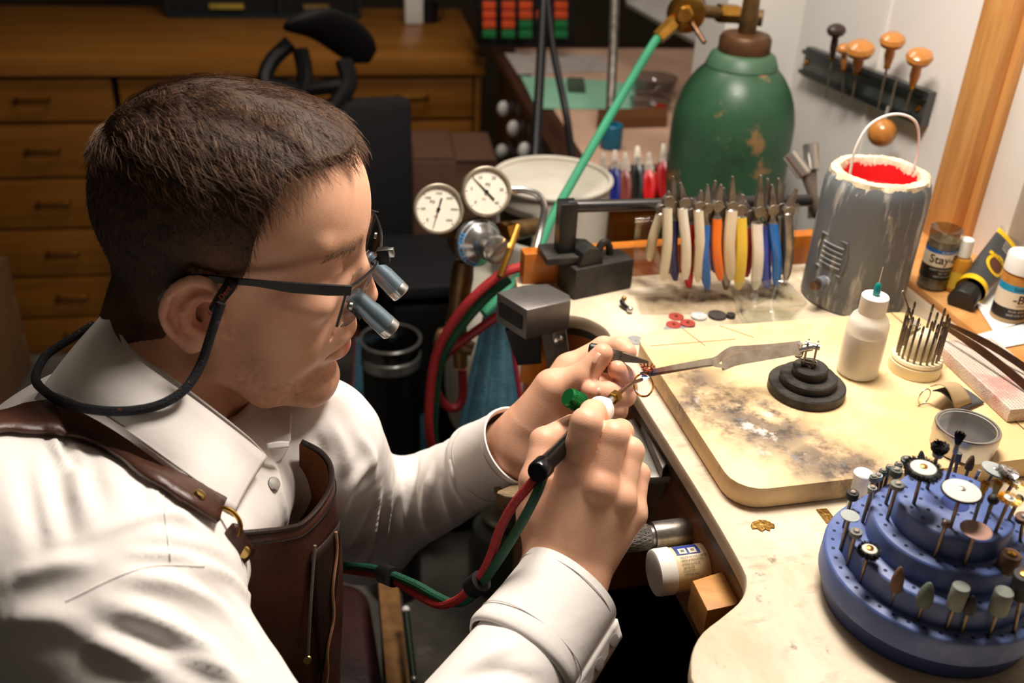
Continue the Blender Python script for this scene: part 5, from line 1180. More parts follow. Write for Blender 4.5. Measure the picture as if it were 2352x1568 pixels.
# black rod on its post
rod = thing('rod_stand', 'black steel rod on a square post running behind the pliers', 'stand', tuple(B(1296, 574, BZ+.038)))
pb_ = B(1296, 574, BZ+.046); zt_ = zat(pb_, 462)
MB().box(tuple(pb_-[0, 0, .004]), (.05, .04, .008), PSI, .001).out('foot', m_iron, rod, world=True)
MB().box(tuple(pb_+[0, 0, zt_/2]), (.019, .019, zt_), PSI, .001).out('post', m_black, rod, world=True)
ra, rb = pb_+[0, 0, zt_-.006], PLp(1860, 460, .045)
MB().cyl(ra, rb, .0068, seg=18).out('rod', mat('dark_rod', (62, 60, 58), .35, .6), rod, world=True)
# pliers
plist = [  # label, grip colour, kind, grip top, grip bottom, joint, tip  (in the zoom 5.226 / 1440, 380)
    ('cream-handled pliers seen through the clear end of the rack', (196, 182, 150), (400, 600), (270, 1140), (412, 520), (425, 440)),
    ('cream-handled pliers with a hole in the grip, first of the row', (222, 214, 190), (485, 545), (432, 1370), (492, 420), (505, 310)),
    ('navy-blue-handled long-nose pliers, the darkest grip in the row', (16, 18, 84), (562, 700), (580, 1375), (570, 480), (556, 130)),
    ('white-handled pliers between the navy and the red pair', (234, 228, 212), (668, 550), (705, 1360), (682, 440), (645, 205)),
    ('bright red-handled pliers between two white-gripped pairs in the rack', (196, 22, 26), (770, 740), (745, 1460), (770, 560), (780, 395)),
    ('cream-handled pliers right of the bright red pair', (226, 216, 192), (860, 570), (850, 1390), (866, 480), (892, 300)),
    ('blue-handled pliers, left of the two neighbouring blue pairs', (30, 104, 190), (940, 760), (965, 1480), (950, 500), (968, 228)),
    ('shorter blue-handled pliers beside the orange pair', (28, 98, 186), (1012, 750), (1060, 1280), (1000, 600), (1062, 182)),
    ('orange-handled pliers hanging in the clear rack', (250, 122, 16), (1080, 680), (1122, 1375), (1082, 470), (1132, 230)),
    ('bare steel-handled pliers right of the orange pair', (206, 200, 190), (1158, 740), (1188, 1480), (1150, 540), (1162, 268)),
    ('cream-handled pliers left of the yellow pair', (230, 214, 184), (1258, 570), (1248, 1370), (1252, 480), (1270, 132)),
    ('yellow-handled cutters hanging in the clear rack', (244, 208, 70), (1370, 660), (1335, 1480), (1352, 520), (1392, 350)),
    ('dull red-handled pliers right of the yellow cutters', (176, 44, 56), (1470, 780), (1428, 1330), (1478, 580), (1420, 430)),
    ('wide white-handled pliers hanging behind the glass dish', (244, 238, 228), (1562, 740), (1540, 1480), (1580, 540), (1606, 115)),
    ('royal-blue-handled pliers beside the wide white pair', (48, 74, 190), (1680, 760), (1680, 1460), (1680, 560), (1690, 155)),
    ('bright-blue-handled pliers, last of the coloured grips', (16, 112, 206), (1758, 740), (1790, 1440), (1742, 520), (1742, 230)),
    ('slim bare steel pliers behind the last blue pair', (200, 196, 190), (1850, 650), (1868, 1300), (1842, 500), (1822, 155)),
    ('bare steel pliers next to the grey pot', (176, 168, 158), (1935, 610), (1908, 1370), (1932, 540), (2040, 275)),
]
for k, (lb, colr, gt, gb, jt, tipp) in enumerate(plist):
    def Q(p, off=0.0): return PLp(1440+p[0]/5.226, 380+p[1]/5.226, off-(0 if k in (0, 4, 9, 12, 16) else .006 if k in (2, 7, 14) else .012))
    base = Q(gb); t = thing('pliers', lb, 'pliers', tuple(base), 0, 'pliers hanging in the rack')
    steelh = 'bare steel' in lb; mg = m_steel if steelh else mat('grip_%d' % k, colr, .35, var=.06, coat=.3)
    wide = .0066 if 'wide' in lb or 'yellow' in lb or 'royal' in lb else .0056
    bow = (6 if k % 2 else -6)
    mid = ((gt[0]+gb[0])/2+bow*4, (gt[1]+gb[1])/2); j3, t3 = Q(jt), Q(tipp)
    for s in (-1, 1):                                             # front and back handle straddling the rail
        off = -.004 if s < 0 else .026
        pts = spl([Q(jt, off*.3), Q(gt, off*.8), Q(mid, off*(1.6 if s < 0 else 1.1)), Q(gb, off)], 16); n_ = 16; g0 = 4
        rows = []
        for i, p in enumerate(pts):
            w_ = .0030 if i < g0 else wide*(1.0 if i < 14 else (.85 if i == 14 else .45)); th_ = .0026 if i < g0 else .0042*(1.0 if i < 15 else .6)
            rows.append([p+pdir*w_*math.cos(a)+pn*th_*math.sin(a) for a in np.linspace(0, 2*PI, 10, endpoint=False)])
        m = MB(); m.grid(rows[:g0+1], closed=True); hd = m.out('handle', m_steel, t, world=True)
        m = MB(); m.grid(rows[g0:], closed=True); m.F.append(tuple(range((n_-g0-1)*10, (n_-g0)*10))); m.F.append(tuple(range(9, -1, -1))); m.out('grip', mg, hd, world=True)
    MB().lathe([(.0060, -.004), (.0064, -.003), (.0064, .003), (.0060, .004)], 14, AX(j3-pn*.001, j3+pn)).out('joint', m_dsteel, t, world=True)
    for s in (-1, 1):
        m = MB(); fat = .004 if 'cutters' in lb or 'dull red' in lb else .0026
        taperbox(m, j3+pn*.0022*s, t3+pn*.0008*s, .0046, .0021, fat*.38, .0009, pdir); m.out('jaw', m_dsteel if k % 3 else m_steel, t, world=True, sharp=20)
# black iron ring bender in front of the rod
rbx = [B(1318, 690, BZ), B(1450, 662, BZ)]; rd = rbx[1]-rbx[0]; Lr = float(np.linalg.norm(rd)); rd /= Lr; rn = np.array([-rd[1], rd[0], 0])
rbd = thing('ring_bender', 'black cast-iron bending block with a lug on top beside the steel vise', 'bending tool', tuple(rbx[0]))
MR = TM(rbx[0], rd, rn); m_cast = mat('black_cast_iron', (36, 35, 34), .5, .3, scale=30, col2=(60, 56, 50), bump=.3, bscale=120)
MB().box((0, 0, 0), (Lr, .038, .036), M=MR @ Matrix.Translation((Lr/2, .019, .0182)), bev=.002).out('body', m_cast, rbd, world=True)
m = MB(); m.prism([(0, 0), (.030, 0), (.030, .010), (.024, .018), (.012, .021), (.004, .016)], 0, .03, .001); o_ = m.out('saddle', m_cast, rbd)
for v in o_.data.vertices: v.co = FR[rbd.name].inverted() @ MR @ Matrix.Translation((.006, .034, .036)) @ Matrix.Rotation(PI/2, 4, 'X') @ v.co
MB().tube([MR @ Vector((.048+.008*math.cos(a), .022, .036+.016*math.sin(a))) for a in np.linspace(0, PI, 14)], .0042, 8).out('lug', m_cast, rbd, world=True)
# steel vise jaw block fixed to the far arm of the bench
VT = .966; vp = [B(x, y, VT) for x, y in ((1142, 671), (1211, 712), (1311, 690), (1309, 677), (1258, 651), (1201, 654))]
vc = np.mean(vp, 0); vs_ = thing('bench_vise', 'grey steel vise block with a dark slot on the far bench corner', 'vise', tuple(vc*[1, 1, 0]+[0, 0, .80]))
MB().prism([(p[0], p[1]) for p in vp], VT-.034, VT, .0015).out('jaw_block', mat('machined_steel', (128, 124, 120), .38, .75, scale=30, var=.15, bump=.1), vs_, world=True)
fa, fb = vp[0], vp[1]; fd = (fb-fa)/np.linalg.norm(fb-fa); fnrm = np.array([fd[1], -fd[0], 0])
m = MB(); taperbox(m, fa+fd*.005-[0, 0, .017], fb-fd*.006-[0, 0, .017], .0075, .0012, .0075, .0012, np.array([0, 0, 1.0])); o_ = m.out('slot', mat('slot_black', (10, 10, 10), .8), vs_, world=True, sharp=20)
for v in o_.data.vertices: v.co += Vector(fnrm*.0002)
a = W(1262, 702, 1.02); b = W(1286, 842, 1.08)
m = MB(); taperbox(m, a, b, .013, .011, .012, .009, rt); m.out('clamp_arm', m_dsteel, vs_, world=True, sharp=20)
m = MB(); taperbox(m, W(1200, 735, 1.03), W(1216, 820, 1.08), .018, .012, .013, .010, rt); m.out('clamp_body', mat('vise_black', (30, 29, 28), .6), vs_, world=True, sharp=20)
MB().ball(W(1282, 778, 1.035), .006, 12, 8).out('clamp_screw', m_bsteel, vs_, world=True)
# grey pot with red inside, seen from the side
bp0 = B(1955, 722, BZ); rp = .0540; bp0 = bp0+np.array([.012, .045, 0]); zr = zat(bp0, 398)
m_pot = mat('battered_grey_pot', (108, 112, 116), .5, scale=9, col2=(86, 90, 94), stretch=(1, 1, .25), bump=.1)
layer(m_pot, (178, 175, 170), 42, .54, .66, seed=2, stretch=(1.3, 1.3, .22)); layer(m_pot, (212, 204, 186), 50, .64, .70, seed=8, stretch=(1, 1, .4)); layer(m_pot, (74, 62, 52), 30, .70, .76, seed=5)
m_wax = mat('cream_crust', (226, 214, 186), .8, scale=40, col2=(206, 190, 156), bump=.6, bscale=120)
pot = thing('grey_pot', 'scuffed grey metal pot with crusted rim, red lining and wire handle', 'pot', tuple(bp0))
pts = [(rp*1.00, .0005), (rp*1.03, .004), (rp*1.02, zr*.3), (rp*1.02, zr*.8), (rp*1.015, zr-.014), (rp*.99, zr-.006), (rp*.93, zr), (rp*.80, zr), (rp*.78, zr-.03), (rp*.78, zr-.09)]
w_ = MB().lathe(pts, 64); w_.F.pop(); w_.out('body', m_pot, pot, sharp=50)
w = MB(); rows = []
for (r, z) in ((.95, -.003), (.93, .0025), (.86, .0045), (.76, .0035), (.72, -.002), (.72, -.012)):
    jit = .00035*rng.normal(0, 1, (2, 144))+.0006*np.sin(np.arange(144)*rng.uniform(.2, .5)+rng.uniform(0, 6)); rows.append([((rp*r+jit[0, k])*math.cos(2*PI*k/144), (rp*r+jit[0, k])*math.sin(2*PI*k/144), zr+z+jit[1, k]*.8) for k in range(144)])
w.grid(rows, closed=True); w.out('rim_crust', m_wax, pot)
MB().lathe([(rp*.73, zr-.0015), (rp*.70, zr-.008), (rp*.66, zr-.020), (.001, zr-.021)], 48, cap=False).out('lining', mat('red_lining', (206, 16, 22), .55, var=.1), pot)
hx = np.array([.966, .259, 0]); 
e0, e1 = bp0+hx*rp*.66*-1+[0, 0, zr], bp0+hx*rp*.72+[0, 0, zr]
top_ = zat(bp0, 262); hp_ = [e0, e0+[0, 0, (top_-zr)*.45], (e0*.85+e1*.15)+[0, 0, (top_-zr)*.85], (e0+e1)/2+[0, 0, top_-zr], (e0*.15+e1*.85)+[0, 0, (top_-zr)*.85], e1+[0, 0, (top_-zr)*.4], e1]
MB().tube(spl(hp_, 40), .0014, 8).out('handle', m_wplast, pot, world=True)
bd = np.array([-.80, -.60, 0]); bpc = bp0+bd*(rp*1.02)
bdg = MB(); ang0 = math.atan2(bd[1], bd[0])
for zz in (.36, .40, .44, .48, .52):
    bdg.tube([(rp*1.03*math.cos(ang0+a), rp*1.03*math.sin(ang0+a), zr*zz-.10*a*.02) for a in np.linspace(-.22, .25, 10)], .0012, 5)
bdg.tube([(rp*1.035*math.cos(ang0+a), rp*1.035*math.sin(ang0+a), zr*(.44+z)) for a, z in ((-.3, -.12), (.3, -.14), (.34, 0), (.3, .13), (-.3, .14), (-.34, 0), (-.3, -.12))], .0014, 5)
bdg.out('embossed_badge', m_pot, pot)
MB().cyl(bp0+bd*rp+[0, 0, zr*.22], bp0+bd*(rp+.013)+[0, 0, zr*.22], .0075, seg=16).out('outlet', m_pot, pot, world=True); MB().cyl(bp0+bd*(rp+.012)+[0, 0, zr*.22], bp0+bd*(rp+.020)+[0, 0, zr*.22], .0048, seg=12).out('fitting', m_tip, pot, world=True)
# hammers or stakes leaning behind the pot
for (x0, y0, x1, y1, d_, lb) in ((1812, 352, 1848, 400, 1.28, 'shiny steel hammer head tilted left behind the grey pot'), (1862, 330, 1866, 390, 1.30, 'shiny steel hammer head standing upright behind the grey pot')):
    a, b = W(x0, y0, d_), W(x1, y1, d_); t = thing('hammer', lb, 'hammer', tuple(b)); dd = (b-a)/np.linalg.norm(b-a)
    MB().lathe([(.0085, 0), (.0100, .001), (.0100, float(np.linalg.norm(b-a))), (.008, float(np.linalg.norm(b-a))+.002)], 24, AX(a, b)).out('head', m_bsteel, t, world=True)
    MB().cyl(b, b*[1, 1, 0]+dd*[.05, .05, 0]+[0, 0, BZ+.002], .0055, .0065, 12).out('handle', m_dsteel, t, world=True)
# ================================================================== bottles on the window sill
SZ = .937
def bottle(px, py, r, rows_, lb, nm='bottle', cat='bottle'):
    b_ = B(px, py, SZ); t = thing(nm, lb, cat, tuple(b_)); return t, b_
m_lab = mat('cream_label', (228, 216, 192), .55, var=.04); m_labk = mat('black_label', (24, 23, 22), .5); m_labb = mat('blue_label', (20, 96, 176), .5); m_labc = mat('cyan_label', (22, 150, 196), .5); m_ink = mat('black_ink', (18, 18, 18), .5); m_winks = mat('white_ink', (220, 214, 200), .5)
FACE = math.radians(18)
# solder flux jar
t, b_ = bottle(2139, 655, .018, None, 'clear jar of solder flux with a blue-banded label behind the pot edge', 'flux_jar', 'jar'); z1 = zat(b_, 523); R = .0165
MB().lathe([(R, .0003), (R*1.01, .002), (R*1.01, z1-.002), (R*.98, z1)], 36, cap=True).out('glass', glassmat('jar_glass', (226, 224, 216), base=.05), t)
MB().lathe([(R*.93, .001), (R*.93, z1*.82), (.001, z1*.821)], 28).out('contents', mat('grey_paste', (150, 144, 134), .5, scale=60, bump=.3), t)
for z0, z2, mm in ((.20, .42, m_labk), (.42, .64, m_lab), (.64, .70, m_labb)): MB().lathe([(R*1.02, z1*z0), (R*1.02, z1*z2)], 36, cap=False).out('label_band', mm, t)
text('lettering', 'Stay-Brite', .0135, m_ink, t, M=Matrix.Translation((0, 0, z1*.54)) @ Matrix.Rotation(FACE+.25, 4, 'Z'), bend=R*1.03, bold=.0002)
text('lettering', 'SILVER SOLDER', .0032, m_winks, t, M=Matrix.Translation((0, 0, z1*.67)) @ Matrix.Rotation(FACE, 4, 'Z'), bend=R*1.03)
for i, s in enumerate(('SAFETY DIRECTIONS ON BACK', 'NET WT 1 OZ', 'KEEP OUT OF REACH')): text('lettering', s, .0028, m_winks, t, M=Matrix.Translation((0, 0, z1*(.37-.055*i))) @ Matrix.Rotation(FACE, 4, 'Z'), bend=R*1.03)
MB().lathe([(R*1.03, z1*.86), (R*1.06, z1*.88), (R*1.06, z1), (R*.9, z1+.001)], 32, cap=True).out('lid', glassmat('clear_lid', (236, 234, 228), base=.10), t)
# small orange bottle
t, b_ = bottle(2190, 662, .012, None, 'small amber bottle with a white cap behind the black tube', 'dropper_bottle'); z1 = zat(b_, 588); R = .0125
MB().lathe([(R, .0003), (R, z1*.8), (R*.8, z1*.95), (R*.5, z1)], 28).out('body', mat('amber_liquid', (206, 142, 40), .2, trans=.3), t); zc = zat(b_, 550)
MB().lathe([(R*.55, z1), (R*.62, z1+.001), (R*.58, zc), (R*.5, zc+.001)], 24).out('cap', m_wplast, t)
MB().lathe([(R*1.02, z1*.1), (R*1.02, z1*.6)], 28, cap=False).out('label_band', mat('yellow_label', (206, 176, 60), .5), t)
# big flux jar in front
t, b_ = bottle(2312, 728, .02, None, 'amber-filled jar with a white lid and cyan-banded label at the right edge', 'flux_jar', 'jar'); z1 = zat(b_, 622); zc = zat(b_, 582); R = .0175
MB().lathe([(R*.95, .0003), (R, .002), (R, z1-.002), (R*.95, z1)], 40).out('body', mat('amber_paste', (190, 130, 62), .25, scale=60, var=.15), t)
for z0, z2, mm in ((.02, .10, mat('tan_wear', (186, 158, 116), .7)), (.10, .33, m_labk), (.33, .66, m_lab), (.66, .80, m_labc)): MB().lathe([(R*1.01, z1*z0), (R*1.01, z1*z2)], 40, cap=False).out('label_band', mm, t)
text('lettering', '-Brite', .0135, m_ink, t, M=Matrix.Translation((0, 0, z1*.52)) @ Matrix.Rotation(FACE+.1, 4, 'Z'), bend=R*1.02, bold=.0002)
text('lettering', 'Solder Kit', .0050, m_ink, t, M=Matrix.Translation((0, 0, z1*.73)) @ Matrix.Rotation(FACE-.3, 4, 'Z'), bend=R*1.02)
text('lettering', 'cadmium-free', .0034, m_ink, t, M=Matrix.Translation((0, 0, z1*.40)) @ Matrix.Rotation(FACE, 4, 'Z'), bend=R*1.02)
for i, s in enumerate(('FLUX AND SOLDER', 'SAFE FOR ALL METAL')): text('lettering', s, .0034, m_winks, t, M=Matrix.Translation((0, 0, z1*(.27-.08*i))) @ Matrix.Rotation(FACE, 4, 'Z'), bend=R*1.02)
MB().lathe([(R*.95, z1), (R*1.04, z1+.001), (R*1.04, zc-.002), (R*.98, zc), (.001, zc+.0005)], 40).out('lid', m_wplast, t)
# glue tube standing on its cap, leaning back
ga, gb_ = W(2206, 694, 1.085), W(2318, 560, 1.16); gd = (gb_-ga)/np.linalg.norm(gb_-ga)
gl_ = thing('glue_tube', 'black and yellow glue tube leaning on its black cap against the window', 'tube', tuple(ga))
MB().lathe([(.0145, 0), (.0150, .001), (.0138, .022), (.0125, .023)], 28, AX(ga, gb_)).out('cap', m_black, gl_, world=True)
side = np.cross(gd, fw); side /= np.linalg.norm(side); fr_ = np.cross(side, gd); fr_ = fr_ if fr_@fw < 0 else -fr_; rows = []
TL = float(np.linalg.norm(gb_-ga)); m_tube = mat('charcoal_tube', (62, 64, 66), .35, var=.06)
for s in np.linspace(0, 1, 14):
    c = ga+gd*(.026+(TL-.012)*s); wd__ = .0165+.0055*s; tk = .0155*(1-s)+.0012
    rows.append([c+side*wd__*math.cos(a)+fr_*tk*math.sin(a) for a in np.linspace(0, 2*PI, 28, endpoint=False)])
m = MB(); m.grid(rows[:2], closed=True); m.out('yellow_collar', mat('tube_yellow', (244, 196, 24), .4), gl_, world=True)
m = MB(); m.grid(rows[1:12], closed=True); m.out('tube_body', m_tube, gl_, world=True); m = MB(); m.grid(rows[11:13], closed=True); m.out('end_band', mat('tube_yellow', (244, 196, 24), .4), gl_, world=True); m = MB(); m.grid(rows[12:], closed=True); m.out('crimp', m_acr, gl_, world=True)
def gpt(s, x, o=.0006):
    i = min(12, int(s*13)); c = ga+gd*(.026+(TL-.012)*s); wd__ = .0165+.0055*s; tk = .0155*(1-s)+.0012; xx = max(-.98, min(.98, x/wd__)); return c+side*x+fr_*(tk*math.sqrt(1-xx*xx)+o)
m_ty = MATS['tube_yellow']
def emblem(name, rx, rs, m_, o, c=.40, r0=0.0):
    mb = MB(); n = 36; ring = [[gpt(c+rs*q*math.sin(a), rx*q*math.cos(a), o) for a in np.linspace(0, 2*PI, n, endpoint=False)] for q in (max(r0, .02), .5*(1+r0), 1.0)]; mb.grid(ring, closed=True); return mb.out(name, m_, gl_, world=True)
emblem('emblem', .0125, .155, m_ty, .0006, r0=.74); emblem('emblem', .0092, .115, mat('emblem_brown', (92, 50, 26), .5), .0008)
m = MB(); m.grid([[gpt(.47+.05*j, x, .0014) for x in np.linspace(-.0145, .0145, 9)] for j in (0, 1)]); m.out('emblem_banner', m_ty, gl_, world=True)
wtext('lettering', 'GORILLA', .0068, m_ink, gl_, gpt(.495, 0, .0019), side, -np.cross(fr_, side) if (np.cross(fr_, side)@gd) > 0 else np.cross(fr_, side), sx=.9)
for i, s in enumerate(('DRIES', 'WHITE', 'FASTER')): wtext('lettering', s, .0046, m_winks, gl_, gpt(.68+.055*i, 0, .0012), side, -gd if ((-gd)@np.cross(fr_, side)) > 0 or True else gd)
# scattered paper on the sill
for pts_, lb in (([(2215, 655), (2300, 640), (2352, 700), (2352, 745), (2280, 760)], 'torn white paper on the sill under the jars'), ([(2240, 770), (2352, 742), (2352, 790), (2300, 800)], 'white paper scrap on the sill beside the soldering block')):
    flat('paper_scrap', pts_, SZ, .0004, mat('white_paper', (238, 236, 232), .8), lb, 'paper')
# ================================================================== wall strip with gravers
m_strip = mat('magnet_strip_grey', (94, 96, 94), .35, .4, scale=30, var=.2); m_stripb = mat('magnet_strip_black', (30, 30, 32), .3)
A_, B_ = toL(onV(1838, 140, .812)), toL(onV(2114, 252, .812)); A_, B_ = (A_, B_)
ms = thing('magnetic_tool_strip', 'grey and black magnetic strip screwed to the white wall', 'tool strip', tuple(toW(.83, (A_[1]+B_[1])/2, (A_[2]+B_[2])/2)))
sl_ = (B_[2]-A_[2])/(B_[1]-A_[1])
def sp(u, z, v): return toW(v, u, A_[2]+sl_*(u-A_[1])+z)
u0, u1 = B_[1], A_[1]
def sbar(z0, z1, v0, v1, nm, mm, ua=None, ub=None):
    ua = u0 if ua is None else ua; ub = u1 if ub is None else ub
    V = [sp(u, z, v) for u in (ua, ub) for v, z in ((v0, z0), (v1, z0), (v1, z1), (v0, z1))]; MB().add(V, [(0, 1, 2, 3), (7, 6, 5, 4), (0, 4, 5, 1), (1, 5, 6, 2), (2, 6, 7, 3), (3, 7, 4, 0)]).out(nm, mm, ms, world=True, sharp=20)
sbar(-.022, .022, .818, .8299, 'back_board', m_strip); sbar(.012, .018, .812, .818, 'rail', m_stripb); sbar(-.018, -.012, .812, .818, 'rail', m_stripb)
for u in (u1-.010, u0+.012): MB().lathe([(.005, 0), (.004, .003), (.001, .004)], 12, AX(sp(u, 0, .818), sp(u, 0, .80))).out('screw', m_brass, ms, world=True)
m_knob = mat('honey_wood_knob', (198, 130, 60), .28, scale=30, var=.15, coat=.5); m_dknob = mat('dark_wood_knob', (54, 36, 28), .4, scale=30, coat=.2)
def gv(x, y, v): return onV(x, y, v)
for (kx, ky, ex, ey, r, stem, lb, mm) in ((1921, 70, 1897, 225, .0135, .026, 'dark brown mushroom-handled graver, first on the wall strip', m_dknob), (1940, 112, 1935, 230, .0110, .016, 'small honey-wood graver half hidden behind the big-knobbed one', m_knob), (1976, 114, 1955, 240, .0195, .018, 'graver with the biggest round honey-wood knob on the strip', m_knob),
        (2050, 94, 2016, 255, .0165, .020, 'graver with a flattened honey-wood mushroom handle', m_knob), (2112, 132, 2082, 250, .0165, .026, 'honey-wood mushroom-handled graver nearest the window', m_knob)):
    k_, e_ = gv(kx, ky, .792), gv(ex, ey, .808); d_ = (e_-k_)/np.linalg.norm(e_-k_); t = thing('graver', lb, 'graver', tuple(e_), 0, 'gravers on the wall strip')
    Lk = float(np.linalg.norm(e_-k_)); prof = [(.0004, -r*.62), (r*.5, -r*.58), (r*.88, -r*.32), (r, 0), (r*.86, r*.34), (r*.45, r*.52), (r*.36, r*.62), (r*.40, stem), (r*.28, stem+.012), (r*.24, stem+.014)]
    MB().lathe(prof, 28, AX(k_, e_)).out('handle', mm, t, world=True); MB().lathe([(r*.26, stem+.012), (r*.26, stem+.018)], 14, AX(k_, e_)).out('ferrule', m_brass, t, world=True)
    MB().cyl(k_+d_*(stem+.014), e_, .0017, .0012, 8).out('blade', m_dsteel, t, world=True)
t = MB().cyl(gv(2060, 180, .809), gv(2043, 255, .809), .0013, .0016, 8).out('needle_tool', m_dsteel); tag(t, 'bare steel needle stuck to the strip between the knobbed gravers', 'tool')
k_, e_ = gv(2026, 305, .790), gv(2040, 245, .806); t = thing('ball_handled_tool', 'tool with a round honey-wood ball hanging below the wall strip', 'tool', tuple(k_)); MB().ball(k_, .0185, 24, 16).out('ball_handle', m_knob, t, world=True); MB().cyl(k_, e_, .003, .002, 10).out('stem', m_bsteel, t, world=True)
# ================================================================== fixed to the front of the bench
m_knurl = mat('knurled_steel', (120, 116, 110), .4, .8, scale=20, bump=1.0, bscale=900)
e1 = onV(1606, 1216, .330); e0 = e1-VAX*.092
hp3 = thing('rotary_handpiece', 'knurled steel handpiece sticking out of the bench front panel', 'handpiece', tuple(e1))
MB().lathe([(.0100, 0), (.0108, .002), (.0108, .046), (.0100, .047)], 36, AX(e0, e1)).out('grip', m_knurl, hp3, world=True)
kb = MB(); Mk = AX(e0, e1)
for s in (1, -1):
    for a_ in np.linspace(0, 2*PI, 22, endpoint=False): kb.tube([tuple(Mk @ Vector((.0108*math.cos(a_+s*q*1.2), .0108*math.sin(a_+s*q*1.2), .003+.042*q))) for q in np.linspace(0, 1, 9)], .0004, 4)
kb.out('knurling', m_steel, hp3, world=True)
MB().lathe([(.0092, .046), (.0092, .0495), (.0118, .050), (.0120, .052), (.0120, .088), (.0112, .0915)], 36, AX(e0, e1)).out('sleeve', m_steel, hp3, world=True)
e1 = onV(1636, 1296, .328); e0 = e1-VAX*.052; ax_ = (e1-e0)/np.linalg.norm(e1-e0); R = .0192
jr = thing('lubricant_jar', 'white plastic jar with a printed label lying on its side at the bench front', 'jar', tuple(e1))
MB().lathe([(R*.86, 0), (R*.97, .001), (R, .004), (R, .0145), (R*.96, .015)], 40, AX(e0, e1)).out('lid', mat('scuffed_white_lid', (232, 228, 218), .45, scale=30, col2=(206, 194, 172), sharp=(.5, .75)), jr, world=True)
MB().lathe([(R*.95, .015), (R*.95, .038), (R*.97, .039), (R*.97, .051), (R*.85, .052)], 40, AX(e0, e1)).out('body', mat('yellowed_plastic', (222, 200, 160), .4, scale=20, col2=(206, 176, 128)), jr, world=True)
# label lettering, laid along the jar
cb = (CAM-(e0+e1)/2); cb = cb-ax_*(cb@ax_); cb /= np.linalg.norm(cb); tb_ = np.cross(cb, ax_); tb_ = tb_ if tb_[2] > 0 else -tb_
def jpt(s, a, o=.0003): return e0+ax_*s+(cb*math.cos(a)+tb_*math.sin(a))*(R*.95+o)
mb = MB(); mb.grid([[jpt(.0175+.0205*s, a) for s in np.linspace(0, 1, 4)] for a in np.linspace(.62, 1.35, 8)]); mb.out('label_band', mat('navy_label', (44, 64, 142), .5), jr, world=True)
for s0 in (.020, .0285):
    mb = MB(); mb.grid([[jpt(s0+.0065*s, a, .0006) for s in np.linspace(0, 1, 3)] for a in np.linspace(.66, 1.0, 5)]); mb.out('label_picture', mat('label_white', (226, 214, 190), .6), jr, world=True)
    mb = MB(); mb.grid([[jpt(s0+.0018+.003*s, a, .0008) for s in np.linspace(0, 1, 3)] for a in np.linspace(.76, .90, 4)]); mb.out('label_picture', mat('label_grey', (120, 112, 100), .6), jr, world=True)
for i, s in enumerate(('• REDUCES FRICTION, CHATTER', '• SPEEDS UP PRODUCTION', '• EXTENDS BLADE LIFE', '   SAW BLADES', '• CLEANS EASILY', '   CONTAINS WAX')):
    a = .48-.155*i; wtext('lettering', s, .0026, m_ink, jr, jpt(.0185, a, .0006), ax_, -cb*math.sin(a)+tb_*math.cos(a), align='LEFT', sx=.62)
# wooden peg block, metal plate with bracket, worn bench pin
def pxprism(name, px, z0, z1, m_, parent, bev=.001):
    return MB().prism([tuple(B(x, y, z1)[:2]) for x, y in px], z0, z1, bev).out(name, m_, parent, world=True, sharp=40)
m_peg = mat('honey_oak', (206, 152, 78), .5, scale=6, col2=(176, 118, 52), stretch=(3, 12, 12), bump=.15, bscale=200)
pg = thing('wooden_peg', 'honey-coloured wooden block jutting from the bench cut-out beside the jar', 'wood block', tuple(B(1640, 1350, .868)))
pxprism('block', [(1590, 1332), (1668, 1308), (1702, 1376), (1690, 1388), (1625, 1402)], .862, .893, m_peg, pg, .0015)
m_plate = mat('dull_plate_steel', (150, 146, 136), .5, .5, scale=30, var=.15, bump=.15)
pl_ = thing('steel_mount_plate', 'dull grey steel mounting plate bolted in front of the soldering board', 'mounting plate', tuple(B(1480, 1040, .895)))
pxprism('plate', [(1424, 972), (1459, 958), (1524, 1080), (1544, 1094), (1483, 1096), (1410, 1080)], .890, .898, m_plate, pl_)
pxprism('bar', [(1474, 969), (1494, 966), (1540, 1054), (1522, 1077)], .898, .909, m_dsteel, pl_)
m = MB(); m.add([B(1490, 1098, .893), B(1544, 1096, .893), B(1524, 1150, .862), B(1532, 1092, .893), B(1490, 1090, .893), B(1515, 1140, .862)], [(0, 1, 2), (3, 4, 5), (0, 4, 3, 1), (1, 3, 5, 2), (2, 5, 4, 0)]); m.out('bracket', m_plate, pl_, world=True, sharp=20)
MB().lathe([(.006, 0), (.0065, .001), (.005, .003)], 18, AX(B(1484, 1108, .885), B(1484, 1108, .885)+[-.4, -.6, .6])).out('bolt', m_steel, pl_, world=True)
MB().lathe([(.002, .0), (.002, .0006)], 12, AX(B(1432, 988, .8982), B(1432, 988, .91))).out('hole', m_hole_shade, pl_, world=True)  # dark disc laid on the plate as the shade of a hole
m_old = mat('weathered_wood', (150, 128, 96), .8, scale=9, col2=(96, 78, 56), stretch=(2, 8, 8), bump=.8, bscale=90); layer(m_old, (56, 46, 36), 40, .62, .72, seed=2)
bpn = thing('bench_pin', 'weathered grey two-pronged wooden bench pin under the man\'s right hand', 'bench pin', tuple(B(1300, 1100, .87)))
pxprism('pin', [(1420, 1050), (1300, 1048), (1228, 1050), (1196, 1056), (1178, 1066), (1164, 1078), (1142, 1087), (1136, 1094), (1148, 1098), (1178, 1090), (1206, 1092), (1210, 1104), (1170, 1114), (1143, 1125), (1140, 1131), (1160, 1139), (1200, 1143), (1280, 1142), (1420, 1110)], .862, .882, m_old, bpn, .002)
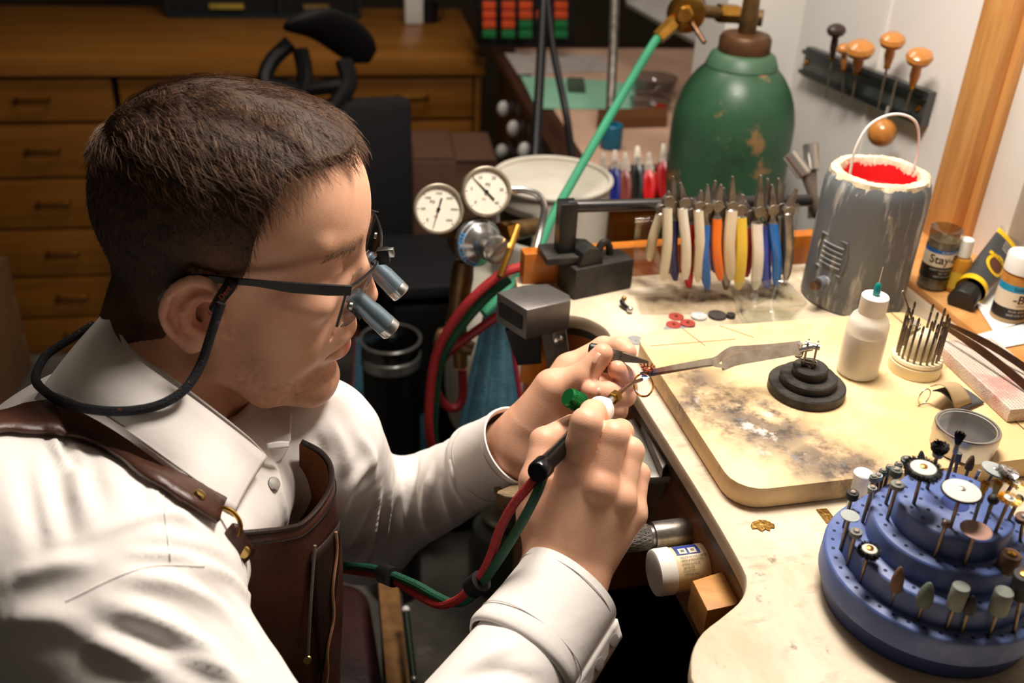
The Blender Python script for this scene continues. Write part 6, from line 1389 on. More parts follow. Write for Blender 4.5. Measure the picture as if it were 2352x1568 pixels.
# ================================================================== low things seen under the arms
m_maroon = mat('maroon_leather', (58, 32, 34), .32, scale=12, col2=(40, 22, 24), bump=.15, bscale=200, spec=.5)
so = B(770, 1500, .40); stool = thing('leather_stool', 'dark maroon leather stool beside the man\'s apron', 'stool', (so[0], so[1], 0), PSI)
MB().prism(rrect(-.10, -.12, .055, .12, .045), .34, .42, .02, 4).out('cushion', m_maroon, stool, sharp=60)
MB().prism(rrect(-.09, -.11, .045, .11, .03), .10, .34, .004).out('body', m_maroon, stool, sharp=50)
for x in (-.07, .03):
    for y in (-.09, .09): MB().lathe([(.012, 0), (.016, .10)], 12, Matrix.Translation((x, y, 0))).out('leg', m_apron_wood, stool)
m_rough = mat('rusty_wood_edge', (132, 92, 40), .7, scale=40, col2=(88, 56, 24), bump=.6, bscale=120)
a, b = B(890, 1345, .46), B(918, 1640, .46); d_ = (b-a)/np.linalg.norm(b-a); s_ = np.cross(d_, [0, 0, 1]); tr = thing('wooden_tray', 'rough-edged wooden catch tray edge under the man\'s left arm', 'tray', tuple(a*[1, 1, 0]+[0, 0, .40]))
m = MB(); taperbox(m, a, b, .013, .030, .013, .030, s_); m.out('front_board', m_rough, tr, world=True, sharp=20)
m = MB(); taperbox(m, a-s_*.016-[0, 0, .02], b-s_*.016-[0, 0, .02], .003, .006, .003, .006, s_); m.out('side_strip', m_dleather, tr, world=True, sharp=20)
for q in (a, b):
    MB().box(tuple(q*[1, 1, 0]+[0, 0, .216]), (.02, .02, .43), 0, .002).out('support', m_rough, tr, world=True)
pn_ = thing('thin_rod', 'thin dark green rod with a white tip next to the catch tray', 'rod', tuple(W(940, 1480, 1.22)))
MB().cyl(W(932, 1402, 1.22), W(950, 1560, 1.14), .0042, seg=12).out('shaft', mat('dark_green_rod', (24, 36, 28), .3), pn_, world=True); MB().ball(W(932, 1400, 1.22), .005, 12, 8).out('tip', m_wplast, pn_, world=True); MB().ball(W(950, 1560, 1.14), .005, 12, 8).out('tip', m_steel, pn_, world=True)
gj = B(1150, 1325, 0); gjar = thing('grey_jar', 'smoky grey glass jar standing on the concrete floor under the hands', 'jar', tuple(gj)); zj = zat(gj, 1195)
MB().lathe([(.062, .0005), (.066, .005), (.068, zj*.6), (.058, zj*.92), (.040, zj), (.038, zj+.01)], 36).out('glass', mat('smoky_glass', (120, 120, 114), .12, trans=.35, ior=1.3), gjar)
MB().lathe([(.042, zj+.006), (.044, zj+.02), (.035, zj+.024)], 30).out('lid', m_dsteel, gjar)
cb_ = MB().tube(spl([B(1398, 1425, .006), B(1372, 1470, .006), B(1362, 1520, .006), B(1380, 1590, .006), B(1430, 1680, .006)], 30), .006, 8).out('floor_cable', m_black); tag(cb_, 'black cable curving over the floor near the right cuff', 'cable')
cb_ = MB().tube(spl([B(1525, 1452, .006), B(1570, 1462, .006), B(1600, 1490, .006), B(1640, 1560, .006)], 20), .005, 8).out('floor_cable', mat('grey_cable', (110, 96, 84), .6)); tag(cb_, 'grey cable end on the floor under the wooden peg', 'cable')
# man's chair, mostly out of view
m_navy = mat('dark_navy_fabric', (22, 24, 32), .8, scale=200, bump=.3)
wc = thing('work_chair', 'dark padded chair the man sits on, its back at the left edge', 'chair', (-.40, .585, 0))
MB().prism(rrect(-.20, -.20, .20, .20, .06), .355, .385, .012, 3).out('seat', m_navy, wc, sharp=60)
MB().box((-.245, .02, .74), (.05, .40, .42), 0, .02).out('backrest', m_navy, wc); MB().box((-.235, 0, .46), (.02, .06, .30), 0, .004).out('back_support', m_black, wc)
MB().lathe([(.022, .06), (.022, .355)], 16).out('column', m_black, wc)
for k in range(5):
    a_ = 2*PI*k/5+.3; MB().tube([(0, 0, .075), (.20*math.cos(a_), .20*math.sin(a_), .055)], [.02, .014], 8).out('leg', m_black, wc); MB().ball((.20*math.cos(a_), .20*math.sin(a_), .026), .025, 12, 8).out('caster', m_black, wc)
# ================================================================== oxygen cylinder with regulator
m_ox = mat('green_cylinder_paint', (54, 92, 66), .38, scale=10, col2=(42, 76, 52), bump=.08)
layer(m_ox, (140, 112, 76), 22, .60, .68, seed=3); layer(m_ox, (112, 140, 112), 40, .66, .74, seed=6); layer(m_ox, (36, 50, 36), 8, .58, .75, seed=9)
oc = W(1680, 300, 1.48)*[1, 1, 0]; ox = thing('oxygen_cylinder', 'tall green gas cylinder with a rusty brown neck behind the bench', 'gas cylinder', tuple(oc)); RO_ = .0895
def oz(py): return zat(oc, py)
zs = oz(262); zn = zs-.02+(oz(146)-zs+.02)/.852
prof = [(RO_*.97, .001), (RO_, .01), (RO_, zs*.5), (RO_, zs-.02)]+[(RO_*math.cos(t)*1.0*(1-.0)+0, zs-.02+(zn-zs+.02)*math.sin(t)) for t in np.linspace(.12, 1.02, 12)]
prof = [(max(r, .046), z) for r, z in prof]
MB().lathe(prof, 72).out('body', m_ox, ox, sharp=60)
zr0, zr1 = prof[-1][1]-.002, oz(118)
MB().lathe([(.050, zr0-.004), (.052, zr0), (.046, zr1-.004), (.040, zr1)], 48).out('neck_ring', mat('pale_green_ring', (74, 110, 84), .45, scale=20, var=.2), ox)
zc1 = oz(78); MB().lathe([(.036, zr1-.002), (.037, zr1+.002), (.037, zc1-.006), (.033, zc1), (.012, zc1+.001)], 40).out('neck_cap', mat('rusty_brown_metal', (106, 72, 44), .5, .4, scale=30, col2=(74, 50, 32), bump=.2), ox)
m_dbrass = mat('dirty_brass', (128, 100, 62), .42, .7, scale=40, col2=(84, 66, 44), bump=.1)
ztop = oz(-40); MB().lathe([(.011, zc1), (.013, zc1+.006), (.013, zc1+.02), (.011, ztop)], 16).out('valve_stem', m_dbrass, ox)
va, vb_ = W(1752, 42, 1.44), W(1690, 36, 1.45); MB().cyl(va, vb_, .012, .011, 12).out('valve_outlet', m_dbrass, ox, world=True)
rg_ = thing('oxygen_regulator', 'dirty brass pressure regulator on top of the green gas cylinder', 'regulator', tuple(W(1600, 40, 1.42)))
MB().cyl(W(1692, 32, 1.45), W(1650, 30, 1.44), .014, seg=6).out('inlet_nut', m_brass, rg_, world=True, sharp=20); MB().cyl(W(1655, 30, 1.44), W(1600, 24, 1.42), .009, seg=14).out('inlet_stem', m_dbrass, rg_, world=True)
bd_ = W(1575, 30, 1.40)-W(1590, 15, 1.46); MB().lathe([(.022, 0), (.026, .004), (.026, .030), (.024, .034)], 32, AX(W(1583, 20, 1.45), W(1572, 36, 1.40))).out('body', m_dbrass, rg_, world=True); MB().lathe([(.0265, .034), (.0275, .036), (.0275, .041), (.022, .043), (.012, .044), (.012, .056), (.010, .058)], 32, AX(W(1583, 20, 1.45), W(1572, 36, 1.40))).out('bonnet', m_brass, rg_, world=True)
MB().cyl(W(1588, 50, 1.41), W(1618, 98, 1.39), .0042, .0035, 10).out('tee_handle', m_tip, rg_, world=True); MB().cyl(W(1548, 52, 1.42), W(1510, 88, 1.41), .012, .010, 6).out('hose_nut', m_brass, rg_, world=True, sharp=20)
m_ghose = mat('bright_green_hose', (46, 142, 104), .5, var=.1)
gh = MB().tube(spl([W(1512, 86, 1.41), W(1497, 106, 1.405), W(1440, 200, 1.39), W(1370, 320, 1.35), W(1310, 425, 1.32), W(1268, 500, 1.30), (W(1228, 590, 1.27)), W(1180, 650, 1.24), W(1110, 720, 1.22)], 60), .0062, 10).out('oxygen_hose', m_ghose); tag(gh, 'bright green hose running down from the brass regulator behind the rod', 'hose')
# ================================================================== white gas tank and twin-gauge regulator
pc_ = W(1262, 520, 1.50)*[1, 1, 0]; m_pt = mat('off_white_paint', (206, 202, 190), .5, scale=10, col2=(188, 182, 166)); pt = thing('propane_tank', 'off-white gas tank with a collar handle behind the gauges', 'gas tank', tuple(pc_))
zb_ = zat(pc_, 600); zt_ = zat(pc_, 408)
q_ = toL(pc_); MB().box((q_[0], q_[1]-.10, zb_-.341), (.14, .56, .018), 0, .002).out('side_shelf', m_gap, bench)
MB().lathe([(.10, zb_-.33), (.10, zb_-.30), (.150, zb_-.27), (.155, zb_-.22), (.155, zb_-.12), (.148, zb_-.07), (.12, zb_-.03), (.07, zb_-.008), (.02, zb_)], 56).out('body', m_pt, pt)
nA, nZ = 80, 14; V = []; F = []
for j in range(nZ+1):
    for i in range(nA): a = 2*PI*i/nA; V.append((.086*math.cos(a), .086*math.sin(a), zb_-.02+(zt_-zb_+.02)*j/nZ))
for j in range(nZ):
    for i in range(nA):
        a = math.degrees(2*PI*(i+.5)/nA) % 360
        if 205 < a < 250 and 7 <= j <= 10: continue
        F.append((j*nA+i, j*nA+(i+1) % nA, (j+1)*nA+(i+1) % nA, (j+1)*nA+i))
mesh('collar', V, F, m_pt, pt).modifiers.new('t', 'SOLIDIFY').thickness = .003
MB().tube([(.086*math.cos(a), .086*math.sin(a), zt_) for a in np.linspace(0, 2*PI, 48)], .004, 8).out('collar_lip', m_pt, pt)
MB().lathe([(.085, zt_-.003), (.06, zt_+.002), (.001, zt_+.004)], 40, cap=False).out('cover', m_pt, pt)
MB().lathe([(.02, zb_-.005), (.02, zb_+.03), (.012, zb_+.05), (.022, zb_+.052), (.022, zb_+.068)], 16).out('valve', m_dbrass, pt)
tg = thing('twin_gauge_regulator', 'brass regulator with two round white pressure gauges and a silver bell', 'regulator', tuple(W(1080, 560, 1.17)))
m_face = mat('gauge_face', (236, 230, 214), .4, var=.03); m_bez = mat('gauge_bezel', (176, 164, 144), .35, .6, scale=30, var=.15)
for (x, y, d_, nang, nums) in ((1007, 480, 1.150, 200, ('0', '500', '1000', '1500', '2000', '3000', '4000')), (1117, 440, 1.155, 130, ('0', '5', '10', '20', '30', '40'))):
    c = W(x, y, d_); nrm = (CAM-c)/np.linalg.norm(CAM-c); nrm = nrm+rt*(.12 if x < 1050 else .22); nrm /= np.linalg.norm(nrm)
    ex = np.cross(upv, nrm); ex /= np.linalg.norm(ex); ey = np.cross(nrm, ex); R = .0288
    g = MB().lathe([(R*.9, -.020), (R*.97, -.018), (R*.97, -.003), (R*1.02, -.002), (R*1.02, .003), (R*.97, .0045), (R*.90, .0045), (R*.88, .001)], 48, AX(c, c+nrm), cap=False).out('gauge_case', m_bez, tg, world=True)
    MB().lathe([(R*.9, -.020), (.0005, -.0199)], 40, AX(c, c+nrm), cap=False).out('case_back', m_bez, g, world=True)
    MB().lathe([(.0003, .001), (R*.9, .001)], 40, AX(c, c+nrm), cap=False).out('dial', m_face, g, world=True)
    tk = MB()
    for k in range(37):
        a = math.radians(225-270*k/36); l = .78 if k % 6 == 0 else .82; p, q = c+nrm*.0014+(ex*math.cos(a)+ey*math.sin(a))*R*l, c+nrm*.0014+(ex*math.cos(a)+ey*math.sin(a))*R*.86; tk.tube([p, q], .00022 if k % 6 else .0004, 4)
    tk.out('tick_marks', m_ink, g, world=True)
    for k, s in enumerate(nums):
        a = math.radians(225-270*k/(len(nums)-1)); wtext('lettering', s, .0052 if len(s) < 3 else .0040, m_ink, g, c+nrm*.0016+(ex*math.cos(a)+ey*math.sin(a))*R*.62, ex, ey)
    wtext('lettering', 'PSI', .0052, m_ink, g, c+nrm*.0016+ey*R*.28-ex*R*(.25 if x < 1050 else -.05), ex, ey); wtext('lettering', 'PSI', .0036, mat('red_print', (190, 60, 40), .5), g, c+nrm*.0016-ey*R*.30-ex*R*.1, ex, ey)
    na = math.radians(nang); nv = ex*math.cos(na)+ey*math.sin(na)
    if x < 1050: nv = ex*-.26+ey*-.966
    else: nv = ex*-.72+ey*.69
    m = MB(); taperbox(m, c+nrm*.0022-nv*R*.45, c+nrm*.0022+nv*R*.8, .0011, .0003, .0003, .0003, np.cross(nv, nrm)); m.out('needle', m_ink, g, world=True, sharp=20)
    MB().lathe([(.0022, .0018), (.0022, .003)], 12, AX(c, c+nrm)).out('needle_hub', m_ink, g, world=True)
    MB().cyl(c-nrm*.010-ey*R*.9, W(1066, 545, 1.19) if x < 1050 else W(1098, 515, 1.19), .0050, seg=10).out('gauge_stem', m_dbrass, tg, world=True)
bA, bB = W(1098, 556, 1.175), W(1160, 582, 1.12)
m_chr = mat('polished_aluminium', (196, 194, 190), .2, .9, var=.05)
MB().lathe([(.0285, -.006), (.0292, -.004), (.0292, .002), (.0270, .006), (.020, .012), (.0155, .018), (.0150, .034), (.0165, .036), (.0165, .046), (.013, .048)], 48, AX(bA, bB)).out('bell', m_chr, tg, world=True)
MB().lathe([(.0235, .0092), (.0283, .0042)], 48, AX(bA, bB), cap=False).out('print_ring', mat('bell_print', (186, 196, 204), .4, .3), tg, world=True)
Mb2 = AX(bA, bB)
for k, ch in enumerate('UNIWELD'):
    a = math.radians(150+k*16); rr = .0262; pos = np.array(Mb2 @ Vector((rr*math.cos(a), rr*math.sin(a), .0072))); tx_ = np.array(Mb2.to_3x3() @ Vector((-math.sin(a), math.cos(a), 0))); ty_ = np.array(Mb2.to_3x3() @ Vector((math.cos(a), math.sin(a), -.8))); ty_ /= np.linalg.norm(ty_)
    ch_ = wtext('lettering', ch, .0085, mat('sky_blue_print', (60, 150, 214), .5), tg, pos, -tx_ if (np.cross(-tx_, ty_)@(CAM-pos)) > 0 else tx_, ty_, bold=.0003)
MB().lathe([(.0245, -.03), (.0265, -.028), (.0265, -.004)], 32, AX(bA, bB)).out('body', m_dbrass, tg, world=True)
MB().cyl(W(1150, 535, 1.20), W(1235, 520, 1.25), .013, .011, 14).out('inlet', m_dbrass, tg, world=True); MB().cyl(W(1152, 540, 1.20), W(1172, 535, 1.21), .016, seg=6).out('nut', m_brass, tg, world=True, sharp=20)
MB().cyl(W(1170, 575, 1.13), W(1190, 520, 1.15), .0040, seg=10).out('adjuster_bar', m_brass, tg, world=True); MB().cyl(W(1172, 572, 1.13), W(1148, 636, 1.12), .0040, seg=10).out('adjuster_bar', m_brass, tg, world=True)
MB().lathe([(.012, 0), (.014, .02), (.012, .06), (.014, .075), (.008, .09)], 16, AX(W(1066, 600, 1.2), W(1052, 712, 1.22))).out('outlet_valve', m_dbrass, tg, world=True)
MB().lathe([(.011, 0), (.015, .006), (.015, .02), (.011, .03), (.009, .05)], 16, AX(W(1000, 772, 1.24), W(1052, 790, 1.24))).out('check_valve', m_dbrass, tg, world=True); MB().cyl(W(1052, 705, 1.22), W(1058, 840, 1.26), .0105, .009, 12).out('check_valve', m_dbrass, tg, world=True)
for nm, mm, pts, lb in (('gas_hose', m_red, [(1200, 612, 1.16), (1150, 630, 1.15), (1080, 690, 1.16), (1028, 760, 1.19), (1000, 822, 1.22), (988, 900, 1.25), (985, 980, 1.28), (996, 1048, 1.32)], 'red hose falling from the gauges in front of the black canister'),
        ('gas_hose', m_grn, [(1170, 640, 1.17), (1110, 690, 1.17), (1045, 770, 1.2), (1010, 840, 1.24), (1000, 920, 1.27), (996, 990, 1.3), (1004, 1048, 1.33)], 'green hose falling beside the red one from the gauges'),
        ('gas_hose', mat('dark_red_hose', (130, 22, 30), .5), [(1150, 720, 1.2), (1080, 770, 1.22), (1024, 815, 1.24), (1000, 870, 1.26), (1010, 915, 1.28), (1040, 938, 1.29), (1062, 915, 1.29), (1062, 850, 1.27)], 'dark red hose curled in a loop below the brass check valve')):
    o_ = MB().tube(spl([W(*p) for p in pts], 50), .0058, 10).out(nm, mm); tag(o_, lb, 'hose')
ch = MB().tube(spl([W(1176, 436, 1.17), W(1205, 437, 1.17), W(1236, 448, 1.17), W(1250, 475, 1.17), W(1243, 520, 1.17), W(1226, 590, 1.16), W(1207, 655, 1.15)], 40), .0042, 10).out('torch_hook', m_chr); tag(ch, 'bent chrome hook rod rising at the end of the bench', 'hook')
# ================================================================== black canister, towels, bin
kc = W(897, 775, 1.7); kz = kc[2]; can = thing('black_canister', 'tall black canister with a chrome band and clear lid beyond the man\'s face', 'canister', (kc[0], kc[1], 0)); R = .0500
MB().lathe([(R*.98, .001), (R, .01), (R, kz-.05), (R*1.0, kz-.048)], 48).out('body', mat('matt_black', (12, 12, 13), .35), can)
MB().lathe([(R*1.0, kz-.05), (R*1.04, kz-.048), (R*1.04, kz-.030), (R*.98, kz-.028)], 48).out('chrome_band', m_chr, can)
MB().lathe([(R*.99, kz-.028), (R*1.02, kz-.02), (R*1.02, kz-.004), (R*.95, kz), (.02, kz+.002), (.001, kz+.002)], 48).out('lid', glassmat('clear_lid_grey', (170, 172, 176), base=.14), can); MB().tube([(R*1.02*math.cos(a), R*1.02*math.sin(a), kz-.002) for a in np.linspace(0, 2*PI, 40)], .003, 8).out('lid_rim', m_chr, can)
MB().lathe([(.012, kz+.002), (.012, kz+.008), (.009, kz+.01)], 16).out('lid_knob', m_black, can)
m_towel = mat('blue_towel', (76, 122, 140), .95, scale=60, col2=(54, 98, 118), bump=.9, bscale=400); m_trim = mat('red_towel_trim', (130, 18, 40), .8)
def towel(top_, bot, lb, amp=.012, nf=4, trims=()):
    a = spl([W(*p) for p in top_], 50); b = spl([W(*p) for p in bot], 50); t = thing('hand_towel', lb, 'towel', tuple(b.mean(0))); rows = []
    for s in np.linspace(0, 1, 26):
        r_ = a*(1-s)+b*s; r_ = r_+np.outer(np.sin(np.linspace(0, nf*2*PI, 50)+s*1.3)*amp*(.4+.6*s), -fw*.8+rt*.3); rows.append(r_)
    m = MB(); m.grid(rows); m.out('cloth', m_towel, t, world=True, solid=.004)
    for j in trims: MB().tube([r_[j] for r_ in rows], .0035, 6).out('trim', m_trim, t, world=True)
    return t
towel([(1120, 690, 1.30), (1140, 690, 1.28), (1165, 700, 1.30)], [(1030, 1070, 1.36), (1110, 1080, 1.33), (1215, 1080, 1.36)], 'large blue terry towel hanging below the steel vise', .010, 3, (49,))
towel([(818, 775, 1.95), (880, 770, 1.93), (960, 790, 1.95)], [(800, 1010, 2.0), (900, 1120, 1.98), (1015, 1120, 2.0)], 'blue towel with red edging behind the black canister', .012, 2, (0, 30, 49))
bk = thing('black_bin', 'black plastic bin with a pale rim behind the canister', 'bin', tuple(B(950, 800, 0))); bz = .52; c = W(958, 590, 1.93)
m_bin = mat('black_bin_plastic', (15, 15, 17), .5); MB().box((c[0]+.05, c[1], c[2]/2-.02), (.22, .22, c[2]-.04), .2, .02).out('body', m_bin, bk, world=True); MB().box((c[0]+.05, c[1], c[2]-.012), (.24, .24, .026), .2, .008).out('rim', mat('bin_rim', (34, 34, 37), .4), bk, world=True)
# ================================================================== office chair with headrest
cb_ = W(725, 150, 1.95); oc2 = thing('office_chair', 'black office chair with a padded headrest in front of the cabinet', 'chair', (cb_[0], cb_[1], 0))
m_mesh = mat('black_mesh_fabric', (24, 24, 26), .7, scale=300, bump=.4)
rows = []
hc = W(748, 88, 1.95); xa = rt; 
for s in np.linspace(-1, 1, 15):
    row = []
    for a in np.linspace(0, 2*PI, 20, endpoint=False):
        w_ = math.sqrt(max(.02, 1-s**4)); c = hc+np.array([.055*s+.012, .10*s, .050-.075*(s+1)*.55*abs(s+1)/1.4]); row.append(c+np.array([-.3, .4, .85])*.018*w_*math.sin(a)+np.array([.85, -.2, .45])*.050*w_*math.cos(a))
    rows.append(row)
m = MB(); m.grid(rows, closed=True); m.F.append(tuple(range(19, -1, -1))); m.F.append(tuple(range(14*20, 15*20))); m.out('headrest', m_mesh, oc2, world=True)
MB().tube(spl([W(668, 98, 1.95), W(625, 140, 1.95), W(610, 190, 1.95), W(640, 260, 1.95)], 16), .016, 8).out('headrest_bracket', m_black, oc2, world=True); MB().tube(spl([W(690, 115, 1.95), W(700, 170, 1.95), W(690, 230, 1.95)], 12), .016, 8).out('headrest_bracket', m_black, oc2, world=True); MB().tube(spl([W(790, 140, 1.95), W(800, 190, 1.95), W(760, 260, 1.95)], 12), .018, 8).out('headrest_bracket', m_black, oc2, world=True)
MB().tube([W(612, 195, 1.95), W(700, 205, 1.95), W(790, 195, 1.95)], .015, 8).out('yoke', m_black, oc2, world=True)
p_ = W(700, 260, 1.95); MB().box((p_[0], p_[1], .60), (.42, .05, .50), .3, .02).out('backrest', m_mesh, oc2, world=True); MB().box((p_[0]-.14, p_[1]-.17, .40), (.34, .34, .07), .3, .03).out('seat', m_mesh, oc2, world=True); MB().cyl((p_[0]-.14, p_[1]-.17, .06), (p_[0]-.14, p_[1]-.17, .37), .025).out('column', m_black, oc2, world=True)
for k in range(5):
    a_ = 2*PI*k/5; q = np.array([p_[0]-.14, p_[1]-.17, 0]); MB().tube([q+[0, 0, .08], q+np.array([.20*math.cos(a_), .20*math.sin(a_), .06])], [.02, .015], 8).out('leg', m_black, oc2, world=True); MB().ball(q+np.array([.20*math.cos(a_), .20*math.sin(a_), .027]), .026, 12, 8).out('caster', m_black, oc2, world=True)
# ================================================================== far workbench and what stands on it
FA = math.radians(10.5); FZ = .85; fo = B(1318, 412, FZ); fb_ = thing('far_workbench', 'second workbench in the background with white drawer knobs', 'workbench', (fo[0], fo[1], 0), FA)
def fl(x, y, z=FZ):
    q = B(x, y, z)-fo; return np.array([q[0]*math.cos(FA)+q[1]*math.sin(FA), -q[0]*math.sin(FA)+q[1]*math.cos(FA), z])
m_fb = mat('dark_walnut', (74, 44, 30), .45, scale=6, col2=(50, 28, 18), stretch=(8, 1, 8)); m_fbt = mat('tan_bench_cloth', (196, 160, 136), .8, scale=10, var=.08)
MB().box((.26, .42, FZ-.012), (.54, .92, .024), 0, .003).out('bench_top', m_fb, fb_); MB().box((.27, .42, FZ+.001), (.46, .86, .002), 0).out('surface_sheet', m_fbt, fb_)
MB().box((.02, .42, FZ-.13), (.02, .90, .21), 0, .002).out('side_panel', m_fb, fb_); MB().box((.27, -.01, FZ-.10), (.50, .02, .13), 0, .002).out('end_panel', m_orange, fb_); MB().box((.52, .42, FZ-.13), (.02, .90, .21), 0).out('side_panel', m_fb, fb_)
for i, y in enumerate((.10, .24, .38, .52, .66)):
    d = MB().box((.007, y, FZ-.085), (.012, .12, .085), 0, .003).out('drawer', m_fb, fb_); MB().ball((-.012, y, FZ-.085), (.014, .013, .018), 14, 10).out('knob', m_wplast, d)
    d = MB().box((.007, y, FZ-.185), (.012, .12, .085), 0, .003).out('drawer', m_fb, fb_); MB().ball((-.012, y, FZ-.185), (.014, .013, .018), 14, 10).out('knob', m_wplast, d)
for x, y in ((.04, .03), (.5, .03), (.04, .8), (.5, .8)): MB().box((x, y, (FZ-.2)/2), (.05, .05, FZ-.2), 0).out('leg', m_fb, fb_)
FT = FZ+.0025
def sheet_on(px, m_, nm, lb, cat, z=FT, th_=.0012): return flat(nm, px, z, th_, m_, lb, cat)
sheet_on([(1196, 176), (1390, 186), (1462, 196), (1452, 252), (1232, 250)], mat('mint_mat', (138, 190, 162), .7, var=.06), 'cutting_mat', 'mint green cutting mat on the far workbench', 'mat')
sheet_on([(1158, 122), (1385, 128), (1400, 165), (1190, 172)], mat('grey_paper', (176, 166, 160), .8), 'paper_pad', 'pale paper pad behind the green mat on the far bench', 'paper')
flat('dark_block', [(1302, 190), (1340, 192), (1344, 214), (1304, 212)], FT+.002, .012, mat('olive_block', (70, 84, 70), .7), 'small dark block lying on the mint green mat', 'block')
flat('wooden_ruler', [(1372, 272), (1530, 268), (1530, 292), (1370, 296)], FT, .018, mat('brown_bar_wood', (112, 70, 40), .5, scale=10), 'brown wooden bar across the far workbench', 'bar')
for (x, y, r, h_, lb, mm) in ((1500, 215, .048, .035, 'clear glass bowl on the far workbench near the green cylinder', m_glass), (1492, 248, .042, .018, 'low clear dish in front of the glass bowl on the far workbench', m_glass)):
    c = B(x, y, FT); t = thing('glass_bowl', lb, 'bowl', tuple(c)); MB().lathe([(r*.6, .0005), (r*.9, h_*.4), (r, h_), (r*.96, h_), (r*.85, h_*.45), (r*.5, .004), (.001, .004)], 36, cap=False).out('bowl', glassmat('bowl_glass', (220, 220, 222), base=.10), t)
o_ = flat('red_cap', [(1503, 252), (1530, 250), (1532, 266), (1505, 268)], FT, .010, mat('red_plastic', (206, 52, 30), .4), 'small red plastic cap on the far workbench by the green cylinder', 'cap')
c = B(1402, 338, FT); t = thing('tape_roll', 'teal blue roll standing at the near end of the far workbench', 'roll', tuple(c)); MB().lathe([(.019, .0005), (.0195, .002), (.0195, .040), (.018, .042), (.010, .042), (.010, .002)], 28).out('roll', mat('teal_tape', (24, 108, 140), .4), t); MB().lathe([(.0102, .003), (.0102, .0415)], 20, cap=False).out('core', m_wplast, t)
# far pliers hanging at the near end of that bench
for k, (x, y0, y1, colr, lb) in enumerate(((1386, 350, 470, (16, 22, 92), 'navy-handled pliers, leftmost hanging on the far workbench'), (1412, 345, 475, (22, 34, 120), 'blue-handled pliers second from left on the far workbench'), (1436, 350, 470, (126, 62, 52), 'brown-handled pliers hanging on the far workbench'), (1464, 335, 470, (28, 28, 28), 'black-handled pliers hanging on the far workbench'), (1490, 350, 465, (200, 24, 28), 'bright red-handled pliers hanging on the far workbench'), (1524, 330, 455, (160, 24, 30), 'dark red-handled pliers nearest the green cylinder on the far workbench'))):
    d_ = 1.52; t = thing('pliers', lb, 'pliers', tuple(W(x, y1, d_)), 0, 'pliers on the far workbench'); jt = W(x, y0+38, d_)
    for s in (-1, 1):
        P_ = spl([jt, W(x+s*7, y0+60, d_), W(x+s*9, (y0+y1)/2+20, d_), W(x+s*4, y1, d_)], 10); MB().tube(P_, [.004, .005, .0065, .007, .007, .007, .007, .0065, .006, .004], 8).out('handle', mat('far_grip_%d' % k, colr, .35), t, world=True)
        m = MB(); taperbox(m, jt, W(x+s, y0, d_), .007, .003, .002, .0015, rt); m.out('jaw', m_dsteel, t, world=True, sharp=20)
    MB().lathe([(.008, -.004), (.008, .004)], 12, AX(jt, jt+fw)).out('joint', m_dsteel, t, world=True)
rl = MB().cyl(W(1340, 392, 1.535), W(1540, 384, 1.535), .006, seg=10).out('plier_rail', m_fb, fb_, world=True)
# organiser with orange and green drawers, slanted white hood, poles
m_org = mat('organiser_orange', (226, 84, 36), .5); m_gn = mat('organiser_green', (20, 120, 60), .5); oc3 = B(1215, 92, FT); og = thing('parts_organizer', 'dark parts organizer with rows of orange and green drawer fronts', 'organizer', tuple(oc3))
a = W(1085, -30, 2.32); b = W(1320, -30, 2.32); c_ = (a+b)/2; wv = float(np.linalg.norm(b-a)); th_o = .18
MB().box((c_[0], c_[1]+.06, FZ+.14), (wv, .12, .275), th_o, .003).out('case', mat('organiser_black', (20, 20, 20), .6), og, world=True)
for j, row in enumerate((0, 22, 44, 66)):
    for i, x in enumerate((1123, 1167, 1207, 1247, 1288)):
        if i == 3 and j != 1: continue
        y = 8+row; mm = m_gn if (j == 3 or (j == 2 and i in (2, 4))) else m_org; q = W(x, y+4, 2.27); MB().box(tuple(q), (.030, .012, .016), th_o, .002).out('drawer', mm, og, world=True)
m_hood = mat('pale_grey_hood', (170, 166, 164), .6); hd_ = thing('vent_hood', 'pale grey slanted hood panel beside the green cylinder', 'hood', tuple(W(1530, 40, 1.9)))
pts = [W(1428, -60, 2.0), W(1440, 6, 2.0), W(1655, 128, 1.78), W(1700, -60, 1.78)]; slab(pts, .02, fw).out('panel', m_hood, hd_, world=True, sharp=20)
for pts, r, mm, nm, lb in (([(1250, -20, 1.75), (1240, 180, 1.72), (1226, 420, 1.68)], .0085, m_black, 'lamp_pole', 'thick black upright pole in front of the far workbench'), ([(1256, -20, 1.75), (1270, 110, 1.73), (1300, 260, 1.70), (1318, 390, 1.58), (1330, 450, 1.54)], .0065, m_black, 'hanging_cable', 'black cable sagging beside the upright pole'), ([(1412, -20, 1.8), (1408, 120, 1.78), (1402, 250, 1.75)], .0085, m_steel, 'metal_pole', 'thin grey metal pole between the far workbench and green hose')):
    o_ = MB().tube(spl([W(*p) for p in pts], 24), r, 10).out(nm, mm); tag(o_, lb, 'cable' if 'cable' in nm else 'pole')
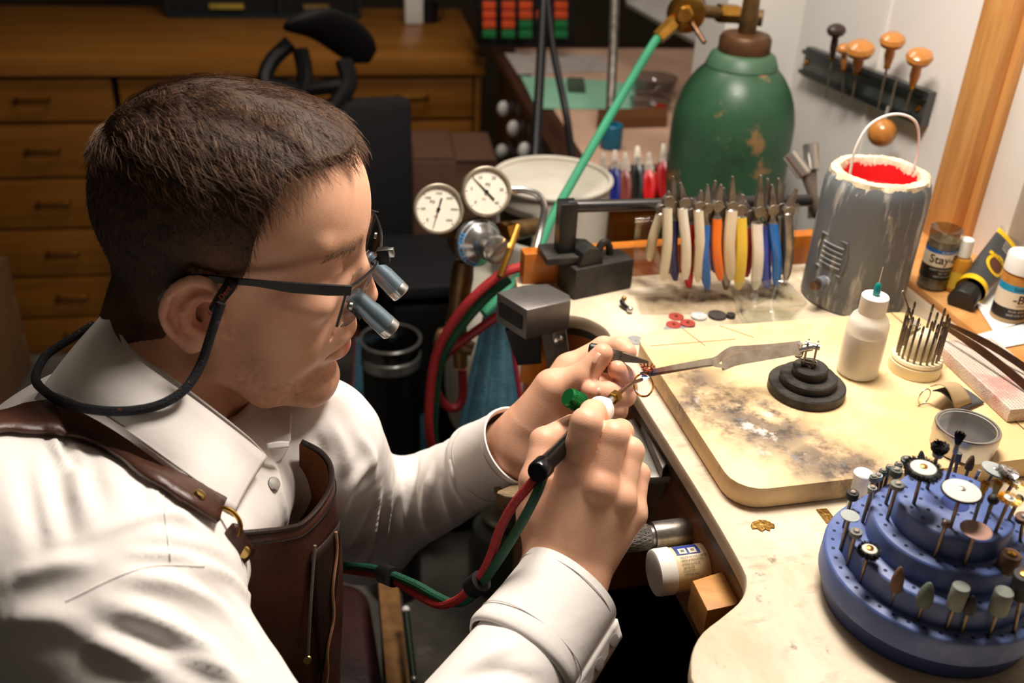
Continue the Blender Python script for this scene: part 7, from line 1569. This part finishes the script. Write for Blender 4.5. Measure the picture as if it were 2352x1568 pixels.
# things on and beside the wooden cabinet
dc = thing('display_case', 'dark teal-framed glass case on the wooden cabinet', 'display case', (-.72, 2.80, .8025), CA); m_teal = mat('dark_teal_frame', (30, 44, 48), .4); m_dk = mat('case_interior', (26, 20, 14), .7)
MB().box((0, .13, .11), (.50, .24, .20), 0).out('interior', m_dk, dc)
for z in (.006, .215): MB().box((0, 0, z), (.52, .02, .012), 0, .002).out('frame_rail', m_teal, dc)
for x in (-.255, .04, .255): MB().box((x, 0, .11), (.012, .02, .22), 0, .002).out('frame_stile', m_teal, dc)
for x, w_, cc in ((-.10, .09, (196, 170, 70)), (.14, .07, (150, 120, 70))): MB().box((x, .002, .03), (w_, .012, .012), 0).out('label_card', mat('card_%d' % int(w_*100), cc, .6), dc)
c = B(950, 52, .8028); t = thing('white_box', 'small white box near the right end of the wooden cabinet top', 'box', tuple(c), CA); MB().box((0, 0, .04), (.05, .05, .078), 0, .004).out('carton', m_wplast, t); MB().box((0, 0, .082), (.051, .051, .008), 0, .002).out('lid', m_wplast, t)
c = B(985, 50, .8028); t = thing('black_cup', 'small black cup beside the white box on the cabinet', 'cup', tuple(c)); MB().lathe([(.022, .0005), (.026, .004), (.028, .05), (.026, .05), (.023, .006), (.001, .006)], 24, cap=False).out('cup', m_black, t); MB().tube([(.026+.014*math.sin(q), 0, .026+.016*math.cos(q)) for q in np.linspace(0, PI, 10)], .003, 6).out('handle', m_black, t)
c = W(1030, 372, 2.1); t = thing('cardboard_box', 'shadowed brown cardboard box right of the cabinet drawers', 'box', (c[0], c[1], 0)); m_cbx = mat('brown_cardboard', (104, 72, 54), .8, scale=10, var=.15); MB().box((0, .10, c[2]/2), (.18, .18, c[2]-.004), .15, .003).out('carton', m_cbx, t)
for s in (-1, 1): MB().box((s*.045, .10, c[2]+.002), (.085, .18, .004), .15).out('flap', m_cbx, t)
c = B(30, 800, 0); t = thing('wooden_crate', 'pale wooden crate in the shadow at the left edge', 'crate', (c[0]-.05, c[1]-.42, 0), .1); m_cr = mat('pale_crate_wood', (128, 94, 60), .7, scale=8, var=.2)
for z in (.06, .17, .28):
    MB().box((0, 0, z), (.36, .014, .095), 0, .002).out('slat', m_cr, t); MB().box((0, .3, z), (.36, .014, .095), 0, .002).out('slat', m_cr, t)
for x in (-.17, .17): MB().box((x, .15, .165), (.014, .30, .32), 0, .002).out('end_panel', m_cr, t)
